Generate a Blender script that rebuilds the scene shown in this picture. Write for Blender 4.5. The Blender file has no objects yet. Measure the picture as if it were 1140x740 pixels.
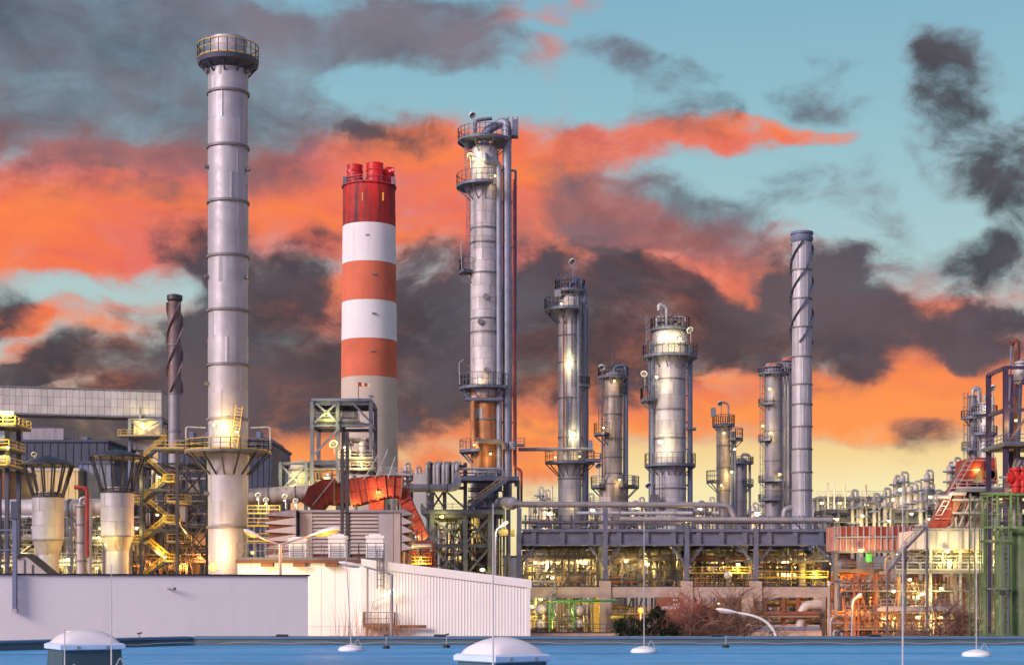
import bpy, math, random
from mathutils import Vector, Matrix
from math import sin, cos, pi, radians, atan, atan2, sqrt

scn = bpy.context.scene
COL = scn.collection
F, CX, HY, CZ = 1800.0, 570.0, 660.0, 10.0        # focal length in photo pixels, centre column, horizon row, eye height in metres


def lin(r, g, b):
    f = lambda c: (c / 255 / 12.92) if c / 255 <= 0.04045 else ((c / 255 + 0.055) / 1.055) ** 2.4
    return (f(r), f(g), f(b))


# ------------------------------------------------------------------ camera
cam = bpy.data.objects.new('camera', bpy.data.cameras.new('camera'))
COL.objects.link(cam)
cam.location = (0, 0, CZ)
cam.rotation_euler = (pi / 2, 0, 0)
cam.data.sensor_width = 36
cam.data.lens = F / 1140 * 36
cam.data.shift_y = (HY - 370) / 1140
cam.data.clip_start = 0.5
cam.data.clip_end = 8000
scn.camera = cam
scn.view_settings.view_transform = 'Standard'
scn.view_settings.look = 'None'
scn.view_settings.exposure = 1.0
scn.view_settings.gamma = 1.0
scn.view_settings.use_curve_mapping = False
scn.cycles.use_denoising = True
scn.cycles.use_adaptive_sampling = True
scn.cycles.adaptive_threshold = 0.03
scn.cycles.adaptive_min_samples = 6
scn.cycles.max_bounces = 6
scn.cycles.diffuse_bounces = 2
scn.cycles.glossy_bounces = 3
scn.cycles.transmission_bounces = 3
scn.cycles.sample_clamp_indirect = 6.0

# ------------------------------------------------------------------ sun: soft dusk light from behind the camera's left shoulder
SUN_AZ, SUN_EL = radians(-130), radians(25)       # azimuth from +Y towards +X
sdir = Vector((sin(SUN_AZ) * cos(SUN_EL), cos(SUN_AZ) * cos(SUN_EL), sin(SUN_EL)))
sl = bpy.data.lights.new('sun', 'SUN')
sl.energy = 2.0
sl.angle = radians(24)
sl.color = (1.0, 0.80, 0.76)
so = bpy.data.objects.new('sun', sl)
COL.objects.link(so)
so.rotation_euler = (-sdir).to_track_quat('-Z', 'Y').to_euler()

# ------------------------------------------------------------------ sky
world = bpy.data.worlds.new('World')
scn.world = world
world.use_nodes = True
NT = world.node_tree
NT.nodes.clear()


def nd(t, **kw):
    n = NT.nodes.new(t)
    for k, v in kw.items():
        setattr(n, k, v)
    return n


def put(sock, v):
    if isinstance(v, bpy.types.NodeSocket):
        NT.links.new(v, sock)
    elif isinstance(v, (tuple, list)):
        sock.default_value = (*v, 1.0) if len(sock.default_value) == 4 and len(v) == 3 else v
    else:
        sock.default_value = v


def mth(op, a, b=None, c=None, clamp=False):
    n = nd('ShaderNodeMath', operation=op, use_clamp=clamp)
    put(n.inputs[0], a)
    if b is not None:
        put(n.inputs[1], b)
    if c is not None:
        put(n.inputs[2], c)
    return n.outputs[0]


def rng(v, a, b, c=0.0, d=1.0, smooth=True):
    n = nd('ShaderNodeMapRange', interpolation_type='SMOOTHSTEP' if smooth else 'LINEAR')
    put(n.inputs[0], v)
    for i, x in enumerate((a, b, c, d)):
        n.inputs[i + 1].default_value = x
    return n.outputs[0]


def mixc(f, a, b):
    n = nd('ShaderNodeMix', data_type='RGBA')
    put(n.inputs[0], f)
    put(n.inputs[6], a)
    put(n.inputs[7], b)
    return n.outputs[2]


def noise(vec, scale, detail=8, rough=0.58, dist=0.0, lac=2.0):
    n = nd('ShaderNodeTexNoise')
    put(n.inputs['Vector'], vec)
    n.inputs['Scale'].default_value = scale
    n.inputs['Detail'].default_value = detail
    n.inputs['Roughness'].default_value = rough
    n.inputs['Lacunarity'].default_value = lac
    n.inputs['Distortion'].default_value = dist
    return n


def vop(op, a, b=None, s=None):
    n = nd('ShaderNodeVectorMath', operation=op)
    put(n.inputs[0], a)
    if b is not None:
        put(n.inputs[1], b)
    if s is not None:
        put(n.inputs['Scale'], s)
    return n.outputs['Value'] if op == 'LENGTH' else n.outputs[0]


geo = nd('ShaderNodeTexCoord').outputs['Generated']
sep = nd('ShaderNodeSeparateXYZ')
put(sep.inputs[0], geo)
X, Y, Z = sep.outputs
az = mth('ARCTAN2', X, Y)
el = mth('ARCSINE', Z)
cmb = nd('ShaderNodeCombineXYZ')
put(cmb.inputs[0], mth('MULTIPLY', az, 18.0))
put(cmb.inputs[1], mth('MULTIPLY', el, 18.0))
cmb.inputs[2].default_value = 1.0
UV0 = cmb.outputs[0]
# cloud noise lives on the sphere of directions, so that it goes on all round without a seam
nv = vop('MULTIPLY', geo, (18.0, 18.0, 26.0))
warp = noise(nv, 0.8, 5, 0.52)
wv = vop('SUBTRACT', warp.outputs['Color'], (0.5, 0.5, 0.5))
UVH = vop('ADD', UV0, vop('MULTIPLY', wv, (0.85, 0.85, 0.0)))
nvw = vop('ADD', nv, vop('SCALE', wv, s=0.9))
n_big = noise(nvw, 0.6, 7, 0.52).outputs[0]
n_fine = noise(vop('ADD', nvw, (7.3, 1.9, 4.4)), 1.6, 7, 0.6).outputs[0]
n_wide = noise(vop('MULTIPLY', geo, (6.0, 6.0, 16.0)), 0.55, 3, 0.55).outputs[0]
n_streak = noise(vop('ADD', vop('MULTIPLY', nvw, (0.55, 0.55, 1.5)), (3.1, 8.8, 1.2)), 0.9, 7, 0.52).outputs[0]


def uv_of(px, py):
    a = atan((px - CX) / F)
    e = atan((HY - py) / F * cos(a))
    return a * 18, e * 18


def field(blobs):
    """sum of soft patches; each is a squared elliptic distance in direction space (two dot products with (u, v, 1))"""
    acc, base = None, UVH
    for i, (px, py, rx, ry, rot, w) in enumerate(blobs):
        if i and i % 8 == 0:                                      # hangs each batch on the one before, so that few values are alive at once
            q = nd('ShaderNodeVectorMath', operation='MULTIPLY_ADD')
            put(q.inputs[0], acc)
            q.inputs[1].default_value = (1e-7, 1e-7, 1e-7)
            put(q.inputs[2], UVH)
            base = q.outputs[0]
        u, v = uv_of(px, py)
        cr_, sr_ = cos(radians(rot)), sin(radians(rot))
        ds = []
        for (ax, ay, r_) in ((cr_, sr_, rx / 100), (-sr_, cr_, ry / 100)):
            n = nd('ShaderNodeVectorMath', operation='DOT_PRODUCT')
            put(n.inputs[0], base)
            n.inputs[1].default_value = (ax / r_, ay / r_, -(ax * u + ay * v) / r_)
            ds.append(n.outputs['Value'])
        d2 = mth('MULTIPLY_ADD', ds[0], ds[0], mth('MULTIPLY', ds[1], ds[1]))
        b = mth('MAXIMUM', mth('MULTIPLY_ADD', d2, -w / 1.45, w), 0.0)
        acc = b if acc is None else mth('ADD', acc, b)
    return acc


# rows of the photograph's sky: (x, y, half width, half height, tilt, weight)
DARK = [(40, 478, 130, 44, 0, 1.1), (140, 485, 80, 34, 0, 1.0), (-40, 460, 90, 60, 0, 1), (690, 350, 90, 50, -10, .5), (225, 268, 60, 42, -20, .9), (270, 320, 80, 70, 0, 1), (305, 385, 95, 85, 0, 1), (250, 420, 110, 55, 0, .8), (345, 440, 90, 60, 0, .9),
        (345, 280, 38, 36, 0, .6), (410, 400, 80, 60, 0, .8), (625, 335, 60, 50, 0, .9), (720, 335, 70, 50, -20, .7), (800, 370, 70, 44, 0, .8), (125, 392, 95, 44, 6, 1), (55, 405, 70, 26, 8, .7), (165, 425, 80, 36, 0, .7), (-5, 345, 38, 34, 0, .8), (20, 418, 60, 16, 0, .6),
        (470, 330, 75, 66, 0, 1), (500, 400, 90, 85, 0, 1), (585, 360, 60, 80, 0, 1), (470, 455, 90, 40, 0, .8), (590, 450, 50, 45, 0, .6),
        (665, 322, 78, 48, -12, 1.1), (700, 370, 100, 62, -10, 1.1), (775, 380, 90, 52, -10, 1), (640, 400, 70, 60, 0, .9), (840, 400, 70, 32, 0, .6), (745, 330, 60, 34, -25, .7),
        (880, 305, 42, 34, 0, .5), (925, 350, 75, 66, 0, 1.1), (965, 350, 52, 60, 0, .8), (905, 410, 70, 36, 0, .8), (860, 340, 40, 30, 0, .3),
        (1050, 362, 64, 52, 0, .95), (1105, 378, 70, 44, 0, .95), (1145, 350, 50, 46, 0, .4),
        (1046, 55, 34, 40, 0, .5), (1058, 95, 44, 56, 18, .5), (1088, 155, 66, 56, -35, .75), (1128, 190, 50, 40, 0, .45),
        (1085, 282, 36, 44, 20, .7), (1138, 262, 44, 56, 0, .85), (838, 164, 40, 20, -20, .5), (450, 158, 76, 30, -10, .6), (1032, 488, 34, 22, 0, .55), (1010, 470, 26, 10, 0, .35)]
MAUVE = [(770, 280, 100, 40, -10, .45), (700, 245, 90, 36, 0, .4), (40, 30, 220, 80, 0, 1.1), (150, 85, 220, 80, 0, 1.1), (60, 165, 200, 50, 0, .5), (200, 20, 160, 40, 0, .6), (260, 175, 120, 40, 0, .5), (40, 120, 160, 70, 0, .8), (250, 60, 130, 60, 0, .7), (300, 150, 130, 50, 0, .6), (420, 40, 150, 38, 0, .8),
         (530, 62, 90, 30, -8, .6), (470, 10, 120, 26, 0, .5), (745, 108, 84, 44, -20, .75), (690, 70, 60, 30, 0, .45), (650, 250, 130, 44, 0, .7), (740, 245, 120, 46, -8, .85),
         (680, 170, 100, 36, 0, .5), (820, 280, 80, 36, 0, .55), (940, 200, 80, 34, 0, .4), (980, 235, 60, 40, -30, .45), (930, 95, 70, 30, 0, .42), (1000, 290, 60, 36, 0, .5), (850, 230, 60, 30, 0, .4)]
FIRE = [(320, 400, 200, 90, 0, .5), (560, 390, 230, 95, 0, .55), (760, 385, 200, 85, 0, .55), (950, 385, 150, 70, 0, .5), (1080, 370, 110, 50, 0, .45), (130, 420, 150, 40, 0, .5), (705, 285, 130, 50, 0, .6), (800, 300, 110, 48, 0, .6), (880, 300, 70, 40, 0, .4), (350, 310, 90, 70, 0, .7), (320, 525, 120, 50, 0, .8), (1000, 325, 80, 40, 0, .6), (700, 270, 120, 40, 0, .5), (20, 215, 210, 78, 0, 1), (170, 230, 190, 80, 0, 1), (300, 215, 170, 66, 0, .9), (60, 270, 160, 44, 0, .8), (400, 200, 130, 60, 0, .8), (470, 240, 130, 70, 0, 1),
        (600, 205, 130, 70, 0, 1), (620, 260, 110, 60, 0, .9), (500, 170, 110, 40, 0, .6), (720, 165, 110, 26, 4, 1), (820, 152, 100, 17, 4, .95), (900, 146, 60, 9, 4, .6),
        (40, 356, 120, 15, -6, .9), (110, 345, 60, 9, 0, .5), (25, 380, 34, 34, 0, .7), (300, 490, 120, 70, 0, 1), (190, 470, 80, 60, 0, .8), (430, 500, 90, 50, 0, .9), (600, 490, 80, 60, 0, .9), (545, 500, 80, 50, 0, .8),
        (690, 455, 110, 40, 0, .75), (820, 458, 130, 38, 0, .8), (960, 456, 140, 38, 0, .8), (1080, 436, 120, 52, 0, .8), (1150, 430, 80, 60, 0, .7), (1120, 325, 80, 34, 0, .75), (800, 322, 90, 26, 0, .55),
        (645, 14, 44, 18, 14, .85), (615, 76, 34, 22, -20, .6), (570, 20, 40, 16, 0, .4), (960, 330, 60, 20, 0, .3), (1010, 420, 60, 40, 0, .6)]

skyt = nd('ShaderNodeTexSky', sky_type='NISHITA')
skyt.sun_disc = False
skyt.sun_elevation = SUN_EL
skyt.sun_rotation = SUN_AZ
skyt.altitude = 200
skyt.air_density = 1.2
skyt.dust_density = 1.5
ramp = nd('ShaderNodeValToRGB')
V01 = mth('DIVIDE', mth('MULTIPLY', el, 18.0), 12.0, clamp=True)
put(ramp.inputs[0], V01)
cr = ramp.color_ramp
stops = [(660, (240, 190, 110)), (600, (254, 238, 182)), (545, (254, 238, 180)), (505, (252, 216, 146)), (470, (240, 190, 140)), (400, (190, 204, 194)), (300, (172, 208, 210)), (150, (148, 196, 208)), (0, (128, 182, 203)), (-500, (84, 130, 172))]
while len(cr.elements) < len(stops):
    cr.elements.new(0.5)
for e_, (py, c) in zip(cr.elements, stops):
    e_.position = max(0, atan((HY - py) / F) * 18 / 12.0)
    e_.color = (*lin(*c), 1)
nsk = vop('SCALE', skyt.outputs[0], s=0.11)
clear = mixc(0.08, ramp.outputs[0], nsk)
clear = mixc(mth('MULTIPLY', rng(mth('ABSOLUTE', az), 0.5, 2.2), 0.9), clear, mixc(rng(el, 0.0, 0.6), lin(206, 190, 230), lin(146, 186, 236)))   # dusk away from the glow: lilac low, blue high

side = rng(mth('ABSOLUTE', az), 0.36, 0.55)                       # away from the picture the clouds follow the noise alone
low = rng(el, 0.0, 0.75, 1.0, 0.0)
f_dark = mth('ADD', field(DARK), mth('MULTIPLY', side, rng(n_wide, 0.5, 0.7, 0.0, 0.5)))
f_mauve = mth('ADD', field(MAUVE), mth('ADD', mth('MULTIPLY', side, rng(n_wide, 0.36, 0.6, 0.1, 0.7)), mth('MULTIPLY', rng(el, .4, .6), rng(n_wide, .4, .6, 0, .6))))
f_fire = mth('ADD', field(FIRE), mth('MULTIPLY', side, mth('MULTIPLY', mth('MULTIPLY', low, rng(mth('ABSOLUTE', az), 0.6, 2.0, 1.0, 0.0)), rng(n_streak, 0.35, 0.6, 0.15, 0.9))))


def dens(f, amp, a, b, n1=n_big, n2=n_fine, k=0.5):
    nn = mth('ADD', mth('MULTIPLY', mth('SUBTRACT', n1, 0.5), amp), mth('MULTIPLY', mth('SUBTRACT', n2, 0.5), amp * k))
    inner = rng(f, 0.75, 1.7, 1.0, 0.45)
    f = mth('MINIMUM', f, 1.0)
    return rng(mth('ADD', f, mth('MULTIPLY', mth('MULTIPLY', nn, inner), rng(f, 0.0, 0.3))), a, b)


a_fire = dens(mth('MULTIPLY', f_fire, 0.8), 1.9, -0.12, 1.12, n_streak, n_fine, 0.8)
a_mauve = dens(f_mauve, 2.4, 0.0, 1.3, n_streak, n_fine, 0.9)
a_dark = dens(mth('MULTIPLY', f_dark, 0.92), 2.4, 0.0, 1.1, n_big, n_fine, 0.95)
fire_c = mixc(rng(n_streak, 0.3, 0.7), lin(236, 98, 80), lin(255, 132, 70))
fire_c = mixc(rng(el, 0.10, 0.16, 1.0, 0.0), fire_c, mixc(rng(n_streak, 0.35, 0.65), lin(232, 110, 76), lin(255, 152, 82)))
mauve_c = mixc(rng(n_big, 0.3, 0.7), lin(80, 78, 92), lin(128, 112, 124))
dark_c = mixc(rng(n_big, 0.34, 0.7), lin(60, 60, 68), lin(94, 86, 94))
dark_c = mixc(mth('MULTIPLY', rng(a_dark, 0.2, 0.9, 1.0, 0.0), 0.5), dark_c, lin(140, 112, 116))
fire_c = mixc(rng(a_fire, 0.15, 0.85), lin(206, 128, 122), fire_c)                # thin edges blush, the body burns
c = mixc(mth('MULTIPLY', a_fire, 0.97), clear, fire_c)
c = mixc(mth('MULTIPLY', a_mauve, 0.88), c, mauve_c)
c = mixc(mth('MULTIPLY', a_dark, 0.97), c, dark_c)
bg = nd('ShaderNodeBackground')
put(bg.inputs[0], c)
bg.inputs[1].default_value = 0.5                                  # halved: the exposure of +1 brings it back
wo = nd('ShaderNodeOutputWorld')
NT.links.new(bg.outputs[0], wo.inputs[0])
world.cycles.sampling_method = 'MANUAL'
world.cycles.sample_map_resolution = 512


# ------------------------------------------------------------------ helpers
def P(px, py, d):
    """the point at distance d whose picture lies at (px, py)"""
    return Vector(((px - CX) / F * d, d, CZ + (HY - py) / F * d))


def PX(px, d):
    return (px - CX) / F * d


def PZ(py, d):
    return CZ + (HY - py) / F * d


ORG = {}                                                          # world position of each object's own origin


class MB:
    """collects faces of ONE piece; build() links them as one mesh object"""

    def __init__(s):
        s.v, s.f = [], []

    def add(s, vs, fs):
        k = len(s.v)
        s.v += [Vector(p) for p in vs]
        s.f += [tuple(i + k for i in f) for f in fs]
        return s

    def box(s, x0, x1, y0, y1, z0, z1):
        return s.add([(x0, y0, z0), (x1, y0, z0), (x1, y1, z0), (x0, y1, z0), (x0, y0, z1), (x1, y0, z1), (x1, y1, z1), (x0, y1, z1)],
                     [(0, 3, 2, 1), (4, 5, 6, 7), (0, 1, 5, 4), (1, 2, 6, 5), (2, 3, 7, 6), (3, 0, 4, 7)])

    def prism(s, poly, off):
        n = len(poly)
        a = [Vector(p) for p in poly]
        o = Vector(off)
        return s.add(a + [p + o for p in a], [tuple(range(n))[::-1], tuple(range(n, 2 * n))] + [(i, (i + 1) % n, n + (i + 1) % n, n + i) for i in range(n)])

    def sect(s, a, b, prof, up=(0, 0, 1)):
        """extrude the profile [(u, v)] from a to b"""
        a, b = Vector(a), Vector(b)
        t = (b - a).normalized()
        up = Vector(up)
        if abs(t.dot(up)) > 0.95:
            up = Vector((0, 1, 0))
        r = t.cross(up).normalized()
        u = r.cross(t)
        n = len(prof)
        return s.add([a + r * x + u * y for x, y in prof] + [b + r * x + u * y for x, y in prof],
                     [tuple(range(n)), tuple(range(n, 2 * n))[::-1]] + [(i, n + i, n + (i + 1) % n, (i + 1) % n) for i in range(n)])

    def bar(s, a, b, w, h=None):
        h = h or w
        return s.sect(a, b, [(-w / 2, -h / 2), (w / 2, -h / 2), (w / 2, h / 2), (-w / 2, h / 2)])

    def ibeam(s, a, b, w, h=None):
        h = h or w
        W, Hh, t, q = w / 2, h / 2, max(w * .09, .03), max(h * .1, .03)
        return s.sect(a, b, [(-W, -Hh), (W, -Hh), (W, -Hh + q), (t, -Hh + q), (t, Hh - q), (W, Hh - q), (W, Hh), (-W, Hh), (-W, Hh - q), (-t, Hh - q), (-t, -Hh + q), (-W, -Hh + q)])

    def tube(s, pts, r, n=8, cap=True):
        pts = [Vector(p) for p in pts]
        m = len(pts)
        ts = []
        for i in range(m):
            a = pts[max(i - 1, 0)]
            b = pts[min(i + 1, m - 1)]
            ts.append((b - a).normalized())
        ref = Vector((0, 0, 1)) if abs(ts[0].z) < .9 else Vector((0, 1, 0))
        u = ts[0].cross(ref).normalized()
        vs = []
        for i in range(m):
            t = ts[i]
            u = (u - t * u.dot(t))
            u = u.normalized() if u.length > 1e-6 else t.orthogonal().normalized()
            w = t.cross(u)
            rr = r[i] if isinstance(r, (list, tuple)) else r
            k = 1.0
            vs += [pts[i] + (u * cos(2 * pi * j / n) + w * sin(2 * pi * j / n)) * rr * k for j in range(n)]
        fs = [(i * n + j, i * n + (j + 1) % n, (i + 1) * n + (j + 1) % n, (i + 1) * n + j) for i in range(m - 1) for j in range(n)]
        if cap:
            fs += [tuple(range(n))[::-1], tuple(range((m - 1) * n, m * n))]
        return s.add(vs, fs)

    def lathe(s, prof, c, n=24, axis=(0, 0, 1), a0=0.0, a1=2 * pi):
        """prof: [(radius, distance along the axis)] turned about the axis through c"""
        c, ax = Vector(c), Vector(axis).normalized()
        u = Vector((1, 0, 0)) if abs(ax.x) < .9 else Vector((0, 1, 0))
        u = (u - ax * u.dot(ax)).normalized()
        w = ax.cross(u)
        full = abs(a1 - a0 - 2 * pi) < 1e-6
        k = n if full else n + 1
        vs, fs = [], []
        for r, z in prof:
            r = max(r, 1e-4)
            for j in range(k):
                t = a0 + (a1 - a0) * j / n
                vs.append(c + ax * z + (u * cos(t) + w * sin(t)) * r)
        for i in range(len(prof) - 1):
            for j in range(n):
                fs.append((i * k + j, i * k + (j + 1) % k, (i + 1) * k + (j + 1) % k, (i + 1) * k + j))
        return s.add(vs, fs)

    def torus(s, c, R, r, n=24, m=6, axis=(0, 0, 1)):
        return s.lathe([(R + r * cos(2 * pi * j / m), r * sin(2 * pi * j / m)) for j in range(m + 1)], c, n, axis)

    def build(s, name, mat, parent=None, smooth=False, origin=None):
        org = ORG[parent.name] if parent is not None else Vector(origin or (0, 0, 0))
        me = bpy.data.meshes.new(name)
        me.from_pydata([tuple(p - org) for p in s.v], [], s.f)
        if smooth:
            me.polygons.foreach_set('use_smooth', [True] * len(me.polygons))
            me.set_sharp_from_angle(angle=radians(38))
        me.materials.append(mat)
        o = bpy.data.objects.new(name, me)
        COL.objects.link(o)
        ORG[o.name] = org.copy()
        if parent is not None:
            o.parent = parent
        else:
            o.location = org
        return o


def tag(o, label=None, cat=None, group=None, kind=None):
    for k, v in (('label', label), ('category', cat), ('group', group), ('kind', kind)):
        if v:
            o[k] = v
    return o


def thing(name, label, cat, loc, group=None):
    o = bpy.data.objects.new(name, None)
    o.empty_display_size = 0.5
    COL.objects.link(o)
    o.location = loc
    ORG[o.name] = Vector(loc)
    return tag(o, label, cat, group, 'thing')


def piece(me, name, parent, loc, rotz=0.0):
    """one more object on a shared mesh; loc in world coordinates"""
    o = bpy.data.objects.new(name, me)
    COL.objects.link(o)
    o.parent = parent
    o.location = Vector(loc) - ORG[parent.name]
    o.rotation_euler = (0, 0, rotz)
    ORG[o.name] = Vector(loc)
    return o


def copy_tree(o, parent=None, shift=None):
    c_ = o.copy()
    COL.objects.link(c_)
    c_.parent = parent
    if shift is not None:
        c_.location = c_.location + Vector(shift)
    ORG[c_.name] = ORG.get(o.name, Vector()) + (Vector(shift) if shift is not None else Vector())
    for ch in list(o.children):
        copy_tree(ch, c_)
    return c_


def fillet(pts, r, k=4):
    pts = [Vector(p) for p in pts]
    out = [pts[0]]
    for i in range(1, len(pts) - 1):
        a, b, c_ = pts[i - 1], pts[i], pts[i + 1]
        d1, d2 = (a - b), (c_ - b)
        q = min(r, d1.length * .49, d2.length * .49)
        p0, p1 = b + d1.normalized() * q, b + d2.normalized() * q
        for j in range(k + 1):
            t = j / k
            out.append(p0 * (1 - t) ** 2 + b * 2 * t * (1 - t) + p1 * t * t)
    return out + [pts[-1]]


# ------------------------------------------------------------------ materials
class MT:
    def __init__(s, name):
        s.m = bpy.data.materials.new(name)
        s.m.use_nodes = True
        s.t = s.m.node_tree
        s.b = s.t.nodes['Principled BSDF']

    def n(s, t, **kw):
        x = s.t.nodes.new(t)
        for k, v in kw.items():
            setattr(x, k, v)
        return x

    def p(s, sock, v):
        if isinstance(v, bpy.types.NodeSocket):
            s.t.links.new(v, sock)
        elif isinstance(v, (tuple, list)) and len(sock.default_value) == 4 and len(v) == 3:
            sock.default_value = (*v, 1)
        else:
            sock.default_value = v

    def noise(s, scale, stretch=(1, 1, 1), detail=5, rough=.6, off=0):
        g = s.n('ShaderNodeNewGeometry')
        mp = s.n('ShaderNodeMapping')
        s.p(mp.inputs[0], g.outputs['Position'])
        mp.inputs['Scale'].default_value = stretch
        mp.inputs['Location'].default_value = (off, off * 1.7, off * .6)
        x = s.n('ShaderNodeTexNoise')
        s.p(x.inputs['Vector'], mp.outputs[0])
        x.inputs['Scale'].default_value = scale
        x.inputs['Detail'].default_value = detail
        x.inputs['Roughness'].default_value = rough
        return x.outputs[0]

    def rng(s, v, a, b, c_=0.0, d=1.0):
        x = s.n('ShaderNodeMapRange')
        s.p(x.inputs[0], v)
        for i, q in enumerate((a, b, c_, d)):
            x.inputs[i + 1].default_value = q
        return x.outputs[0]

    def mix(s, f, a, b, blend='MIX'):
        x = s.n('ShaderNodeMix', data_type='RGBA', blend_type=blend)
        s.p(x.inputs[0], f)
        s.p(x.inputs[6], a)
        s.p(x.inputs[7], b)
        return x.outputs[2]

    def bump(s, h, k, dist=.05):
        x = s.n('ShaderNodeBump')
        x.inputs['Strength'].default_value = k
        x.inputs['Distance'].default_value = dist
        s.p(x.inputs['Height'], h)
        s.p(s.b.inputs['Normal'], x.outputs[0])


def mat(name, col, rough=.6, metal=0.0, var=.18, scale=.6, streak=0.0, scol=(.13, .06, .03), spot=0.0, tone=0.0, bump=0.0, stretch=.07, sscale=1.4):
    """painted or bare surface: even colour, cloudy variation, run-off streaks, spots of rust, a tone of its own for each piece"""
    m = MT(name)
    dk = tuple(x * (1 - var) for x in col)
    lt = tuple(min(1, x * (1 + var)) for x in col)
    c_ = m.mix(m.rng(m.noise(scale), .3, .7), dk, lt)
    if tone:
        oi = m.n('ShaderNodeObjectInfo').outputs['Random']
        c_ = m.mix(1.0, c_, m.mix(oi, (1 - tone,) * 3, (1.0, 1.0, 1.0)), 'MULTIPLY')
    if streak:
        f = m.rng(m.noise(sscale, (1, 1, stretch), 6, .65, 3), .60 - .14 * streak, .76 - .12 * streak, 0, min(1, streak))
        c_ = m.mix(f, c_, scol)
    if spot:
        f = m.rng(m.noise(1.1, (1, 1, 1), 8, .68, 9), .66 - .16 * spot, .72, 0, .9)
        c_ = m.mix(f, c_, scol)
    m.p(m.b.inputs['Base Color'], c_)
    m.p(m.b.inputs['Metallic'], metal)
    m.p(m.b.inputs['Roughness'], m.rng(m.noise(scale * 2.3, off=5), .25, .75, max(.05, rough - .12), min(1, rough + .12)))
    if bump:
        m.bump(m.noise(scale * 4, off=2), bump)
    return m.m


def glow(name, col, k):
    m = MT(name)
    m.p(m.b.inputs['Base Color'], (.02, .02, .02))
    m.b.inputs['Specular IOR Level'].default_value = 0.1
    m.p(m.b.inputs['Emission Color'], col)
    m.b.inputs['Emission Strength'].default_value = k
    m.m.cycles.emission_sampling = 'NONE'
    return m.m


M = {}
M['clad'] = mat('aluminium_cladding', (.58, .555, .58), .58, .22, .14, .5, .62, (.27, .20, .16), tone=.28)
M['clad_warm'] = mat('weathered_cladding', (.54, .475, .44), .55, .25, .2, .5, .75, (.24, .15, .10), tone=.26)
M['clad_dark'] = mat('dull_grey_cladding', (.32, .30, .345), .55, .3, .16, .5, .55, (.14, .10, .09), tone=.2)
M['clad_rust'] = mat('rust_stained_cladding', (.56, .25, .10), .6, .15, .3, .5, .9, (.30, .08, .025), tone=.25)
M['stack'] = mat('bare_steel_stack', (.43, .415, .455), .54, .34, .14, .35, .35, (.25, .21, .21), tone=.10, sscale=.8)
M['stack_ring'] = mat('stack_ring_steel', (.20, .19, .20), .6, .4)
M['rusty_stack'] = mat('rusty_purple_stack', (.17, .13, .15), .6, .3, .25, .6, .7, (.20, .08, .04))
M['blue_steel'] = mat('blue_grey_painted_steel', (.125, .145, .21), .5, .1, .2, .8, .25, (.10, .07, .06))
M['grey_steel'] = mat('grey_painted_steel', (.13, .13, .15), .55, .15, .2, .8, .35, (.13, .08, .05))
M['dark_steel'] = mat('dark_steel', (.05, .05, .06), .5, .2, .25, .8, .2, (.08, .045, .03))
M['galv'] = mat('galvanised_steel', (.36, .37, .40), .5, .4, .15, .9, .2)
M['grating'] = mat('deck_grating', (.14, .14, .16), .6, .3, .25, 2)
M['pipe'] = mat('lagged_pipe', (.38, .36, .38), .5, .3, .18, .8, .4, (.20, .14, .10), tone=.25)
M['pipe_rust'] = mat('weathered_pipe', (.26, .21, .17), .6, .2, .25, .6, .6, (.20, .11, .06), tone=.2)
M['yellow'] = mat('yellow_paint', (.56, .37, .05), .5, 0, .15, 1, .2)
M['red_duct'] = mat('red_duct_paint', (.31, .034, .02), .6, 0, .3, .7, .35, (.14, .04, .035), spot=.5, tone=.35)
M['red'] = mat('red_paint', (.46, .014, .012), .5, 0, .15, 1)
M['red_faded'] = mat('faded_red_paint', (.42, .12, .10), .7, 0, .35, .5, .9, (.38, .32, .30), spot=.7, tone=.35)
M['green'] = mat('green_paint', (.085, .15, .05), .65, 0, .25, .5, .7, (.30, .34, .21), spot=.5)
M['green_pipe'] = mat('bright_green_paint', (.035, .24, .07), .5, 0, .15, 1)
M['white'] = mat('white_cladding', (.80, .78, .79), .5, 0, .05, .15, .4, (.66, .61, .59), sscale=.8)
M['stucco'] = mat('white_render', (.80, .77, .80), .9, 0, .035, .35, .45, (.67, .63, .65), bump=.25, stretch=.12, sscale=1.0)
M['white_unit'] = mat('white_enamel', (.80, .78, .74), .45, 0, .05, .5, .15, (.5, .42, .36))
M['concrete'] = mat('concrete', (.40, .33, .29), .9, 0, .15, .7, .35, (.24, .18, .15), bump=.2)
M['beige'] = mat('beige_panel', (.50, .44, .43), .7, 0, .10, .4, .3, (.30, .22, .18), tone=.1)
M['sand'] = mat('sand_cladding', (.36, .29, .19), .75, 0, .12, .3, .35, (.34, .24, .14))
M['gantry'] = mat('pale_grey_panel', (.46, .45, .46), .6, .1, .12, .4, .55, (.30, .22, .17), tone=.22)
M['navy'] = mat('dark_blue_cladding', (.055, .065, .11), .6, 0, .2, .3, .2, (.04, .04, .05))
M['slate'] = mat('slate_blue_cladding', (.13, .16, .26), .6, 0, .15, .3)
M['tar'] = mat('dark_coping', (.022, .022, .026), .6, 0, .25, 1)
M['asphalt'] = mat('ground_asphalt', (.06, .057, .052), .9, 0, .3, .08, bump=.2)
M['rod'] = mat('rod_metal', (.55, .50, .48), .5, .3)
M['rubber'] = mat('black_rubber', (.03, .032, .03), .7)
M['brown'] = mat('red_brown_steel', (.22, .085, .05), .65, 0, .3, .7, .5, (.10, .05, .035), tone=.3)
M['orange'] = mat('orange_lit_steel', (.46, .17, .05), .6, 0, .2, .8, .3)  # steel with the orange of sodium light mixed into its colour
M['bark'] = mat('twig_bark', (.20, .105, .075), .85, 0, .3, 3)
M['lit'] = glow('lamp_warm', (1.0, .62, .15), 1.9)
M['lit_w'] = glow('lamp_white', (1.0, .78, .38), 2.3)
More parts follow.
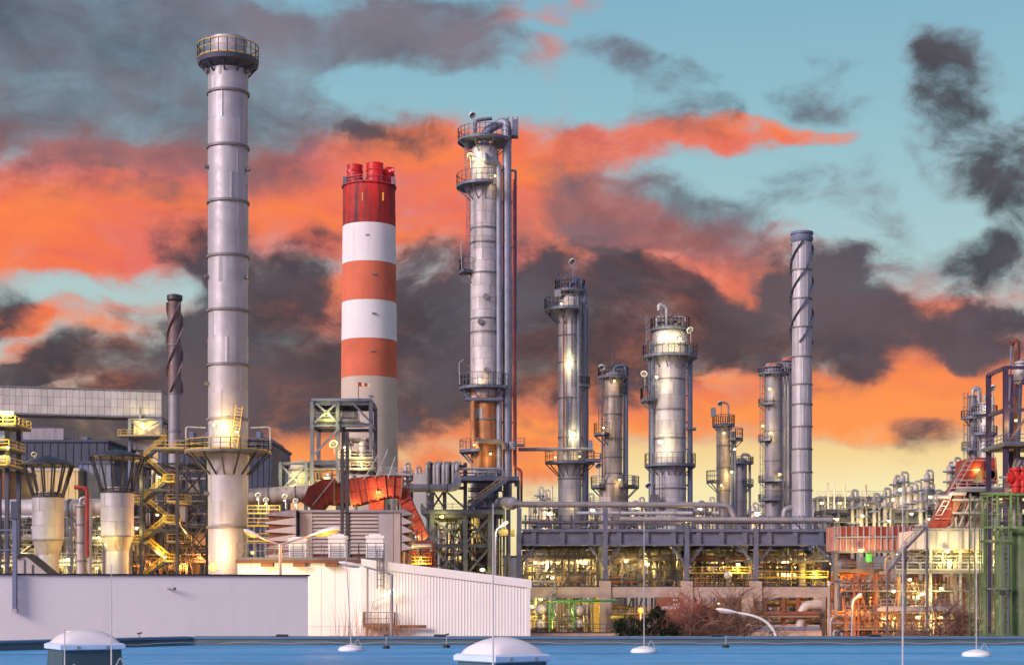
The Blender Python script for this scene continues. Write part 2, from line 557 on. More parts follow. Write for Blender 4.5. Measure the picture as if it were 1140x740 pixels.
M['lit_o'] = glow('lamp_sodium', (1.0, .22, .03), 1.15)
M['lit_r'] = glow('lamp_red', (1.0, .05, .06), 2)
M['haloed'] = mat('lamp_halo_white', (.85, .83, .82), .4)  # pale colour for the glare halo round a floodlight
M['lamp_glass'] = glow('lamp_faint_glass', (1.0, .9, .75), .25)


# ------------------------------------------------------------------ the setting
def plane(name, pts, m, kind='structure'):
    o = MB().add(pts, [tuple(range(len(pts)))]).build(name, m)
    return tag(o, kind=kind)


plane('ground', [(-3500, 43.2, 0), (3500, 43.2, 0), (3500, 6000, 0), (-3500, 6000, 0)], M['asphalt'])

# blue roof that the camera stands on: a sheet with a folded parapet along its far edge
ROOF_Z = CZ - 1.35
SEAMS = []
mr = MT('blue_roof_membrane')
base = mr.mix(mr.rng(mr.noise(.5, (.35, 1.6, 1)), .3, .72), (.05, .30, .58), (.11, .43, .78))
base = mr.mix(mr.rng(mr.noise(1.3, (.5, 3.5, 1), 8, .7, 4), .55, .8, 0, .6), base, (.22, .46, .70))
base = mr.mix(mr.rng(mr.noise(.9, (.25, 5, 1), 5, .6, 8), .60, .66, 0, .45), base, (.03, .10, .22))
base = mr.mix(mr.rng(mr.noise(.16, (1, 2.2, 1), 6, .62, 6), .5, .62, 0, .5), base, (.04, .20, .42))
base = mr.mix(mr.rng(mr.noise(.5, (.6, 2.4, 1), 8, .7, 12), .62, .7, 0, .5), base, (.34, .52, .68))
mr.p(mr.b.inputs['Base Color'], base)
mr.p(mr.b.inputs['Roughness'], mr.rng(mr.noise(2.2), .3, .7, .38, .62))
mr.bump(mr.noise(1.6, (.6, 2.2, 1), 6, .6, 1), .5, .06)
M['roof'] = mr.m
M['roof_seam'] = mat('dark_blue_seam', (.035, .2, .44), .5, 0, .3, .6)
M['parapet'] = mat('grey_blue_upstand', (.060, .095, .115), .6, 0, .18, .7, .25, (.11, .14, .15), stretch=.6)
M['coping'] = mat('blue_grey_coping', (.11, .19, .28), .5, .2, .12, .7)
for k_, yy_ in enumerate((26.2, 35.0)):
    mb_ = MB()
    pts_ = [Vector((-22 + i_ * 1.1, yy_ + .10 * sin(i_ * .37 + k_ * 2) + (.05 * i_ if k_ % 3 == 1 else .03 * i_), ROOF_Z)) for i_ in range(44)]
    for a_, b_ in zip(pts_[:-1], pts_[1:]):
        mb_.add([a_ + Vector((0, -.06, .002)), b_ + Vector((0, -.06, .002)), b_ + Vector((0, 0, .014)), a_ + Vector((0, 0, .014)), b_ + Vector((0, .05, .002)), a_ + Vector((0, .05, .002))], [(0, 1, 2, 3), (3, 2, 4, 5)])
    SEAMS.append(mb_)
PAR = [Vector((PX(-260, 36.0), 33.2, 0)), Vector((PX(215, 42), 42.0, 0)), Vector((PX(700, 42), 42.0, 0)), Vector((PX(1600, 42), 42.0, 0))]
edge = [(p.x, p.y, ROOF_Z) for p in PAR]
roof = plane('roof', [(-30, -6, ROOF_Z), (40, -6, ROOF_Z)] + [edge[3], edge[2], edge[1], edge[0]], M['roof'])
ORG[roof.name] = Vector()
for mb_ in SEAMS:
    mb_.build('membrane_seam', M['roof_seam'], roof)
tag(MB().prism([(-30, -6.2, 0), (40, -6.2, 0), (edge[3][0], 42.28, 0), (edge[0][0], 33.48, 0)], (0, 0, ROOF_Z - .05)).build('roof_building_wall', M['stucco']), kind='structure')
for i in range(3):
    a, b = PAR[i].copy(), PAR[i + 1].copy()
    a.z = b.z = ROOF_Z
    n = Vector((-(b - a).y, (b - a).x, 0)).normalized()
    a2, b2 = a + n * .26, b + n * .26
    h = Vector((0, 0, .205))
    q = n * -.09
    w = MB().add([a + q, b + q, b + h, a + h, a2 + h, b2 + h, a2, b2], [(0, 1, 2, 3), (3, 2, 5, 4), (4, 5, 7, 6), (0, 3, 4, 6), (1, 7, 5, 2)]).build('parapet', M['parapet'])
    tag(w, kind='structure')
    L = (b - a).length
    t = (b - a).normalized()
    k = 0
    while k * 3.0 < L:                                            # coping sheets, three metres each
        s0, s1 = a + t * (k * 3.0 + .006), a + t * (min(L, k * 3.0 + 3.0) - .006)
        mb = MB()
        mb.prism([s0 + h + n * -.045 + Vector((0, 0, -.035)), s0 + h + n * -.045 + Vector((0, 0, .018)), s0 + h + n * .31 + Vector((0, 0, .03)), s0 + h + n * .31 + Vector((0, 0, -.05)), s0 + h + n * .28 + Vector((0, 0, .004)), s0 + h + n * -.02 + Vector((0, 0, .004))], s1 - s0)
        mb.build('coping_sheet', M['coping'], w)
        k += 1
    for k in range(int(L / 4.1)):                                 # joint covers lying on the coping
        c_ = a + t * (2.3 + k * 4.1)
        if abs(c_.x) > 14:
            continue
        MB().bar(c_ - t * .14 + h + n * .1 + Vector((0, 0, .05)), c_ + t * .14 + h + n * .1 + Vector((0, 0, .05)), .3, .05).build('joint_cover', M['tar'], w)


def skylight(px, d, half, rot, label):
    c_ = Vector((PX(px, d), d, ROOF_Z))
    t = thing('dome_skylight', label, 'skylight', c_, 'domed skylights on the blue roof')
    R = Matrix.Rotation(rot, 3, 'Z')
    tr = lambda x, y, z: c_ + R @ Vector((x, y, z))
    rimz = CZ - .89 - ROOF_Z
    sq = lambda h_, z: [tr(-h_, -h_, z), tr(h_, -h_, z), tr(h_, h_, z), tr(-h_, h_, z)]
    MB().add(sq(half * 1.06, -.02) + sq(half * .93, .06) + sq(half * .90, rimz - .06), [(0, 1, 5, 4), (1, 2, 6, 5), (2, 3, 7, 6), (3, 0, 4, 7), (4, 5, 9, 8), (5, 6, 10, 9), (6, 7, 11, 10), (7, 4, 8, 11)]).build('curb', M['skycurb'], t)
    MB().add(sq(half * .95, rimz - .075) + sq(half * 1.0, rimz - .06) + sq(half * 1.0, rimz + .01) + sq(half * .92, rimz + .035),
             [(0, 1, 5, 4), (1, 2, 6, 5), (2, 3, 7, 6), (3, 0, 4, 7), (4, 5, 9, 8), (5, 6, 10, 9), (6, 7, 11, 10), (7, 4, 8, 11), (8, 9, 13, 12), (9, 10, 14, 13), (10, 11, 15, 14), (11, 8, 12, 15), (0, 3, 2, 1), (12, 13, 14, 15)]).build('rim', M['skyrim'], t)
    n = 14
    vs, fs = [], []
    for i in range(n + 1):
        for j in range(n + 1):
            x, y = i / n * 2 - 1, j / n * 2 - 1
            z = .235 * ((1 - x * x) * (1 - y * y)) ** .5
            vs.append(tr(x * half * .905, y * half * .905, rimz + .036 + z))
    for i in range(n):
        for j in range(n):
            k = i * (n + 1) + j
            fs.append((k, k + n + 1, k + n + 2, k + 1))
    MB().add(vs, fs).build('dome', M['dome'], t, True)
    for k in (-.45, .45):
        p = tr(half * 1.005 * 0 + k * half, -half * 1.002, rimz - .03)
        MB().bar(p - R @ Vector((.03, 0, 0)), p + R @ Vector((.03, 0, 0)), .02, .05).build('clip', M['galv'], t)
    return t


M['skycurb'] = mat('dark_teal_curb', (.045, .085, .10), .6, 0, .2, .8, .3, (.08, .12, .13))
M['skyrim'] = mat('pale_blue_rim', (.56, .68, .86), .4, 0, .04, 2, .1)
md = MT('milky_dome')
md.p(md.b.inputs['Base Color'], md.mix(md.rng(md.noise(1.2), .35, .7), (.80, .72, .74), (.86, .80, .81)))
md.b.inputs['Roughness'].default_value = .22
md.b.inputs['Subsurface Weight'].default_value = .15
md.b.inputs['Subsurface Radius'].default_value = (.2, .2, .2)
M['dome'] = md.m
skylight(559, 23.0, .495, radians(38), 'larger milky domed skylight in front of the corrugated white hall')
skylight(94, 28.0, .555, radians(30), 'smaller milky domed skylight near the plain rendered wall')


def rod(px, base_py, top_py, label, lean=0.0, foot=True, dd=None):
    d = dd or F * 1.33 / (base_py - HY)
    c_ = Vector((PX(px, d), d, ROOF_Z))
    t = thing('lightning_rod', label, 'lightning rod', c_, 'lightning rods standing on the roof')
    H_ = PZ(top_py, d) - ROOF_Z
    prof = [(.30, .0), (.31, .03), (.27, .09), (.12, .135), (.05, .15), (.0, .15)]
    MB().lathe(prof, c_, 20).build('foot', M['white_unit'], t, True)
    MB().tube([c_ + Vector((0, 0, .1)), c_ + Vector((lean * .5, 0, H_ * .55)), c_ + Vector((lean, 0, H_))], [.014, .011, .007], 6).build('rod', M['rod'], t, True)
    MB().tube(fillet([c_ + Vector((.06, -.02, .10)), c_ + Vector((.16, -.05, .30)), c_ + Vector((.30, -.05, .02))], .06), .012, 5).build('earth_wire', M['galv'], t)
    return t


rod(717, 725, 580, 'slim lightning rod in front of the dark pine bush')
rod(391, 723, 590, 'leaning lightning rod before the cream hall wall', lean=-.16)
rod(1087, 729, 600, 'lightning rod beside the green steelwork')
rod(124, 747, 628, 'lightning rod just behind the smaller skylight', dd=26.8)
rod(549, 790, 560, 'lightning rod in front of the larger skylight', dd=21.6)
rod(1005, 785, 548, 'tall lightning rod before the red cladded gallery', dd=22.5)
rod(72, 800, 700, 'short lightning rod in front of the smaller skylight', dd=24.5)
for i, (px, py, lab) in enumerate([(430, 721, 'conductor clip post on roof below the wall ladder'), (808, 720, 'conductor clip post on roof before the street lamp'), (155, 718, 'conductor clip post on roof near plain white wall'), (497, 720, 'conductor clip post on roof left of larger skylight'), (858, 717, 'conductor clip post on roof below the lamp neck')]):
    d = F * 1.34 / (py - HY)
    c_ = Vector((PX(px, d), d, ROOF_Z))
    t = thing('conductor_post', lab, 'clip post', c_, 'conductor clip posts along the parapet')
    MB().lathe([(.09, 0), (.09, .05), (.05, .08), (0, .08)], c_, 10).build('weight', M['rubber'], t)
    MB().tube([c_ + Vector((0, 0, .06)), c_ + Vector((.01, 0, .33))], .018, 6).build('stem', M['galv'], t)
    MB().bar(c_ + Vector((-.05, 0, .31)), c_ + Vector((.07, 0, .34)), .04).build('clamp', M['dark_steel'], t)
pts = []
for i in range(60):
    x = -13 + i * .46
    y = 41.2 if x > -7.6 else 41.2 + (x + 7.6) * .62
    pts.append((x, y, ROOF_Z + .06 + .05 * abs(sin(i * .8))))
tag(MB().tube(pts, .011, 5).build('conductor_wire', M['galv']), 'thin lightning conductor wire running along the parapet', 'wire')


# ------------------------------------------------------------------ builders shared by the plant
RN = 0.0


def PZN(py, d):
    """height read off the near face of a round shaft whose axis stands at distance d"""
    return PZ(py, d - RN)


def bar(root, name, a, b, w, m, h=None, kind='box', smooth=False):
    mb = MB()
    (mb.ibeam if kind == 'i' else mb.bar)(a, b, w, h)
    return mb.build(name, M[m], root)


def pipe(root, name, pts, r, m, bend=None, n=10):
    return MB().tube(fillet(pts, bend or r * 3) if len(pts) > 2 else pts, r, n).build(name, M[m], root, True)


def rails(pts, h=1.1, sp=1.6, r=.045, mb=None, mid=True):
    """posts, hand rail and knee rail along a deck edge"""
    mb = mb or MB()
    pts = [Vector(p) for p in pts]
    up = Vector((0, 0, h))
    for a, b in zip(pts[:-1], pts[1:]):
        k = max(1, round((b - a).length / sp))
        for i in range(k + 1):
            p = a.lerp(b, i / k)
            mb.bar(p, p + up, r * 1.7)
        mb.bar(a + up, b + up, r * 2)
        if mid:
            mb.bar(a + up * .55, b + up * .55, r * 1.6)
        mb.bar(a + Vector((0, 0, .1)), b + Vector((0, 0, .1)), .04, .2)
    return mb


def railing(root, pts, m='blue_steel', **k):
    return rails(pts, **k).build('railing', M[m], root)


def ladder(root, a, b, w=.55, m='blue_steel', cage=True, out=(0, -1, 0), name='ladder'):
    a, b, o = Vector(a), Vector(b), Vector(out)
    s = (b - a).normalized().cross(o).normalized() * (w / 2)
    mb = MB()
    mb.bar(a - s, b - s, .09)
    mb.bar(a + s, b + s, .09)
    L = (b - a).length
    for i in range(int(L / .45)):
        p = a.lerp(b, (i + .5) * .45 / L)
        mb.bar(p - s, p + s, .05)
    if cage:
        for i in range(int(L / 1.5)):
            p = a.lerp(b, (i + .7) * 1.5 / L)
            if p.z - a.z < 2.2:
                continue
            arc = [p + s * 1.15 * cos(t) / 1 + o * (.72 * sin(t)) for t in [pi * j / 6 for j in range(7)]]
            for q0, q1 in zip(arc[:-1], arc[1:]):
                mb.bar(q0, q1, .05)
        for t in (pi * .25, pi * .5, pi * .75):
            q = s * 1.15 * cos(t) + o * (.72 * sin(t))
            mb.bar(a + q + Vector((0, 0, min(2.2, L * .4))), b + q, .045)
    return mb.build(name, M[m], root)


def ring_deck(root, c, z, r0, r1, a0=0, a1=360, m='blue_steel', rm=None, h=1.15, th=.28, br=4, sp=1.5, rr=.045):
    """round gallery on a column: deck with a railing and brackets below it"""
    a0, a1 = radians(a0), radians(a1)
    full = abs(a1 - a0 - 2 * pi) < 1e-3
    cx, cy = c
    n = max(8, int((a1 - a0) / radians(12)))
    k = MB().lathe([(r0, z - th), (r1, z - th), (r1, z), (r0, z), (r0, z - th)], (cx, cy, 0), n, (0, 0, 1), a0, a1)
    if not full:
        for t in (a0, a1):
            e = [(cx + r * cos(t), cy + r * sin(t), zz) for r, zz in ((r0, z - th), (r1, z - th), (r1, z), (r0, z))]
            k.add(e, [(0, 1, 2, 3)])
    dk = k.build('platform', M[m], root)
    arc = [(cx + (r1 - .06) * cos(a0 + (a1 - a0) * i / n), cy + (r1 - .06) * sin(a0 + (a1 - a0) * i / n), z) for i in range(n + 1)]
    if not full:
        arc = [(cx + r0 * cos(a0), cy + r0 * sin(a0), z)] + arc + [(cx + r0 * cos(a1), cy + r0 * sin(a1), z)]
    rails(arc, h, sp, rr).build('railing', M[rm or m], dk)
    for i in range(br):
        t = a0 + (a1 - a0) * (i + .5) / br
        e = Vector((cos(t), sin(t), 0))
        c0 = Vector((cx, cy, z - th))
        MB().bar(c0 + e * r1 * .96, c0 + e * r0 * .99 - Vector((0, 0, (r1 - r0) * .9)), .16).build('bracket', M[m], dk)
    return dk


_sheet = {}


def sheet_mesh(r, h, n, m, th=.05, seg=4):
    key = (round(r, 3), round(h, 3), n, m)
    if key not in _sheet:
        A = 2 * pi / n
        g = .035 / r
        vs, fs = [], []
        for i in range(seg + 1):
            t = -A / 2 + g / 2 + (A - g) * i / seg
            for rr, z in ((r - th, 0.02), (r, 0.02), (r, h - .02), (r - th, h - .02)):
                vs.append((rr * cos(t), rr * sin(t), z))
        for i in range(seg):
            for q in range(3):
                fs.append((i * 4 + q, (i + 1) * 4 + q, (i + 1) * 4 + q + 1, i * 4 + q + 1))
        fs += [(0, 1, 2, 3), (seg * 4 + 3, seg * 4 + 2, seg * 4 + 1, seg * 4)]
        me = bpy.data.meshes.new('cladding_sheet')
        me.from_pydata(vs, [], fs)
        me.polygons.foreach_set('use_smooth', [True] * len(fs))
        me.set_sharp_from_angle(angle=radians(40))
        me.materials.append(M[m])
        _sheet[key] = me
    return _sheet[key]


def shell(root, c, z0, z1, r, course, n, m, seed=0, core='clad_dark', name='cladding_sheet', alt=None):
    """a cylinder clad in curved sheets, each one a piece of its own; alt(z) may choose another material"""
    rd = random.Random(seed)
    cx, cy = c
    MB().lathe([(0, z0), (r - .045, z0), (r - .045, z1), (0, z1)], (cx, cy, 0), 32).build('core', M[core], root, True)
    k = max(1, round((z1 - z0) / course))
    h = (z1 - z0) / k
    for i in range(k):
        zc = z0 + i * h
        ph = rd.random() * 6.28 if i % 2 == 0 else rd.random() * 6.28
        for j in range(n):
            mm = alt(zc + h / 2, rd.random()) if alt else m
            piece(sheet_mesh(r + (.02 if j % 2 else 0), h, n, mm), name, root, (cx, cy, zc), ph + 2 * pi * j / n)


def band(root, c, z, r, h=.3, m='stack_ring', out=.18, name='ring'):
    MB().lathe([(r - .02, z - h / 2), (r + out, z - h / 2), (r + out, z + h / 2), (r - .02, z + h / 2)], (c[0], c[1], 0), 32).build(name, M[m], root, True)


def dome_top(root, c, z, r, hh, m='clad', name='head'):
    prof = [(r * cos(t), hh * sin(t)) for t in [pi / 2 * i / 7 for i in range(8)]]
    MB().lathe([(q, z + w) for q, w in prof], (c[0], c[1], 0), 28).build(name, M[m], root, True)


def drum(root, a, b, r, m='pipe', name='drum', saddles=True, zfoot=None):
    """lying pressure vessel with dished ends on two saddles"""
    a, b = Vector(a), Vector(b)
    L = (b - a).length
    q = r * .5
    prof = [(0, -q), (r * .5, -q * .86), (r * .87, -q * .5), (r, 0), (r, L), (r * .87, L + q * .5), (r * .5, L + q * .86), (0, L + q)]
    o = MB().lathe(prof, a, 20, b - a).build(name, M[m], root, True)
    for t in (.02, .98):
        p = a.lerp(b, t)
        MB().lathe([(r, -.09), (r * 1.05, -.09), (r * 1.05, .09), (r, .09)], p, 20, b - a).build('flange', M['grey_steel'], o, True)
    if saddles:
        zf = zfoot if zfoot is not None else a.z - r * 1.5
        for t in (.2, .8):
            p = a.lerp(b, t)
            MB().box(p.x - .2, p.x + .2, p.y - r * .7, p.y + r * .7, zf, p.z - r * .55).build('saddle', M['grey_steel'], o)
    return o


LK = 0.62


def lamp_light(parent, loc, power, col=(1.0, .72, .32), r=.3):
    L = bpy.data.lights.new('lamp_light', 'POINT')
    L.energy = power * LK
    L.color = col
    L.shadow_soft_size = r
    o = bpy.data.objects.new("lamp_light", L)
    COL.objects.link(o)
    o.parent = parent
    o.location = Vector(loc) - ORG[parent.name]
    return o


WARM, SOD, WHT = (1.0, .66, .20), (1.0, .34, .06), (1.0, .82, .5)


def lamp(root, px, py, d, power=600, col=WARM, m='lit', size=1.0, aim=None):
    """bulkhead lamp: back plate, hood and glowing lens, with its light just in front"""
    p = P(px, py, d)
    s = size * .95 * d / F
    o = MB().box(p.x - s * 1.5, p.x + s * 1.5, p.y + s * .3, p.y + s * .8, p.z - s * .5, p.z + s * 1.1).build('lamp_housing', M['galv'], root)
    MB().lathe([(0, -s * .9), (s * .55, -s * .8), (s * 1.0, -s * .35), (s * 1.15, 0), (s * .9, s * .35), (0, s * .4)], (p.x, p.y, p.z), 12, (0, 1, .35)).build('lens', M[m], o, True)
    if power:
        lamp_light(root, aim or (p.x, p.y - s * 2.5 - .3, p.z - .4), power, col)
    return o


def ring_lamp(root, px, py, d, foot_py, size=4.2, tilt=.5):
    """floodlight: dish on a bent pole, with its glare halo built as a pale ring"""
    p = P(px, py, d)
    s = size * d / F
    q = P(px + 1.0, foot_py, d)
    o = MB().tube(fillet([q, Vector((q.x, q.y, p.z - s * .4)), p + Vector((0, s * .2, -s * .15))], s * .5), .07, 6).build('floodlight_pole', M['galv'], root)
    ax = Vector((.45 * tilt, -.75, -.6)).normalized()
    k = MB().torus(p, s * .85, s * .16, 16, 6, ax).build('floodlight_halo', M['haloed'], o, True)  # white ring shaped after the glare round the lamp
    MB().lathe([(s * .80, 0), (s * .7, .22 * s), (s * .35, .5 * s), (0, .55 * s)], p, 14, -ax).build('floodlight_shell', M['galv'], o, True)
    return o


def frame(root, xs, ys, zs, m='blue_steel', w=.4, bw=.35, braces=(), top=True, kind='i', ground=0.0):
    """steel frame: every column, beam and brace is a part"""
    for x in xs:
        for y in ys:
            bar(root, 'column', (x, y, ground), (x, y, zs[-1]), w, m, kind=kind)
    for z in zs:
        for y in ys:
            for a, b in zip(xs[:-1], xs[1:]):
                bar(root, 'beam', (a + w * .5, y, z - bw * .5), (b - w * .5, y, z - bw * .5), bw * .7, m, bw, kind)
        for x in xs:
            for a, b in zip(ys[:-1], ys[1:]):
                bar(root, 'beam', (x, a + w * .5, z - bw * .5), (x, b - w * .5, z - bw * .5), bw * .7, m, bw, kind)
    for (i, k, yi) in braces:
        a, b, z0, z1 = xs[i], xs[i + 1], zs[k], zs[k + 1]
        y = ys[yi]
        bar(root, 'brace', (a, y - w * .2, z0), (b, y - w * .2, z1 - bw), bw * .55, m)
        bar(root, 'brace', (b, y + w * .2, z0), (a, y + w * .2, z1 - bw), bw * .55, m)


def deck(root, x0, x1, y0, y1, z, m='grating', th=.12, rail='blue_steel', sides='fblr'):
    o = MB().box(x0, x1, y0, y1, z, z + th).build('deck', M[m], root)
    e = .05
    mb = MB()
    if 'f' in sides:
        rails([(x0, y0 + e, z + th), (x1, y0 + e, z + th)], mb=mb)
    if 'b' in sides:
        rails([(x0, y1 - e, z + th), (x1, y1 - e, z + th)], mb=mb)
    if 'l' in sides:
        rails([(x0 + e, y0, z + th), (x0 + e, y1, z + th)], mb=mb)
    if 'r' in sides:
        rails([(x1 - e, y0, z + th), (x1 - e, y1, z + th)], mb=mb)
    if rail and sides:
        mb.build('railing', M[rail], o)
    return o


def valve(root, p, s, m='red'):
    p = Vector(p)
    o = MB().lathe([(s * .9, -s), (s * .9, -s * .75), (s * .45, -s * .5), (s * .6, 0), (s * .45, s * .5), (s * .9, s * .75), (s * .9, s)], p, 10, (1, 0, 0)).build('valve', M['grey_steel'], root, True)
    MB().tube([p + Vector((0, 0, s * .4)), p + Vector((0, 0, s * 1.7))], s * .13, 6).build('spindle', M['galv'], o)
    MB().torus(p + Vector((0, 0, s * 1.7)), s * .7, s * .12, 12, 5).build('hand_wheel', M[m], o, True)


def unit(root, x0, x1, y0, y1, z0, z1, seed, n_h=8, n_v=7, n_drum=1, n_vess=1, n_valve=4, mats=('pipe', 'pipe', 'pipe_rust', 'clad', 'galv'), rmax=.5, levels=()):
    """pipework of one process bay: runs, risers, drums, small vessels and valves"""
    rd = random.Random(seed)
    W_, D_, H_ = x1 - x0, y1 - y0, z1 - z0
    for i in range(n_h):
        r = rd.uniform(.10, rmax * .6)
        y, z = rd.uniform(y0, y1), z0 + H_ * rd.uniform(.1, .98)
        a, b = sorted((rd.uniform(x0, x1), rd.uniform(x0, x1)))
        if rd.random() < .5:
            a = x0
        if rd.random() < .5:
            b = x1
        if b - a < W_ * .3:
            a, b = x0, x1
        pts = [(a, y, z), (b, y, z)]
        if rd.random() < .6:
            pts = [(a, y, z0 + (H_ * rd.random() * .4 if rd.random() < .5 else 0))] + pts
        if rd.random() < .4:
            pts = pts + [(b, y, z0 + H_ * rd.random() * .5)]
        pipe(root, 'pipe', pts, r, rd.choice(mats), r * 3, 8)
    for i in range(n_v):
        r = rd.uniform(.08, rmax * .5)
        x, y = rd.uniform(x0, x1), rd.uniform(y0, y1)
        zt = z0 + H_ * rd.uniform(.4, 1.0)
        dx = rd.choice((-1, 1)) * rd.uniform(.8, 2.2)
        x2 = min(max(x + dx, x0), x1)
        pts = [(x, y, z0), (x, y, zt), (x2, y, zt)]
        if rd.random() < .5:
            pts.append((x2, y, zt - H_ * rd.uniform(.1, .4)))
        pipe(root, 'pipe', pts, r, rd.choice(mats), r * 3, 8)
    for i in range(n_drum):
        r = rd.uniform(.5, .8) * rmax * 2.2
        x, y, z = rd.uniform(x0, x0 + W_ * .5), rd.uniform(y0, y1), z0 + (rd.choice(levels) if levels else 0) + r * 1.6
        drum(root, (x, y, z), (x + W_ * rd.uniform(.25, .42), y, z), r, rd.choice(mats), zfoot=z - r * 1.6)
    for i in range(n_vess):
        r = rd.uniform(.5, .9) * rmax * 1.7
        x, y = rd.uniform(x0 + r, x1 - r), rd.uniform(y0, y1)
        h = H_ * rd.uniform(.45, .9)
        v = MB().lathe([(r * .9, z0), (r * .9, z0 + h * .12), (r, z0 + h * .14), (r, z0 + h * .9), (r * .75, z0 + h * .96), (0, z0 + h)], (x, y, 0), 16).build('vertical_vessel', M[rd.choice(mats)], root, True)
        for q in (.3, .55, .8):
            MB().lathe([(r, z0 + h * q - .06), (r * 1.07, z0 + h * q - .06), (r * 1.07, z0 + h * q + .06), (r, z0 + h * q + .06)], (x, y, 0), 16).build('band', M['grey_steel'], v, True)
    for i in range(n_valve):
        valve(root, (rd.uniform(x0, x1), y0 + rd.random() * D_ * .4, z0 + H_ * rd.uniform(.08, .75)), rd.uniform(.25, .45), rd.choice(('red', 'galv', 'yellow', 'galv')))


def far_tower(px, top_py, d, rpx, label, m='clad_warm', decks=(), seed=0, cap=None, pipes=1, group=None, base_py=None):
    """slim distillation column seen far off: courses, galleries, side pipe, ladder"""
    x, z1, r = PX(px, d), PZ(top_py, d), rpx * d / F
    t = thing('distillation_column', label, 'column', (x, d, 0), group)
    h = PZ(top_py, d)
    prof = [(r, 0), (r, h - r * .5)]
    k = 9
    for i in range(k):
        za, zb = h * i / k * .985, h * (i + 1) / k * .985
        MB().lathe([(r, za + .03), (r, zb - .03), (r * .985, zb - .03), (r * .985, zb + .03)], (x, d, 0), 20).build('shell_course', M[m], t, True)
        band(t, (x, d), zb, r, .2, 'stack_ring', .1)
    dome_top(t, (x, d), h * .985, r, r * .55, m)
    for (py, a0, a1) in decks:
        ring_deck(t, (x, d), PZ(py, d), r, r + 1.3, a0, a1, br=2)
    for i in range(pipes):
        q = r + .5 + i * .7
        pipe(t, 'riser', [(x + q, d - .3, 0), (x + q, d - .3, h + .8), (x, d - .3, h + .8), (x, d - .3, h)], .26, 'pipe', 1.0, 8)
    ladder(t, (x - r - .4, d - .6, 2), (x - r - .4, d - .6, h), out=(-1, 0, 0))
    return t


def lattice(root, x0, x1, y0, y1, z0, z1, seed, n=9, m='dark_steel', rows=2, rail=None):
    """slim posts, trays and braces that crowd a bay"""
    rd = random.Random(seed)
    for i in range(n):
        x = x0 + (x1 - x0) * (i + rd.uniform(.2, .8)) / n
        y = rd.uniform(y0, y1)
        zt = z1 if rd.random() < .7 else z0 + (z1 - z0) * rd.uniform(.4, .8)
        bar(root, 'post', (x, y, z0), (x, y, zt), rd.choice((.16, .22, .3)), m)
    for i in range(rows):
        z = z0 + (z1 - z0) * (i + rd.uniform(.5, .9)) / (rows + .6)
        y = rd.uniform(y0, y1)
        tr = MB().box(x0, x1, y - .3, y + .3, z, z + .16).build('cable_tray', M['grey_steel'], root)
        for k in range(int((x1 - x0) / 2.2)):
            x = x0 + 1.1 + k * 2.2
            MB().bar((x, y, z + .16), (x, y, z + .75), .08).build('hanger', M['dark_steel'], tr)
        rails([(x0, y0 - .2, z), (x1, y0 - .2, z)], 1.0, 1.9, .035).build('railing', M[rail or rd.choice(('yellow', 'grey_steel', 'dark_steel', 'grey_steel', 'dark_steel'))], root)
    for i in range(max(2, n // 3)):
        x = rd.uniform(x0, x1 - 3)
        a, b = (x, z0), (x + rd.uniform(2, 4), z1)
        if rd.random() < .5:
            a, b = (b[0], z0), (a[0], z1)
        y = rd.uniform(y0, y1)
        bar(root, 'brace', (a[0], y, a[1]), (b[0], y, b[1]), .2, m)


# ================================================================== buildings close by
# plain rendered wall beyond the roof, running away to the right
wa, wb = P(-60, 639, 51.0), P(343, 641.5, 55.0)
wa.z = wb.z = CZ + .58
w_d = Vector((wa.y - wb.y, wb.x - wa.x, 0)).normalized()
t = thing('rendered_building', 'plain white rendered building with thin dark roof edge', 'building', (wa.x, wa.y, 0))
back = w_d * 16
MB().prism([(wa.x, wa.y, 0), (wb.x, wb.y, 0), (wb.x + back.x, wb.y + back.y, 0), (wa.x + back.x, wa.y + back.y, 0)], (0, 0, wa.z)).build('wall', M['stucco'], t)
e = (wb - wa).normalized()
for i in range(4):
    a, b = wa.lerp(wb, i / 4) + e * .01, wa.lerp(wb, (i + 1) / 4) - e * .01
    if i == 3:
        b = wb + e * .06
    MB().prism([a - w_d * .06, a - w_d * .06 + Vector((0, 0, .055)), a + w_d * .4 + Vector((0, 0, .055)), a + w_d * .4], b - a).build('coping', M['tar'], t)
MB().prism([wb + e * .002 + Vector((0, 0, .002)), wb + e * .062 + Vector((0, 0, .002)), wb + e * .062 + back + Vector((0, 0, .002)), wb + e * .002 + back + Vector((0, 0, .002))], (0, 0, .05)).build('coping', M['tar'], t)
c_ = wa.lerp(wb, .605) - w_d * .02
c_.z = PZ(654.5, c_.y)
o = thing('wall_camera', 'small grey camera on the plain rendered wall', 'camera', c_)
MB().bar(c_ + Vector((-.14, 0, 0)), c_ + Vector((-.06, -.10, 0)), .05).build('bracket', M['galv'], o)
MB().tube([c_ + Vector((-.12, -.12, .02)), c_ + Vector((.10, -.13, -.01))], .035, 10).build('body', M['beige'], o, True)
MB().tube([c_ + Vector((.10, -.13, -.01)), c_ + Vector((.16, -.132, -.012))], .042, 10).build('hood', M['rubber'], o, True)
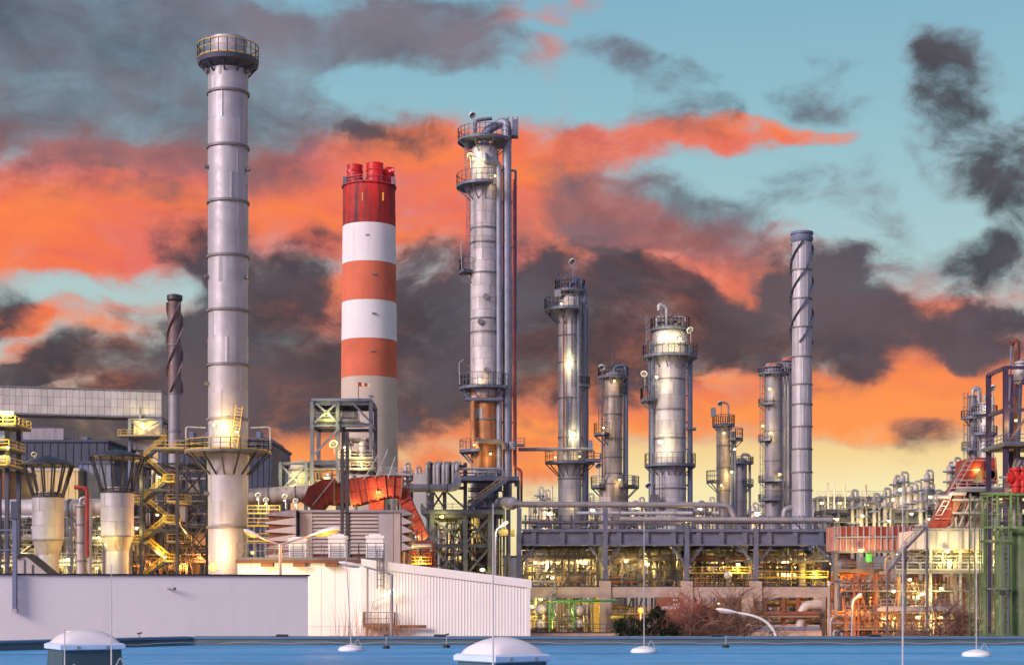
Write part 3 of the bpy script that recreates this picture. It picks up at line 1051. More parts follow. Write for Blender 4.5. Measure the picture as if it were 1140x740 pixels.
# blue mast clamped to that wall
c_ = wa.lerp(wb, .178) - w_d * .14
d = c_.y
o = thing('steel_mast', 'blue grey mast with dark box clamped to the rendered wall', 'mast', (c_.x, d, PZ(680, d)))
bar(o, 'pole', (c_.x, d, PZ(680, d)), (c_.x, d, PZ(577, d)), .13, 'slate')
bar(o, 'base', (c_.x, d, PZ(680, d) - .02), (c_.x, d, PZ(677, d)), .17, 'galv')
MB().box(c_.x - .1, c_.x + .14, d - .12, d + .12, PZ(577, d), PZ(558, d)).build('box', M['navy'], o)
for py in (590, 612):
    pipe(o, 'arm', [(c_.x - .55, d, PZ(py, d)), (c_.x - .05, d, PZ(py, d))], .03, 'slate')
for py in (652, 668):
    bar(o, 'clamp', (c_.x, d, PZ(py, d)), (c_.x, d + .3, PZ(py, d)), .05, 'galv')

# white corrugated hall with a lean-to roof, its cream left wall under a railed flat roof
D0 = 120.0
t = thing('corrugated_hall', 'white corrugated hall with sloping roof edge', 'hall', (PX(405, D0), D0, 0))


def corrugated(x0, x1, y0, y1, zb, zt0, zt1, pitch=.23, dep=.022):
    """standing-rib sheeting from (x0, y0) to (x1, y1); the top goes from zt0 to zt1"""
    a, b = Vector((x0, y0, 0)), Vector((x1, y1, 0))
    L = (b - a).length
    tt = (b - a) / L
    n = Vector((tt.y, -tt.x, 0))
    k = int(L / pitch)
    mb = MB()
    vs, fs = [], []
    for i in range(k):
        s = L * i / k
        for q, o_ in ((0, 0), (.55, 0), (.66, dep), (.89, dep)):
            u = s + q * L / k
            p = a + tt * u + n * o_
            zt = zt0 + (zt1 - zt0) * u / L
            vs += [Vector((p.x, p.y, zb)), Vector((p.x, p.y, zt))]
    m_ = len(vs) // 2
    fs = [(2 * i, 2 * i + 2, 2 * i + 3, 2 * i + 1) for i in range(m_ - 1)]
    return mb.add(vs, fs)


xl, xc, xr = PX(262, D0), PX(403, D0), PX(590, D0)
zl, zc, zr = PZ(626, D0), PZ(621.5, D0), PZ(645, D0)
y1_, yb = D0, D0 + 26
corrugated(xc, xr, D0, D0, 0, zc - .5, zr - .5).build('wall', M['white'], t)
MB().prism([(xc, D0 + .02, 0), (xr, D0 + .02, 0), (xr, D0 + .02, zr - .5), (xc, D0 + .02, zc - .5)], (0, 25, 0)).build('hall_body', M['white'], t)
MB().prism([(xc - .05, D0 - .13, zc - .62), (xr + .12, D0 - .13, zr - .62), (xr + .12, D0 - .13, zr), (xc - .05, D0 - .13, zc)], (0, .1, 0)).build('fascia', M['white'], t)
MB().prism([(xc - .05, D0 - .03, zc - .06), (xr + .12, D0 - .03, zr - .06), (xr + .12, D0 - .03, zr), (xc - .05, D0 - .03, zc)], (0, 25.2, 0)).build('roof', M['white'], t)
MB().box(xr - .28, xr + .03, D0 - .1, D0 - .055, 0, zr - .62).build('corner_trim', M['white'], t)
MB().box(xc - .05, xc + .35, D0 - .12, D0 - .055, 0, zc - .62).build('corner_trim', M['white'], t)
t2 = thing('cream_annexe', 'cream panelled annexe with railed flat roof carrying white units', 'building', (PX(335, D0), D0 + .6, 0))
yl = D0 + .9
n_p = 9
for i in range(n_p):
    a, b = xl + (xc - xl) * i / n_p, xl + (xc - xl) * (i + 1) / n_p
    for z0, z1 in ((0, PZ(697, D0)), (PZ(697, D0), zl)):
        MB().box(a + .012, b - .012, yl, yl + .12, z0 + .01, z1 - .01).build('wall_panel', M['sand_white'] if 'sand_white' in M else M['white'], t2)
MB().box(xl, xc - .06, yl + .1, yb, 0, zl - .02).build('wall_core', M['beige'], t2)
MB().box(xl - .1, xc - .06, yl - .25, yb, zl, zl + .22).build('roof_edge', M['brown'], t2)
for i in range(5):
    x = PX(296 + i * 36, D0)
    if x < xc - 1:
        MB().box(x - .45, x + .45, yl - .5, yl - .02, zl - .28, zl - .02).build('gutter_bracket', M['brown'], t2)
railing(t2, [(xl, yl - .15, zl + .22), (xc - .3, yl - .15, zl + .22), (xc + 1.6, yl - .15, zl + .22)], 'grey_steel', h=1.25, sp=.72, r=.03)
railing(t2, [(xl, yl + 9, zl + .22), (xc - .3, yl + 9, zl + .22)], 'grey_steel', h=1.2, sp=.9, r=.03)
lamp(t2, 281, 615, D0, 1200, (1, .66, .2), 'lit', 1.6, aim=P(284, 634, D0 - 4))  # its light is set well before the wall, added to warm the panels
for i, px in enumerate((331, 375, 417)):
    x0 = PX(px - 9.5, D0 + 4)
    x1 = PX(px + 9.5, D0 + 4)
    yy = D0 + 4
    lab = ['white enamelled roof unit nearest the big steel stack', 'white roof unit between two others behind the sodium lamp', 'white enamelled roof unit nearest the sloping hall roof'][i]
    u = thing('roof_unit', lab, 'roof unit', ((x0 + x1) / 2, yy, zl + .22), 'white units on the annexe roof')
    zt = PZ(594 if i else 597, yy)
    zh = zl + .22
    MB().box(x0, x1, yy, yy + 1.6, zh + .15, zt - .35).build('cabinet', M['white_unit'], u)
    MB().box(x0 - .07, x1 + .07, yy - .07, yy + 1.67, zt - .35, zt - .12).build('lid', M['white_unit'], u)
    MB().box(x0 + .2, x1 - .2, yy + .2, yy + 1.4, zt - .12, zt).build('cap', M['white_unit'], u)
    for k in range(5):
        zz = zh + .35 + k * .17
        MB().box(x0 + .12, x1 - .12, yy - .03, yy - .002, zz, zz + .1).build('vent_slat', M['galv'], u)
    for sx in (x0 + .1, x1 - .2):
        MB().box(sx, sx + .1, yy + .1, yy + 1.5, zh, zh + .15).build('foot', M['grey_steel'], u)
# wall lamp, ladder and little balcony at the hall corner
lx = PX(424, D0)
lt = thing('wall_ladder', 'caged wall ladder on the white hall corner', 'ladder', (lx, D0 - .3, PZ(655, D0)))
ladder(lt, (lx, D0 - .28, PZ(655, D0)), (lx, D0 - .28, PZ(612, D0)), .5, 'grey_steel', True)
bl = thing('wall_balcony', 'small railed maintenance balcony on the white hall wall', 'balcony', (PX(426, D0), D0 - .5, PZ(697, D0)))
x0, x1, zb = PX(406, D0), PX(446, D0), PZ(697.5, D0)
MB().box(x0, x1, D0 - 1.2, D0 - .14, zb, zb + .1).build('deck', M['brown'], bl)
railing(bl, [(x0, D0 - .16, zb + .1), (x0, D0 - 1.15, zb + .1), (x1 - .4, D0 - 1.15, zb + .1), (x1 - .4, D0 - .16, zb + .1)], 'grey_steel', h=1.0, sp=.6, r=.025)
bar(bl, 'walkway_beam', (x1, D0 - .5, zb + .05), (PX(475, D0), D0 - .5, zb + .05), .22, 'brown')
bar(bl, 'post', (x1 - .2, D0 - 1.1, zb), (x1 - .2, D0 - 1.1, zb + 1.7), .06, 'grey_steel')
for x in (x0 + .2, x1 - .2):
    bar(bl, 'bracket', (x, D0 - 1.1, zb), (x, D0 - .16, zb - .9), .08, 'grey_steel')
wl = thing('wall_lamp', 'lit angled tube lamp on the white hall corner', 'lamp', P(434, 658, D0 - .5))
a, b = P(428, 663, D0 - .7), P(438, 655.5, D0 - .9)
MB().tube([a, b], .12, 10).build('tube', M['lit_w'], wl, True)
pipe(wl, 'arm', [P(415, 676, D0 - .15), P(414.5, 668, D0 - .5), a], .05, 'white_unit', .3)
lamp_light(wl, P(430, 662, D0 - 2.2), 60, WARM)


# ------------------------------------------------------------------ street lamps
def mast(px, d, top_py, label, r=.09, base_py=None):
    t = thing('street_lamp', label, 'street lamp', (PX(px, d), d, 0), 'street lamps')
    H_ = PZ(top_py, d)
    MB().lathe([(.22, 0), (.22, .5), (r * 1.5, .6), (r * 1.25, H_ * .4), (r, H_)], (PX(px, d), d, 0), 10).build('pole', M['galv'], t, True)
    return t


def head(t, a, b, w, m='lit_o', power=300, col=SOD, on=True):
    """lamp head from a (joint) to b (tip): flat shell above, glowing bowl below"""
    a, b = Vector(a), Vector(b)
    dr = (b - a).normalized()
    sd = Vector((0, 1, 0))
    n = 10
    vs, fs = [], []
    for i in range(n + 1):
        q = i / n
        hw = w * (.35 + .65 * min(1, q * 2.2)) * (1 if q < .85 else 1 - (q - .85) * 3.5)
        p = a.lerp(b, q)
        up = dr.cross(sd).normalized()
        if up.z < 0:
            up = -up
        for k in range(7):
            an = pi * k / 6
            vs.append(p + sd * cos(an) * hw + up * sin(an) * hw * .62)
    for i in range(n):
        for k in range(6):
            fs.append((i * 7 + k, (i + 1) * 7 + k, (i + 1) * 7 + k + 1, i * 7 + k + 1))
        fs.append((i * 7 + 6, (i + 1) * 7 + 6, (i + 1) * 7, i * 7))
    fs += [tuple(range(7)), tuple(range(n * 7, n * 7 + 7))[::-1]]
    h = MB().add(vs, fs).build('lamp_head', M['white_unit'], t, True)
    vs, fs = [], []
    for i in range(9):
        q = .22 + .70 * i / 8
        p = a.lerp(b, q)
        s = sin(pi * (i + .4) / 8.8) ** .4
        for k in range(7):
            an = pi * k / 6
            vs.append(p + sd * cos(an) * w * .8 * s - up * (sin(an) * w * .62 * s + .004))
    for i in range(8):
        for k in range(6):
            fs.append((i * 7 + k, i * 7 + k + 1, (i + 1) * 7 + k + 1, (i + 1) * 7 + k))
    MB().add(vs, fs).build('bowl', M[m] if on else M['dome'], h, True)
    if on and power:
        lamp_light(t, a.lerp(b, .6) - Vector((0, .3, w * 1.9)), power, col)
    return h


d = 96.0
t = mast(312, d, 606, 'double armed street lamp with both sodium heads lit')
j = P(312, 606, d)
pipe(t, 'arm', [j, P(290, 598, d)], .06, 'galv')
pipe(t, 'arm', [j, P(345, 596, d)], .06, 'galv')
head(t, P(291, 598.5, d), P(271, 590, d), .28, 'lit_o', 500)
head(t, P(344, 596.5, d), P(379, 588, d), .36, 'lit_o', 700)
d = 88.0
t = mast(436, d, 639, 'street lamp with sloping arm before the white hall', .08)
pipe(t, 'arm', [P(436, 639, d), P(405, 630, d)], .05, 'galv')
head(t, P(407, 631, d), P(377, 626, d), .22, on=False)
d = 66.0
t = mast(865, d, 712, 'street lamp with curved pale neck before the bare shrub', .06)
pipe(t, 'neck', [P(865, 712, d), P(862, 702, d), P(853, 691, d), P(838, 684.5, d), P(822, 682, d)], .055, 'white_unit', .5)
head(t, P(824, 682.5, d), P(797, 678, d), .17, on=False)
d = 170.0
t = mast(551.5, d, 592, 'slim street lamp lit beside the steel table frame', .09)
pipe(t, 'arm', [P(551.5, 594, d), P(553, 588.5, d), P(558, 585, d)], .08, 'galv', .4)
head(t, P(557, 585.5, d), P(566, 580, d), .3, 'lit', 700, WHT)
d = 140.0
t = mast(948.5, d, 672, 'slim street lamp with sodium light behind the roof edge', .08)
pipe(t, 'arm', [P(948.5, 674, d), P(949.5, 667, d), P(954, 664, d)], .07, 'galv', .4)
head(t, P(953, 664.5, d), P(960, 661, d), .3, 'lit_o', 700, SOD)

# ================================================================== left part of the plant
# ---- two vent stacks with funnel caps
M['cap_dark'] = mat('dark_cap_steel', (.035, .033, .04), .5, .2, .2, 1)


def vent_stack(px, d, r_, y_hat, y_rim, rim, y_top, y_con, y_nar, r2, label):
    s = d / F
    x = PX(px, d)
    t = thing('vent_stack', label, 'vent stack', (x, d, 0), 'vent stacks with dark conical hats')
    r, R2, RR = r_ * s, r2 * s, rim * s
    zt, zc_, zn = PZ(y_top, d), PZ(y_con, d), PZ(y_nar, d)
    shell(t, (x, d), zc_, zt, r, (zt - zc_) / 3, 6, 'stack', int(px), 'stack')
    band(t, (x, d), zc_, r, .18, 'stack_ring', .06)
    band(t, (x, d), zt, r, .2, 'cap_dark', .08)
    MB().lathe([(R2, zn), (r, zc_)], (x, d, 0), 32).build('cone', M['clad_warm'], t, True)
    shell(t, (x, d), 0, zn, R2, zn / 4, 4, 'stack', int(px) + 3, 'stack')
    MB().lathe([(r * .78, zt), (r * .78, zt + .55), (r * .7, zt + .55), (r * .7, zt - .5)], (x, d, 0), 28).build('collar', M['clad_warm'], t, True)
    zr, zh = PZ(y_rim, d), PZ(y_hat, d)
    MB().lathe([(RR, zr - .12), (RR, zr + .06), (RR * .55, zr + (zh - zr) * .55), (0, zh), ], (x, d, 0), 14).build('hat', M['cap_dark'], t)
    MB().lathe([(0, zr + .1), (RR * .985, zr - .10)], (x, d, 0), 14).build('hat_lining', M['dark_steel'], t)
    n = 14
    for i in range(n):
        an = 2 * pi * (i + .5) / n
        e_ = Vector((cos(an), sin(an), 0))
        b0 = Vector((x, d, 0))
        bar(t, 'strut', b0 + e_ * (r * .97) + Vector((0, 0, zt + .1)), b0 + e_ * RR * .93 + Vector((0, 0, zr - .08)), .16, 'cap_dark')
    band(t, (x, d), zt + .35, r * .93, .12, 'cap_dark', .06)
    return t


t = vent_stack(53.5, 182, 17.2, 506.5, 517, 29.5, 553, 601, 617, 12, 'shorter hatted vent stack beside the blue mast')
lamp_light(t, P(62, 614, 174), 450, (1, .8, .12))
lamp_light(t, P(74, 592, 176), 220, (1, .8, .12))
t = vent_stack(130.5, 176, 18, 499.5, 508.5, 31.5, 548, 597, 613, 12.4, 'taller hatted vent stack beside the yellow stair tower')
lamp(t, 118, 606, 171, 500, (1, .74, .18), 'lit', 1.6, aim=P(119, 606, 172))

# ---- the tall steel stack
RN = 2.8
d = 220.0
x = PX(254, d)
s = d / F
t = thing('steel_stack', 'tall bare steel stack with yellow railed crown platform', 'chimney', (x, d, 0))
r = 22.2 * s
rings = [PZN(y, d) for y in (98, 159, 221, 282, 343, 404, 465)]
secs = [PZN(66, d)] + rings + [PZN(527, d), PZN(586, d), PZN(645, d), 0]
for i, (za, zb) in enumerate(zip(secs[1:], secs[:-1])):
    shell(t, (x, d), za, zb, r, (zb - za) / (2 if zb - za < 10 else 3), 3, 'stack', 40 + i, 'stack', 'shell_plate')
for z in rings + [PZN(586, d)]:
    band(t, (x, d), z, r, .32, 'stack_ring', .2)
MB().lathe([(r * .93, PZN(64, d)), (r * .93, PZN(40, d)), (r * .96, PZN(40, d)), (r * .96, PZN(37, d)), (r * .86, PZN(37, d)), (r * .86, PZN(64, d))], (x, d, 0), 32).build('rim', M['stack'], t, True)
MB().lathe([(r * 1.0, PZN(72, d)), (33 * s, PZN(66, d)), (34 * s, PZN(60.5, d)), (r * .94, PZN(60.5, d))], (x, d, 0), 32).build('crown_platform', M['navy'], t, True)
rails([(x + 33.5 * s * cos(2 * pi * i / 22), d + 33.5 * s * sin(2 * pi * i / 22), PZN(60.5, d)) for i in range(23)], 1.95, 3.2, .055).build('railing', M['yellow'], t)
for i in range(10):
    an = 2 * pi * (i + .5) / 10
    bar(t, 'bracket', (x + r * cos(an), d + r * sin(an), PZN(77, d)), (x + 31 * s * cos(an), d + 31 * s * sin(an), PZN(67, d)), .22, 'navy')
for an, py in ((-2.6, 75), (-.4, 75), (-2.75, 182), (-.3, 185), (-2.75, 305), (-.35, 306), (-2.7, 425), (-2.75, 548)):
    c_ = Vector((x + r * cos(an), d + r * sin(an), PZN(py, d)))
    MB().tube([c_, c_ + Vector((cos(an), sin(an), 0)) * .5], .28, 10).build('nozzle', M['stack_ring'], t, True)
zd = PZN(501, d)
dk = ring_deck(t, (x, d), zd, r, 48 * s, -180, 0, 'grey_steel', 'yellow', 1.5, .3, 0, 2.0, .05)
ring_deck(t, (x, d), zd, r, 48 * s, 0, 180, 'grey_steel', 'galv', 1.5, .3, 0, 2.0, .05)
for i in range(14):
    an = 2 * pi * (i + .5) / 14
    bar(dk, 'bracket', (x + r * 1.01 * cos(an), d + r * 1.01 * sin(an), PZN(527, d)), (x + 46 * s * cos(an), d + 46 * s * sin(an), zd - .3), .2, 'dark_steel')
MB().lathe([(r + .02, PZN(527, d)), (r * 1.04, PZN(525, d)), (r * 1.06, zd - .35), (r, zd - .3)], (x, d, 0), 32).build('skirt', M['stack'], t, True)
a = Vector((x + 10 * s, d - r - .3, zd))
ladder(t, a, a + Vector((.8, 0, 6)), .9, 'yellow', False, name='davit_ladder')
lamp(t, 238, 473, d - r, 800, WARM, 'lit_w', 1.6, aim=P(244, 470, d - r - 2.5))
lamp(t, 264, 481, d - r - .6, 350, WARM, 'lit_w', 1.2, aim=P(262, 482, d - r - 2.5))
for k, px in enumerate((207, 301)):
    pipe(t, 'davit', [P(px, 500, d - 1), P(px, 475, d - 1), P(px - 22 if k else px + 22, 476, d - 1)], .12, 'galv')
lamp_light(t, P(243, 612, d - 6), 1800, (1, .6, .2))
# sodium floodlight on a post in front of the stack
d2 = 150.0
t = thing('floodlight_mast', 'blazing sodium floodlight low beside the tall steel stack', 'floodlight', (PX(237, d2), d2, 0))
bar(t, 'pole', (PX(237, d2), d2 + .3, 0), P(237, 629, d2 + .3), .14, 'grey_steel')
MB().box(PX(233.5, d2), PX(240.5, d2), d2 + .1, d2 + .5, PZ(635, d2), PZ(627, d2)).build('housing', M['grey_steel'], t)
MB().lathe([(0, -.28), (.25, -.22), (.38, -.05), (.40, .12)], P(237, 631, d2), 16, (0, 1, .1)).build('lens', glow('lamp_blazing', (1, .38, .06), 2.2), t, True)
lamp_light(t, P(240, 628, d2 - .8), 1500, (1, .5, .14), .4)
lamp_light(t, P(228, 618, d2 + 30), 6500, (1, .45, .1), .6)

# ---- thin rusty stack with wind strakes
d = 252.0
x, s = PX(194.5, d), d / F
t = thing('rusty_stack', 'thin rust purple stack with spiral strakes', 'chimney', (x, d, 0))
r = 6.9 * s
for i, (ya, yb_, m_) in enumerate(((332, 384, 'rusty_stack'), (384, 438, 'rusty_stack'), (438, 480, 'clad_dark'), (480, 520, 'clad_dark'))):
    MB().lathe([(r, PZ(yb_, d) + .04), (r, PZ(ya, d) - .04)], (x, d, 0), 24).build('shell_course', M[m_], t, True)
MB().lathe([(r, 0), (r, PZ(520, d) - .04)], (x, d, 0), 24).build('shell_course', M['brown'], t, True)
for ya in (384, 438, 480, 520):
    band(t, (x, d), PZ(ya, d), r, .3, 'stack_ring', .12)
MB().lathe([(r, PZ(336, d)), (r * 1.25, PZ(334, d)), (r * 1.25, PZ(329, d)), (r * .8, PZ(328, d)), (r * .8, PZ(340, d))], (x, d, 0), 24).build('rim', M['dark_steel'], t, True)


def strake(t, x, d, r, za, zb, ph, turns, m, w=.35):
    mb = MB()
    n = 48
    vs, fs = [], []
    for i in range(n + 1):
        q = i / n
        an = ph + q * turns * 2 * pi
        e_ = Vector((cos(an), sin(an), 0))
        c0 = Vector((x, d, za + (zb - za) * q))
        vs += [c0 + e_ * (r - .02), c0 + e_ * (r + w), c0 + e_ * (r + w) + Vector((0, 0, .16)), c0 + e_ * (r - .02) + Vector((0, 0, .16))]
    for i in range(n):
        for k in range(4):
            fs.append((i * 4 + k, i * 4 + (k + 1) % 4, (i + 1) * 4 + (k + 1) % 4, (i + 1) * 4 + k))
    fs += [(3, 2, 1, 0), (n * 4, n * 4 + 1, n * 4 + 2, n * 4 + 3)]
    mb.add(vs, fs).build('strake', m, t)


for k in range(3):
    strake(t, x, d, r, PZ(438, d), PZ(338, d), k * 2.094, .9, M['rusty_stack'])

# ---- stair tower with yellow handrails
t = thing('stair_tower', 'steel stair tower with zigzag yellow handrails', 'stair tower', (PX(190, 232), 232, 0))
d = 230.0
xa, xb = PX(158, d), PX(198, d)
for px in (157.5, 197.5):
    bar(t, 'column', (PX(px, d - 2), d - 2, 0), P(px, 503, d - 2), .45, 'dark_steel', kind='i')
    bar(t, 'column', (PX(px, d + 4), d + 4, 0), P(px, 503, d + 4), .45, 'dark_steel', kind='i')
bar(t, 'column', (PX(231, d + 5), d + 5, 0), P(231, 503, d + 5), .45, 'dark_steel', kind='i')
flights = [(645, 625), (625, 604), (604, 582), (582, 560), (560, 537), (537, 514), (514, 492)]
for i, (ya, yb_) in enumerate(flights):
    dy = d - .7 if i % 2 == 0 else d + 2.2
    x0, x1 = (PX(160, d), PX(186, d)) if i % 2 == 0 else (PX(186, d), PX(160, d))
    z0, z1 = PZ(ya, d), PZ(yb_, d)
    for sy in (-.55, .55):
        st = bar(t, 'stringer', (x0, dy + sy, z0), (x1, dy + sy, z1), .1, 'dark_steel', .35)
        mb = MB()
        for q in (.5, 1.05):
            mb.bar((x0, dy + sy, z0 + q), (x1, dy + sy, z1 + q), .085)
        for k in range(5):
            f_ = k / 4
            p = Vector((x0, dy + sy, z0)).lerp(Vector((x1, dy + sy, z1)), f_)
            mb.bar(p, p + Vector((0, 0, 1.05)), .06)
        mb.build('handrail', M['yellow'], t)
    for k in range(10):
        f_ = (k + .5) / 10
        p = Vector((x0, dy, z0)).lerp(Vector((x1, dy, z1)), f_)
        MB().box(p.x - .17, p.x + .17, dy - .5, dy + .5, p.z - .03, p.z + .03).build('tread', M['grating'], t)
    if i < 6:
        q = x1 + (1.0 if x1 > x0 else -1.0)
        deck(t, min(q, x1) - .3, max(q, x1) + .3, d - 1.3, d + 2.9, z1 - .1, 'grating', .1, 'yellow', 'fb' + ('r' if x1 > x0 else 'l'))
for py in (560, 604):
    deck(t, PX(188, d), PX(208, d), d - 1.3, d + 3.5, PZ(py, d), 'grating', .1, 'yellow', 'fr')
deck(t, PX(176, d), PX(234, d), d - 2.2, d + 4, PZ(502, d), 'grating', .2, 'yellow', 'fb')
for y_ in (d - 2, d + 4):
    for py in (545, 590):
        bar(t, 'beam', P(157.5, py, y_), P(197.5, py, y_), .25, 'dark_steel', .35)
bar(t, 'brace', P(197.5, 520, d + 4), P(231, 560, d + 4), .22, 'dark_steel')
bar(t, 'brace', P(231, 520, d + 4), P(197.5, 560, d + 4), .22, 'dark_steel')
bar(t, 'brace', P(197.5, 580, d + 4), P(231, 625, d + 4), .22, 'dark_steel')
bar(t, 'brace', P(231, 580, d + 4), P(197.5, 625, d + 4), .22, 'dark_steel')
for py in (518, 562, 608):
    bar(t, 'beam', P(197.5, py, d + 4), P(231, py, d + 4), .25, 'dark_steel', .35)
for px, py in ((151, 535), (152, 588), (177, 531), (183, 620), (175, 573)):
    lamp(t, px, py, d - 2.5, 200, (1, .76, .22), 'lit_w', 1.3)
lamp_light(t, P(175, 615, d + 1), 650, (1, .6, .18))
lamp_light(t, P(205, 590, d + 3), 800, (1, .5, .15))
# ---- boiler equipment behind the stair tower
t = thing('boiler_steelwork', 'braced steel frame of pipes behind the yellow stair tower', 'process unit', (PX(200, 245), 245, 0))
dd_ = 243.0
frame(t, [PX(150, dd_), PX(180, dd_), PX(208, dd_), PX(236, dd_)], [dd_, dd_ + 9], [PZ(620, dd_), PZ(585, dd_), PZ(548, dd_), PZ(515, dd_)], 'dark_steel', .4, .35, [(2, 0, 0), (2, 1, 0), (0, 1, 0), (1, 2, 0)])
unit(t, PX(150, dd_), PX(236, dd_), dd_ + 1, dd_ + 8, PZ(640, dd_), PZ(520, dd_), 11, 16, 16, 2, 3, 8, ('pipe', 'pipe_rust', 'clad', 'brown', 'pipe'), .6, (0, 6))
for (px, py, w_, h_) in ((202, 570, 12, 22), (222, 600, 16, 14), (215, 545, 14, 14)):
    c_ = P(px, py, dd_ + 2)
    MB().box(c_.x - w_ / 2 * .135, c_.x + w_ / 2 * .135, dd_ + 1, dd_ + 3, c_.z - h_ / 2 * .135, c_.z + h_ / 2 * .135).build('cabinet', M['beige'], t)
lattice(t, PX(150, dd_), PX(236, dd_), dd_ - .5, dd_ + 3, PZ(645, dd_), PZ(530, dd_), 42, 18, 'dark_steel', 3)
for px, py in ((205, 628), (222, 620), (168, 628)):
    lamp(t, px, py, dd_ - .5, 900, SOD, 'lit_o', 1.2)

# ---- pale conveyor gallery at the top left and its tower
d = 300.0
t = thing('conveyor_gallery', 'long pale panelled conveyor gallery on a blue frame tower', 'gallery', (PX(160, d), d, 0))
x0, x1 = PX(-46, d), PX(180, d)
n_p = 32
for i in range(n_p):
    a, b = x0 + (x1 - x0) * i / n_p, x0 + (x1 - x0) * (i + 1) / n_p
    ft, fb = 429 + 7 * (i + .5) / n_p, 457.5 + 6.5 * (i + .5) / n_p
    zt, zb_ = PZ(ft, d), PZ(fb, d)
    for k in range(3):
        za, zc_ = zb_ + (zt - zb_) * k / 3, zb_ + (zt - zb_) * (k + 1) / 3
        MB().box(a + .03, b - .03, d, d + .2, za + .025, zc_ - .025).build('wall_panel', M['gantry'], t)
MB().prism([(x0, d + .15, PZ(457.7, d)), (x1, d + .15, PZ(463.8, d)), (x1, d + .15, PZ(436.3, d)), (x0, d + .15, PZ(429.3, d))], (0, 5, 0)).build('gallery_body', M['gantry'], t)
MB().prism([(x0, d - .2, PZ(429.2, d)), (x1, d - .2, PZ(436.2, d)), (x1, d - .2, PZ(434.6, d)), (x0, d - .2, PZ(427.6, d))], (0, 5.6, 0)).build('roof', M['grey_steel'], t)
MB().prism([(x0, d - .15, PZ(459.4, d)), (x1, d - .15, PZ(465.6, d)), (x1, d - .15, PZ(464.0, d)), (x0, d - .15, PZ(457.8, d))], (0, 5.6, 0)).build('sill_beam', M['grey_steel'], t)
frame(t, [PX(145, d), PX(180, d)], [d - .5, d + 6], [PZ(560, d), PZ(515, d), PZ(487, d), PZ(465.9, d)], 'blue_steel', .5, .45, [(0, 0, 0), (0, 1, 0), (0, 2, 0)])
MB().box(PX(148, d), PX(177, d), d + .6, d + 5, PZ(500, d), PZ(468, d)).build('cabin', M['beige'], t)
deck(t, PX(134, d), PX(186, d), d - 2, d + .2, PZ(487, d), 'grating', .2, 'yellow', 'flr')
MB().lathe([(.25, PZ(468, d)), (.12, PZ(456, d)), (0, PZ(452, d))], (PX(157, d), d - .4, 0), 8).build('finial', M['blue_steel'], t)
lamp(t, 158, 472, d - 1.0, 900, (1, .78, .2), 'lit_w', 1.2)

# ---- dark halls behind
def hall(name, label, px0, px1, py, d, dep, m, roof_m=None, pitch=0, parts=None, ribs=0, cat='building'):
    t = thing(name, label, cat, (PX((px0 + px1) / 2, d), d, 0))
    x0, x1, z = PX(px0, d), PX(px1, d), PZ(py, d)
    MB().box(x0, x1, d, d + dep, 0, z).build('wall', M[m], t)
    MB().box(x0 - .3, x1 + .3, d - .3, d + dep + .3, z, z + .5).build('roof', M[roof_m or m], t)
    for i in range(ribs):
        x = x0 + (x1 - x0) * (i + .5) / ribs
        MB().box(x - .1, x + .1, d - .12, d - .004, 0, z - .02).build('rib', M[m], t)
    return t


t = hall('navy_hall', 'long dark navy clad hall with stepped grey roof house', -70, 120, 492, 330, 40, 'navy', 'navy', ribs=22)
MB().box(PX(24, 332), PX(69, 332), 333, 345, PZ(492, 330), PZ(476, 332)).build('roof_house', M['clad_dark'], t)
MB().box(PX(24, 332), PX(62, 332), 334, 343, PZ(476, 332) + .02, PZ(474, 332)).build('roof_house_lid', M['navy'], t)
for px, w_, h_ in ((53, 10, 6), (97, 6, 7), (75, 3, 5)):
    MB().box(PX(px - w_ / 2, 336), PX(px + w_ / 2, 336), 334, 338, PZ(491.4, 330), PZ(491 - h_, 330)).build('roof_vent', M['slate'], t)
t = hall('slate_hall', 'dull slate hall standing between the two hatted stacks', 88, 126, 516, 300, 12, 'slate', 'navy', ribs=6)
t = hall('sand_hall', 'sand coloured clad hall behind the shorter hatted stack', 10, 87, 524, 296, 14, 'sand', 'clad_dark', ribs=10)
lamp_light(t, P(60, 545, 286), 3500, (1, .72, .3))
t = hall('brick_hall', 'rust streaked brown building at the far edge below yellow platforms', -60, 10, 524, 262, 14, 'brown', 'dark_steel', ribs=8)
t = hall('boiler_house', 'dark ribbed boiler house behind the tall steel stack', 176, 302, 493, 345, 30, 'navy', 'navy', ribs=20)
MB().prism([(PX(176, 345), 345, PZ(493, 345) + .5), (PX(302, 345), 345, PZ(493, 345) + .5), (PX(296, 345), 350, PZ(484, 345)), (PX(182, 345), 350, PZ(484, 345))], (0, 22, 0)).build('roof_slope', M['navy'], t)
for i in range(5):
    MB().box(PX(205 + i * 19, 344), PX(210 + i * 19, 344), 349, 353, PZ(486, 345), PZ(478, 345)).build('roof_vent', M['slate'], t)

# ---- yellow platforms at the left edge
d = 215.0
t = thing('loading_tower', 'yellow railed platforms of a tower cut by the frame edge', 'tower', (PX(4, d), d, 0))
for px in (-14, 8):
    for y_ in (d, d + 5):
        bar(t, 'column', (PX(px, d), y_, 0), (PX(px, d), y_, PZ(462, d)), .5, 'navy', kind='i')
for py, px1 in ((476, 21), (502, 14), (521, 12)):
    deck(t, PX(-20, d), PX(px1, d), d - 1.5, d + 5.5, PZ(py, d), 'dark_steel', .3, 'yellow', 'fblr')
    deck_z = PZ(py, d)
for py in (480, 510):
    bar(t, 'brace', (PX(-14, d), d - .2, PZ(py + 20, d)), (PX(8, d), d - .2, PZ(py, d)), .25, 'navy')
drum(t, P(-8, 512, d - .4), P(9, 512, d - .4), .7, 'clad', 'drum', False)
MB().box(PX(-2, d), PX(7, d), d - .8, d + .4, PZ(492, d), PZ(480, d)).build('hopper', M['slate'], t)
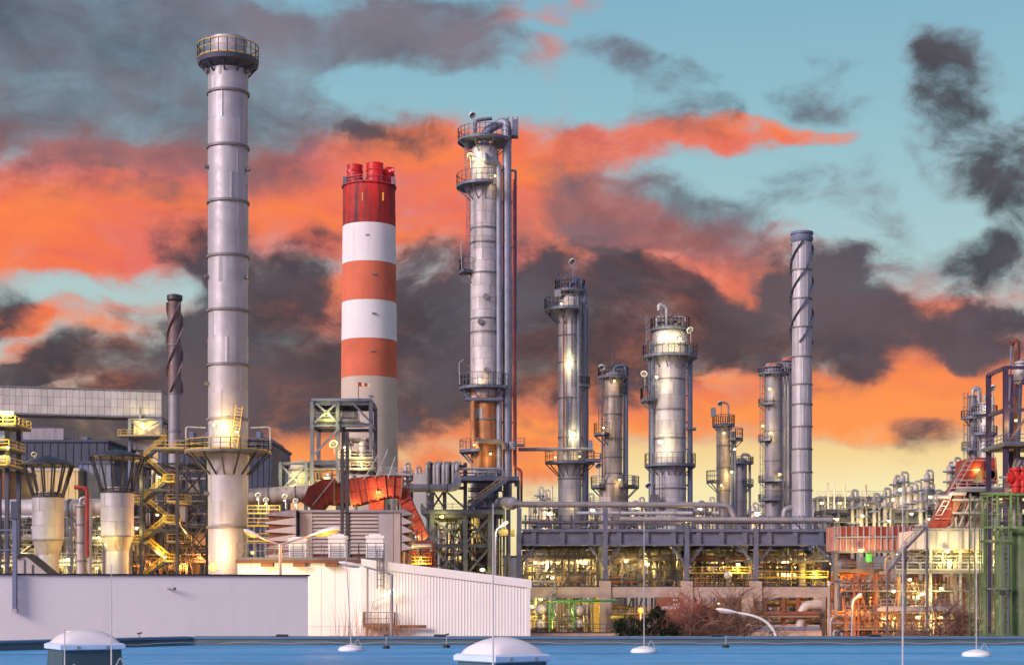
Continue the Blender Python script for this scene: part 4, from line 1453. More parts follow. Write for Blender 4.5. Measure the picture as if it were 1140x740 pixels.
bar(t, 'lamp_bar', P(-6, 459, d - 1), P(16, 460, d - 1), .5, 'galv')
for px in (4, 11):
    lamp(t, px, 461, d - 1.4, 500, (1, .78, .2), 'lit', 1.3)
lamp(t, 9, 498, d - 2, 500, (1, .78, .15), 'lit_w', 1.2)
ring_lamp(t, 38, 505.5, d, 520, 3.2)

# ---- pipe bay behind the vent stacks
t = thing('left_pipe_bay', 'crowded pipe bay between the hatted vent stacks', 'process unit', (PX(90, 235), 232, 0))
d = 232.0
frame(t, [PX(-30, d), PX(6, d), PX(40, d), PX(75, d), PX(108, d), PX(146, d)], [d, d + 8], [PZ(628, d), PZ(600, d), PZ(577, d)], 'grey_steel', .35, .3, [(1, 0, 0), (3, 0, 0), (4, 1, 0)])
unit(t, PX(-30, d), PX(146, d), d + .5, d + 7.5, PZ(640, d), PZ(572, d), 5, 22, 30, 3, 4, 16, ('pipe', 'clad', 'pipe_rust', 'pipe', 'galv', 'clad_warm'), .55, (0, 5))
for py in (600, 625):
    deck(t, PX(-30, d), PX(146, d), d - 1.2, d - .2, PZ(py, d), 'grating', .12, 'grey_steel', 'f')
pipe(t, 'pipe', [P(-40, 567, d + 9), P(146, 566, d + 9)], 1.5, 'clad', n=16)
for px, py, pw in ((110, 598, 700), (108, 632, 900), (22, 612, 700), (75, 622, 800), (60, 632, 700), (2, 630, 900)):
    lamp(t, px, py, d - 1.5, pw, (1, .72, .24), 'lit_w', 1.1)
lattice(t, PX(-30, d), PX(146, d), d - .8, d + 3, PZ(640, d), PZ(575, d), 41, 34, 'dark_steel', 3)
lamp_light(t, P(30, 600, d + 4), 1500, (1, .62, .22))
lamp_light(t, P(100, 600, d + 4), 1500, (1, .66, .24))
t = far_tower(90.5, 561, 214, 6, 'small pink grey vessel with red elbow between the hatted stacks', 'clad_warm')
pipe(t, 'red_elbow', [P(97, 620, 212), P(97, 543, 212), P(83, 542, 212)], .28, 'red_duct', .6)
t = thing('big_cross_pipe', 'wide rust brown cross pipe between the hatted stacks', 'pipe', P(90, 566, 240))
MB().tube([P(70, 566.5, 222), P(122, 565, 222)], 1.22, 20).build('pipe', M['clad_warm'], t, True)
for px in (78, 100, 118):
    MB().lathe([(1.21, -.12), (1.36, -.12), (1.36, .12), (1.21, .12)], P(px, 566, 222), 20, (1, 0, 0)).build('flange', M['grey_steel'], t, True)
for px in (80, 116):
    bar(t, 'support', (PX(px, 222), 222, 0), (PX(px, 222), 222, PZ(573, 222)), .4, 'grey_steel')
t = thing('cream_canopy', 'cream gabled canopy with dark trim beside the blue mast', 'canopy', P(24, 620, 150))
d = 150.0
prof = [P(18, 645, d), P(18, 622, d), P(24, 617.5, d), P(30, 619, d), P(56, 640, d), P(56, 645, d)]
MB().prism(prof, (0, 3, 0)).build('wall', M['beige'], t)
for a, b in zip(prof[1:4], prof[2:5]):
    MB().bar(a + Vector((0, 1.3, .1)), b + Vector((0, 1.3, .1)), 3.2, .14).build('roof_trim', M['tar'], t)
for px in (27, 36):
    bar(t, 'mullion', P(px, 645, d - .05), P(px, 620 + (px - 24) * .7, d - .05), .1, 'grey_steel')


# ================================================================== middle of the plant
# ---- red and white concrete chimney
RN = 7.0
d = 450.0
s = d / F
x = PX(411, d)
t = thing('striped_chimney', 'red and white banded concrete chimney with three red flues', 'chimney', (x, d, 0))
M['band_red'] = mat('dark_red_band', (.40, .028, .022), .8, 0, .3, .12, .95, (.06, .03, .035), sscale=.9)
M['band_orange'] = mat('orange_red_band', (.62, .145, .075), .85, 0, .16, .1, .6, (.42, .15, .10), sscale=.7)
M['band_white'] = mat('white_band', (.76, .74, .75), .85, 0, .06, .1, .45, (.60, .56, .56), sscale=.7)
M['shaft'] = mat('chimney_concrete', (.54, .45, .37), .9, 0, .1, .1, .4, (.38, .32, .29), sscale=.4)
rad = lambda py: (29.0 + (py - 203) / 257 * 2.6) * s
ys_ = [203, 247, 290, 333, 376, 418]
for (ya, yb_), m_ in zip(zip(ys_[:-1], ys_[1:]), ('band_red', 'band_white', 'band_orange', 'band_white', 'band_orange')):
    MB().lathe([(rad(yb_), PZN(yb_, d) + .02), (rad(ya), PZN(ya, d) - .02)], (x, d, 0), 48).build('band', M[m_], t, True)
yy = 418
i = 0
while yy < 690:
    MB().lathe([(rad(yy + 44) - .04, max(0, PZN(yy + 44, d)) + .02), (rad(yy) - .04, PZN(yy, d) - .02)], (x, d, 0), 48).build('shaft_section', M['shaft'], t, True)
    yy += 44
MB().lathe([(rad(203), PZN(203, d) - .02), (rad(203) + .35, PZN(202.6, d)), (rad(203) + .35, PZN(201, d)), (0, PZN(201, d))], (x, d, 0), 48).build('crown', M['band_red'], t, True)
for px, yt, rr, dy in ((395.5, 178, 8.6, -1.0), (418, 177, 9.2, -2.0), (430.5, 177.5, 7.6, 2.6)):
    c0 = (PX(px, d), d + dy, 0)
    f_ = MB().lathe([(rr * s, PZN(201, d)), (rr * s, PZN(yt + 1, d)), (rr * s * 1.03, PZN(yt + 1, d)), (rr * s * 1.03, PZN(yt, d)), (rr * s * .88, PZN(yt, d)), (rr * s * .88, PZN(200, d))], c0, 24).build('flue', M['red'], t, True)
    for yb_ in (185, 193):
        MB().lathe([(rr * s, PZN(yb_, d) - .12), (rr * s + .15, PZN(yb_, d) - .12), (rr * s + .15, PZN(yb_, d) + .12), (rr * s, PZN(yb_, d) + .12)], c0, 24).build('stiffener', M['band_red'], f_, True)
rails([(x + rad(203) * cos(2 * pi * k / 28), d + rad(203) * sin(2 * pi * k / 28), PZN(201, d)) for k in range(29)], 1.6, 3, .06).build('railing', M['blue_steel'], t)
for px in (384, 407.5, 437.5):
    c_ = P(px, 197, d - (2 if px == 407.5 else 4.5))
    MB().box(c_.x - .5, c_.x + .5, c_.y, c_.y + 1, PZN(202.5, d), PZN(194, d)).build('beacon_box', M['blue_steel'], t)
for px, py in ((403.5, 220), (426.5, 220)):
    p = P(px, py, d - rad(220) * .96)
    MB().box(p.x - .2, p.x + .2, p.y - .2, p.y + 1.2, p.z - .9, p.z + 1.4).build('hatch', M['yellow'], t)
for px, py in ((389, 190), (434, 190), (437, 189)):
    p = P(px, py, d - 5.5)
    MB().lathe([(0, -.4), (.3, -.2), (.3, .2), (0, .4)], p, 10).build('beacon', M['lit_r'], t, True)
for py in (261, 304, 348, 390, 440, 470):
    p = P(411 + 8 * sin(py), py, d - rad(py))
    MB().box(p.x - .5, p.x + .5, p.y - .12, p.y + .9, p.z - .3, p.z + .1).build('access_port', M['stack_ring'], t)
lamp_light(t, P(425, 184, d - 12), 1300, (1, .04, .05))

# ---- blue steel tower with windsock
d = 240.0
t = thing('blue_frame_tower', 'open blue steel tower with high deck before the striped chimney', 'tower', (PX(381, d), d, 0))
frame(t, [PX(347.5, d), PX(376, d), PX(413, d)], [d, d + 8], [PZ(575, d), PZ(548, d), PZ(512, d), PZ(471, d), PZ(447, d)], 'blue_steel', .55, .5)
for (a, b) in (((347.5, 508), (376, 478)), ((376, 470), (352, 449)), ((350, 470), (374, 450)), ((376, 545), (413, 515)), ((376, 515), (413, 545)), ((413, 470), (393, 449))):
    bar(t, 'brace', P(*a, d - .35), P(*b, d - .35), .28, 'blue_steel')
deck(t, PX(348, d), PX(400, d), d, d + 8, PZ(469.5, d), 'grating', .25, 'blue_steel', 'f')
MB().box(PX(347, d), PX(414, d), d - .4, d + 8.4, PZ(446.5, d), PZ(443.5, d)).build('roof', M['slate'], t)
MB().box(PX(354, d), PX(372, d), d + 1.5, d + 5, PZ(468, d), PZ(454, d)).build('hoist', M['grey_steel'], t)
drum(t, P(382, 463, d + 2), P(396, 463, d + 2), .9, 'clad_warm', 'drum', True, PZ(469, d))
unit(t, PX(383, d), PX(412, d), d + 1, d + 6, PZ(520, d), PZ(478, d), 31, 6, 9, 1, 1, 4, ('pipe', 'clad', 'pipe_rust'), .5)
deck(t, PX(378, d), PX(416, d), d - 1.2, d + 7, PZ(512, d), 'grating', .2, 'galv', 'fr')
deck(t, PX(378, d), PX(416, d), d - 1.0, d + 7, PZ(524, d), 'grating', .2, 'galv', 'fr')
lamp(t, 365, 460, d - .6, 500, (.95, .85, .18), 'lit', 1.2)
lamp(t, 384, 498, d - 1.3, 500, WARM, 'lit_w', 1.2)
lamp_light(t, P(400, 515, d - 2), 500, WARM)
ring_lamp(t, 371, 494, d - 1, 505, 5, 1)
w_ = thing('windsock', 'red and white striped windsock on a thin pole', 'windsock', P(399, 446, d - .5))
bar(w_, 'pole', P(399, 446, d - .5), P(399, 425, d - .5), .12, 'grey_steel')
for i in range(4):
    a, b = 399.5 + i * 3.2, 402.7 + i * 3.2
    MB().tube([P(a, 427.5 + .25 * i, d - .5), P(b, 427.7 + .25 * i, d - .5)], [.32 - i * .03, .29 - i * .03], 10).build('stripe', M['red'] if i % 2 == 0 else M['band_white'], w_, True)

# ---- low frame with beige tank left of the tower
d = 238.0
t = thing('tank_stand', 'low blue frame carrying a domed beige tank', 'process unit', (PX(340, d), d, 0))
frame(t, [PX(310, d), PX(339, d), PX(379, d)], [d + 2, d + 9], [PZ(545, d), PZ(513, d)], 'blue_steel', .45, .4, [(0, 0, 0)])
x = PX(331, d)
MB().lathe([(2.0, PZ(545, d)), (2.0, PZ(519, d)), (1.4, PZ(511, d)), (0, PZ(509, d))], (x, d + 5, 0), 24).build('tank', M['beige'], t, True)
for py in (540, 530, 521):
    band(t, (x, d + 5), PZ(py, d), 2.0, .12, 'grey_steel', .05)
unit(t, PX(340, d), PX(378, d), d + 3, d + 8, PZ(545, d), PZ(516, d), 3, 6, 6, 1, 1, 4, rmax=.4)
lamp(t, 327, 527, d + 1, 600, (.95, .85, .2), 'lit', 1.1)
lamp(t, 362, 532, d + 1, 600, WARM, 'lit', 1.1)

# ---- big lagged duct coming from behind the tall stack
d = 236.0
t = thing('lagged_duct', 'thick sand coloured lagged duct leaving the tall stack', 'duct', P(315, 551, d))
pts = [P(268, 553.5, d), P(300, 552, d), P(330, 549.5, d), P(360, 547, d)]
for i, (a, b) in enumerate(zip(pts[:-1], pts[1:])):
    dr = (b - a).normalized() * .03
    MB().tube([a + dr, b - dr], 1.25, 24).build('duct_section', M['duct_lag'] if 'duct_lag' in M else M['clad_warm'], t, True)
    MB().lathe([(1.24, -.1), (1.34, -.1), (1.34, .1), (1.24, .1)], b, 24, b - a).build('flange', M['grey_steel'], t, True)
for px in (295, 340):
    bar(t, 'support', (PX(px, d), d, 0), (PX(px, d), d, PZ(559, d)), .4, 'grey_steel')

# ---- red duct built from separate panels
d = 228.0
t = thing('red_duct', 'chunky red panelled duct bending down beside the louvred house', 'duct', (PX(400, d), d, 0))
dep = 4.2


def duct_run(path, yd, halves):
    ps = []
    for i, (px, py, w) in enumerate(path):
        a = path[max(0, i - 1)]
        b = path[min(len(path) - 1, i + 1)]
        tx, ty = b[0] - a[0], b[1] - a[1]
        L = sqrt(tx * tx + ty * ty)
        nx, ny = ty / L, -tx / L
        ps.append((P(px + nx * w / 2, py + ny * w / 2, yd), P(px - nx * w / 2, py - ny * w / 2, yd)))
    for i in range(len(ps) - 1):
        (a0, b0), (a1, b1) = ps[i], ps[i + 1]
        q = .035
        f = lambda p, o_: p + (o_ - p) * q
        for h in range(halves):
            u0, v0 = a0.lerp(b0, h / halves), a0.lerp(b0, (h + 1) / halves)
            u1, v1 = a1.lerp(b1, h / halves), a1.lerp(b1, (h + 1) / halves)
            c4 = (u0 + v0 + u1 + v1) / 4
            MB().prism([f(u0, c4), f(u1, c4), f(v1, c4), f(v0, c4)], (0, .14, 0)).build('panel', M['red_duct'], t)
        MB().prism([a0, a1, a1 + Vector((0, dep, 0)), a0 + Vector((0, dep, 0))], (0, 0, -.12)).build('panel', M['red_duct'], t)
        MB().prism([b0, b1, b1 + Vector((0, dep, 0)), b0 + Vector((0, dep, 0))], (0, 0, .12)).build('panel', M['red_duct'], t)
        MB().prism([a0 + Vector((0, .16, 0)), a1 + Vector((0, .16, 0)), b1 + Vector((0, .16, 0)), b0 + Vector((0, .16, 0))], (0, dep - .2, 0)).build('liner', M['brown'], t)
        bar(t, 'rib', a0 + Vector((0, -.1, .12)), b0 + Vector((0, -.1, -.12)), .2, 'red_duct')
    for e_ in (ps[0], ps[-1]):
        bar(t, 'flange', e_[0] + Vector((0, -.1, .12)), e_[1] + Vector((0, -.1, -.12)), .3, 'brown')


duct_run([(346, 564, 22), (353, 551, 27), (362, 547, 28), (372, 547, 28)], d, 2)
duct_run([(374, 549, 24), (388, 549, 24)], d + .8, 2)
duct_run([(389, 548, 30), (399, 546, 29), (409, 544, 28), (419, 543, 26), (429, 541, 24), (438, 541, 23), (447, 542, 22)], d, 2)
duct_run([(446, 546, 15), (451, 557, 14), (456, 568, 13), (462, 579, 13), (467, 590, 12), (472, 600, 12)], d + .5, 1)
MB().box(PX(411, d), PX(427, d), d + .5, d + 3.5, PZ(578, d), PZ(556, d)).build('stub_duct', M['red_duct'], t)
for px in (378, 395, 432):
    bar(t, 'support', (PX(px, d), d + 2, 0), (PX(px, d), d + 2, PZ(560, d)), .4, 'dark_steel', kind='i')
for (a, b) in (((348, 562), (372, 532)), ((418, 531), (432, 500)), ((405, 533), (421, 506)), ((432, 531), (440, 508))):
    bar(t, 'stay', P(*a, d - .3), P(*b, d - .3), .14, 'galv')
lamp(t, 421, 547.5, d - .5, 500, (1, .6, .15), 'lit_o', 1.5)
lamp(t, 464, 597, d - .5, 500, (1, .7, .2), 'lit_o', 1.2)
lamp_light(t, P(395, 565, d - 1), 350, WARM)
t = thing('duct_railing_platform', 'thin pale railed walkway on top of the red duct', 'walkway', P(438, 531, d + 2))
deck(t, PX(424, d), PX(457, d), d + .2, d + 3, PZ(529.5, d), 'grating', .12, 'galv', 'fblr')
for px in (428, 452):
    bar(t, 'post', (PX(px, d), d + 1.5, PZ(533, d) - 1.5), (PX(px, d), d + 1.5, PZ(529.5, d)), .2, 'galv')
MB().box(PX(460, 300), PX(474, 300), 300, 306, 0, PZ(527, 300)).build('pale_box', M['gantry'], t)

t = thing('twin_dark_masts', 'two dark steel masts standing before the red duct', 'mast', (PX(384, 199), 199, 0))
for px, yt in ((381, 500), (386.5, 480)):
    bar(t, 'mast', (PX(px, 199), 199, 0), P(px, yt, 199), .4, 'dark_steel', kind='i')
for py in (520, 545, 570, 595):
    bar(t, 'tie', P(381, py, 198.8), P(386.5, py, 198.8), .2, 'dark_steel')
# ---- louvred house
d = 205.0
t = thing('louvred_house', 'beige louvred plant house under the red duct', 'building', (PX(370, d), d, 0))
z0, z1 = 0, PZ(570, d)
for (pa, pb, m_) in ((333, 348, 'beige'), (348, 385, None), (385, 390, 'dark_steel'), (390, 421, None), (421, 438, 'beige'), (438, 446, 'beige')):
    xa, xb = PX(pa, d), PX(pb, d)
    if m_:
        MB().box(xa + .03, xb - .03, d, d + 8, 0, z1).build('wall_panel', M[m_], t)
    else:
        MB().box(xa, xb, d + .35, d + 8, 0, z1 - .05).build('louvre_back', M['brown'], t)
        n = 11
        for k in range(n):
            zz = PZ(616, d) + (z1 - PZ(616, d)) * k / n
            hh = (z1 - PZ(616, d)) / n
            MB().add([(xa, d - .05, zz), (xb, d - .05, zz), (xb, d + .3, zz + hh * .85), (xa, d + .3, zz + hh * .85), (xa, d - .05, zz + .07), (xb, d - .05, zz + .07), (xb, d + .3, zz + hh * .92), (xa, d + .3, zz + hh * .92)],
                     [(3, 2, 1, 0), (4, 5, 6, 7), (0, 1, 5, 4), (1, 2, 6, 5), (2, 3, 7, 6), (3, 0, 4, 7)]).build('louvre_slat', M['beige'], t)
MB().box(PX(333, d) - .2, PX(446, d) + .2, d - .25, d + 8.2, z1, z1 + .3).build('roof', M['clad_dark'], t)


def hoods(t, pa, pb, y0, n, step, d, flip):
    xa, xb = PX(pa, d), PX(pb, d)
    for k in range(n):
        zt = PZ(y0 + k * step, d)
        zb_ = PZ(y0 + (k + .75) * step, d)
        if flip:
            prof = [(xa, zt), (xa, zb_ - .2), (xb, zb_), (xb, zb_ + .18)]
        else:
            prof = [(xb, zt), (xb, zb_ - .2), (xa, zb_), (xa, zb_ + .18)]
        MB().prism([(q[0], d - 1.5, q[1]) for q in prof], (0, 7, 0)).build('weather_hood', M['clad_dark' if k == 0 else 'beige'], t)
    MB().box(xa + .4, xb - .4, d - 1.0, d + 5, 0, PZ(y0 + 2, d)).build('hood_core', M['brown'], t)


hoods(t, 297, 331, 567, 6, 9.2, d, False)
hoods(t, 448, 459, 566, 5, 9.5, d, True)
t = thing('yard_scaffold', 'yellow railed steelwork between stack and louvred house', 'steelwork', (PX(292, 214), 214, 0))
frame(t, [PX(276, 214), PX(290, 214), PX(306, 214)], [214, 219], [PZ(600, 214), PZ(580, 214), PZ(564, 214)], 'grey_steel', .25, .2)
for py in (572, 586, 603):
    rails([(PX(276, 214), 213.5, PZ(py, 214)), (PX(312, 214), 213.5, PZ(py, 214))], 1.1, 1.5, .05).build('railing', M['yellow'], t)
for px, py in ((287, 550.5), (296, 556), (317, 552), (329, 557)):
    lamp(t, px, py + 5, 213, 130, WHT, 'lit_w', 1.0)
    ring_lamp(t, px, py, 214, py + 14, 3.2, .8)

# ================================================================== distillation columns
RN = 2.4
M['blue_pipe'] = mat('blue_grey_lagged_pipe', (.25, .27, .35), .5, .3, .15, .8, .3, (.13, .12, .14))
d = 272.0
s = d / F
x = PX(539.5, d)
t = thing('main_column', 'tallest distillation column, rust stained near its foot', 'column', (x, d, 0))
r = 15.6 * s
zrust0, zrust1 = PZN(522, d), PZN(432, d)
shell(t, (x, d), 0, PZN(166, d), r, 2.05, 8, 'clad', 77, 'clad_dark', alt=lambda z, q: 'clad_rust' if (zrust0 < z < zrust1 and q < .8) or (z >= zrust1 and z < zrust1 + 5 and q < .12) else 'clad')
dome_top(t, (x, d), PZN(166, d), r, 1.6)
for py in (252, 268, 302, 353, 368, 432, 447, 466, 491, 204):
    band(t, (x, d), PZN(py, d), r, .26, 'stack_ring', .14)
ring_deck(t, (x, d), PZN(153, d), r * .6, r + 2.2, 0, 360, h=1.9, br=8)
ring_deck(t, (x, d), PZN(204, d), r, r + 2.4, -250, -70, h=2.0, br=6)
ring_deck(t, (x, d), PZN(300, d), r, r + 1.9, 165, 215, h=2.2, br=2)
ring_deck(t, (x, d), PZN(430, d), r, r + 1.9, -250, -20, h=2.2, br=6)
ring_deck(t, (x, d), PZN(501, d), r, r + 1.9, -220, -100, h=1.9, br=4)
# overhead line and risers
pipe(t, 'overhead_line', [(x, d, PZN(166, d)), (x, d, PZN(143, d)), P(551, 140, d), P(564, 134, d - .5), P(564.3, 150, d - .6), (PX(565, d), d - .6, PZN(560, d))], .76, 'blue_pipe', 1.8, 14)
pipe(t, 'riser', [P(540, 172, d - r - .2), P(541, 180, d - r - .4), P(555.5, 181, d - r * .6), (PX(556, d), d - r * .6, PZN(545, d))], .5, 'blue_pipe', 1.1, 12)
pipe(t, 'riser', [P(574, 190, d + .5), (PX(574, d), d + .5, PZN(540, d))], .2, 'slate')
pipe(t, 'red_line', [P(572, 200, d - .9), P(572.5, 520, d - .9), P(580.5, 523, d - 1.2), P(580.5, 560, d - 1.2)], .2, 'red_duct', .6)
pipe(t, 'vent_line', [P(529, 158, d - r * .7), P(529, 134, d - r * .7), P(548, 132, d - r * .7)], .3, 'blue_steel', .8)
for py in (190, 225, 276, 330, 385, 440, 470):
    bar(t, 'pipe_clip', P(556, py, d - .3), P(575, py, d - .3), .3, 'blue_steel')
    bar(t, 'pipe_clip', P(551, py, d - .3), P(560, py, d - 1.2), .2, 'blue_steel')
pipe(t, 'side_line', [P(527, 446, d - r - .3), P(527, 492, d - r - .3), P(533, 497, d - r - .3), P(533, 522, d - r - .3)], .42, 'clad_rust', .9)
pipe(t, 'side_line', [P(518, 444.5, d - r - .3), P(560, 444.5, d - r - .3)], .35, 'blue_steel')
pipe(t, 'side_line', [P(530, 491.5, d - r - .5), P(560, 491.5, d - r - .5), P(562, 500, d - r - .5)], .42, 'pipe_rust', .9)
ladder(t, P(521.5, 300, d - r), P(521.5, 204, d - r))
ladder(t, P(570, 420, d - .9), P(570, 210, d - .9), .6)
ladder(t, P(519.5, 204, d - r * .6), P(519.5, 147, d - r * .6))
for px, py in ((542, 412), (541, 330), (535, 358)):
    p = P(px, py, d - r)
    MB().tube([p + Vector((0, .4, 0)), p + Vector((0, -.35, 0))], .5, 14).build('manway', M['stack_ring'], t, True)
MB().prism([P(569, 151, d - 1), P(577, 151, d - 1), P(577, 133, d - 1), P(571, 133, d - 1)], (0, 2, 0)).build('winch_box', M['blue_steel'], t)
for px in (566, 571, 576):
    bar(t, 'davit', P(px, 153, d), P(px, 130, d), .16, 'blue_steel')
lamp(t, 527.5, 177, d - r - .5, 260, (1, .8, .25), 'lit', 1.5)
for px, py in ((534, 422), (528, 495), (546, 505), (551, 196)):
    lamp(t, px, py, d - r - .8, 120, WARM, 'lit_w', 1.1)
ring_lamp(t, 526, 128.5, d, 150, 4, .6)
ring_lamp(t, 523, 173, d - r, 200, 3.4, .8)
pipe(t, 'lamp_arm', [P(514, 300, d - 2), P(513, 272, d - 2), P(517, 269, d - 2)], .07, 'galv')
pipe(t, 'lamp_arm', [P(512, 428, d - 2), P(511, 404, d - 2), P(516, 400, d - 2)], .07, 'galv')
for px in (562, 570):
    MB().box(PX(px, d) - .5, PX(px, d) + .5, d - 2.2, d - 1.2, PZN(500, d), PZN(491, d)).build('junction_box', M['galv'], t)
deck(t, PX(571, d), PX(584, d), d - 2.5, d - .8, PZN(496, d), 'grating', .15, 'blue_steel', 'fr')

# ---- table frame round the foot of the main column
d = 262.0
t = thing('table_steelwork', 'dark blue braced steel table round the main column foot', 'steel frame', (PX(518, d), d, 0))
xs = [PX(481, d), PX(518, d), PX(545.5, d)]
ysf = [d, d + 16]
frame(t, xs, ysf, [PZ(641, d), PZ(605, d), PZ(572, d)], 'blue_steel', .75, .6, [(0, 1, 0), (1, 1, 0), (0, 0, 0), (1, 0, 0), (0, 1, 1)])
deck(t, PX(469, d), PX(562, d), d - 1.2, d + 17, PZ(572, d) + .02, 'blue_steel', .5, 'blue_steel', 'flr')
for px in (481, 495, 518):
    bar(t, 'column', P(px, 568, d + 3), P(px, 515, d + 3), .6, 'dark_steel', kind='i')
bar(t, 'beam', P(479, 519, d + 3), P(520, 519, d + 3), .4, 'blue_steel', .5)
bar(t, 'beam', P(479, 543, d + 3), P(520, 543, d + 3), .4, 'blue_steel', .5)
for (a, b) in (((481, 566), (495, 545)), ((495, 566), (481, 545)), ((495, 545), (518, 566))):
    bar(t, 'brace', P(*a, d + 2.6), P(*b, d + 2.6), .3, 'dark_steel')
deck(t, PX(505, d), PX(578, d), d + 1, d + 8, PZ(534, d), 'blue_steel', .5, 'blue_steel', 'fr')
x0, z0_, x1, z1_ = PX(521, d), PZ(566, d), PX(565, d), PZ(534, d)
for sy in (0, 1.1):
    bar(t, 'stringer', (x0, d - 1 + sy, z0_), (x1, d - 1 + sy, z1_), .15, 'blue_steel', .5)
    mb = MB()
    for q in (.6, 1.15):
        mb.bar((x0, d - 1 + sy, z0_ + q), (x1, d - 1 + sy, z1_ + q), .11)
    for k in range(7):
        p = Vector((x0, d - 1 + sy, z0_)).lerp(Vector((x1, d - 1 + sy, z1_)), k / 6)
        mb.bar(p, p + Vector((0, 0, 1.15)), .09)
    mb.build('handrail', M['sand'], t)
for k in range(16):
    p = Vector((x0, d - .45, z0_)).lerp(Vector((x1, d - .45, z1_)), (k + .5) / 16)
    MB().box(p.x - .16, p.x + .16, d - .95, d + .05, p.z - .03, p.z + .03).build('tread', M['grating'], t)
for px in (565, 577, 551):
    bar(t, 'column', (PX(px, d + 7), d + 7, 0), P(px, 534, d + 7), .5, 'blue_steel', kind='i')
unit(t, PX(478, d), PX(548, d), d + 4, d + 13, PZ(640, d), PZ(576, d), 71, 12, 14, 2, 2, 6, ('pipe', 'pipe_rust', 'dark_steel', 'pipe'), .6, (0,))
unit(t, PX(520, d), PX(560, d), d + 4, d + 8, PZ(568, d), PZ(540, d), 72, 5, 6, 1, 0, 3, ('pipe', 'slate', 'pipe_rust'), .4)
unit(t, PX(505, d), PX(560, d), d + 2, d + 6, PZ(533, d), PZ(520, d), 74, 4, 6, 1, 0, 3, ('pipe', 'slate', 'galv'), .35)
lattice(t, PX(476, d), PX(560, d), d + 1, d + 8, PZ(642, d), PZ(575, d), 43, 22, 'dark_steel', 3)
lamp(t, 492, 575, d - 1, 350, (1, .8, .2), 'lit', 1.8)
lamp(t, 537, 634, d - 3, 350, (1, .78, .2), 'lit_w', 1.9)
for px, py in ((500, 610), (530, 600), (505, 585)):
    lamp_light(t, P(px, py, d + 9), 650, (1, .66, .16))
MB().box(PX(556, d), PX(573, d), d - .5, d + 3, PZ(596, d), PZ(589, d)).build('lit_panel', M['sand'], t)
lamp_light(t, P(564, 584, d - 2), 300, (1, .78, .2))
for i, px in enumerate((475.5, 484, 487.5, 494, 498, 505, 508.5)):
    pipe(t, 'exchanger_pipe', [P(px, 541, d + 1.5), P(px, 517, d + 1.5), P(px + 3, 515.5, d + 3.5)], .38, 'pipe', .5)
for i, px in enumerate((479.5, 491, 502)):
    MB().prism([P(px - 2.5, 540, d + 2.5), P(px - 2.5, 522, d + 2.5), P(px + 3, 516, d + 2.5), P(px + 3, 540, d + 2.5)], (0, .8, 0)).build('fin_panel', M['dark_steel'], t)
t = thing('arched_pipe', 'pale arched pipe between louvred house and table frame', 'pipe', P(438, 600, d - 6))
pipe(t, 'pipe', [P(438, 600, d - 6), P(438, 543, d - 6), P(509, 543, d - 6), P(509, 530, d - 1)], .62, 'pipe', 1.8, 14)
for px in (455, 478, 498):
    MB().lathe([(.61, -.1), (.74, -.1), (.74, .1), (.61, .1)], P(px, 543, d - 6), 16, (1, 0, 0)).build('flange', M['grey_steel'], t, True)
t = thing('round_end_drum', 'lying grey drum with round end beside the main column', 'drum', (PX(566, d), d - 3, 0))
drum(t, P(557, 560, d + 4), P(570.5, 560, d - 5.5), .98, 'clad', 'drum', False)
for q in (.3, .75):
    p = P(557, 560, d + 4).lerp(P(570.5, 560, d - 5.5), q)
    bar(t, 'support', (p.x, p.y, 0), (p.x, p.y, p.z - .9), .4, 'blue_steel')
t = thing('low_pipe_run', 'low bundle of pipes beside the hall roof edge', 'pipe run', (PX(455, 225), 225, 0))
unit(t, PX(446, 225), PX(482, 225), 222, 228, PZ(640, 225), PZ(597, 225), 15, 9, 5, 1, 1, 4, ('pipe', 'pipe_rust', 'galv', 'red_duct'), .5)
lattice(t, PX(446, 225), PX(482, 225), 221, 224, PZ(640, 225), PZ(590, 225), 44, 8, 'dark_steel', 2)
lamp(t, 468, 622, 221, 700, SOD, 'lit_o', 1.1)
lamp(t, 455, 608, 221, 500, WARM, 'lit', 1.0)


RN = 2.2


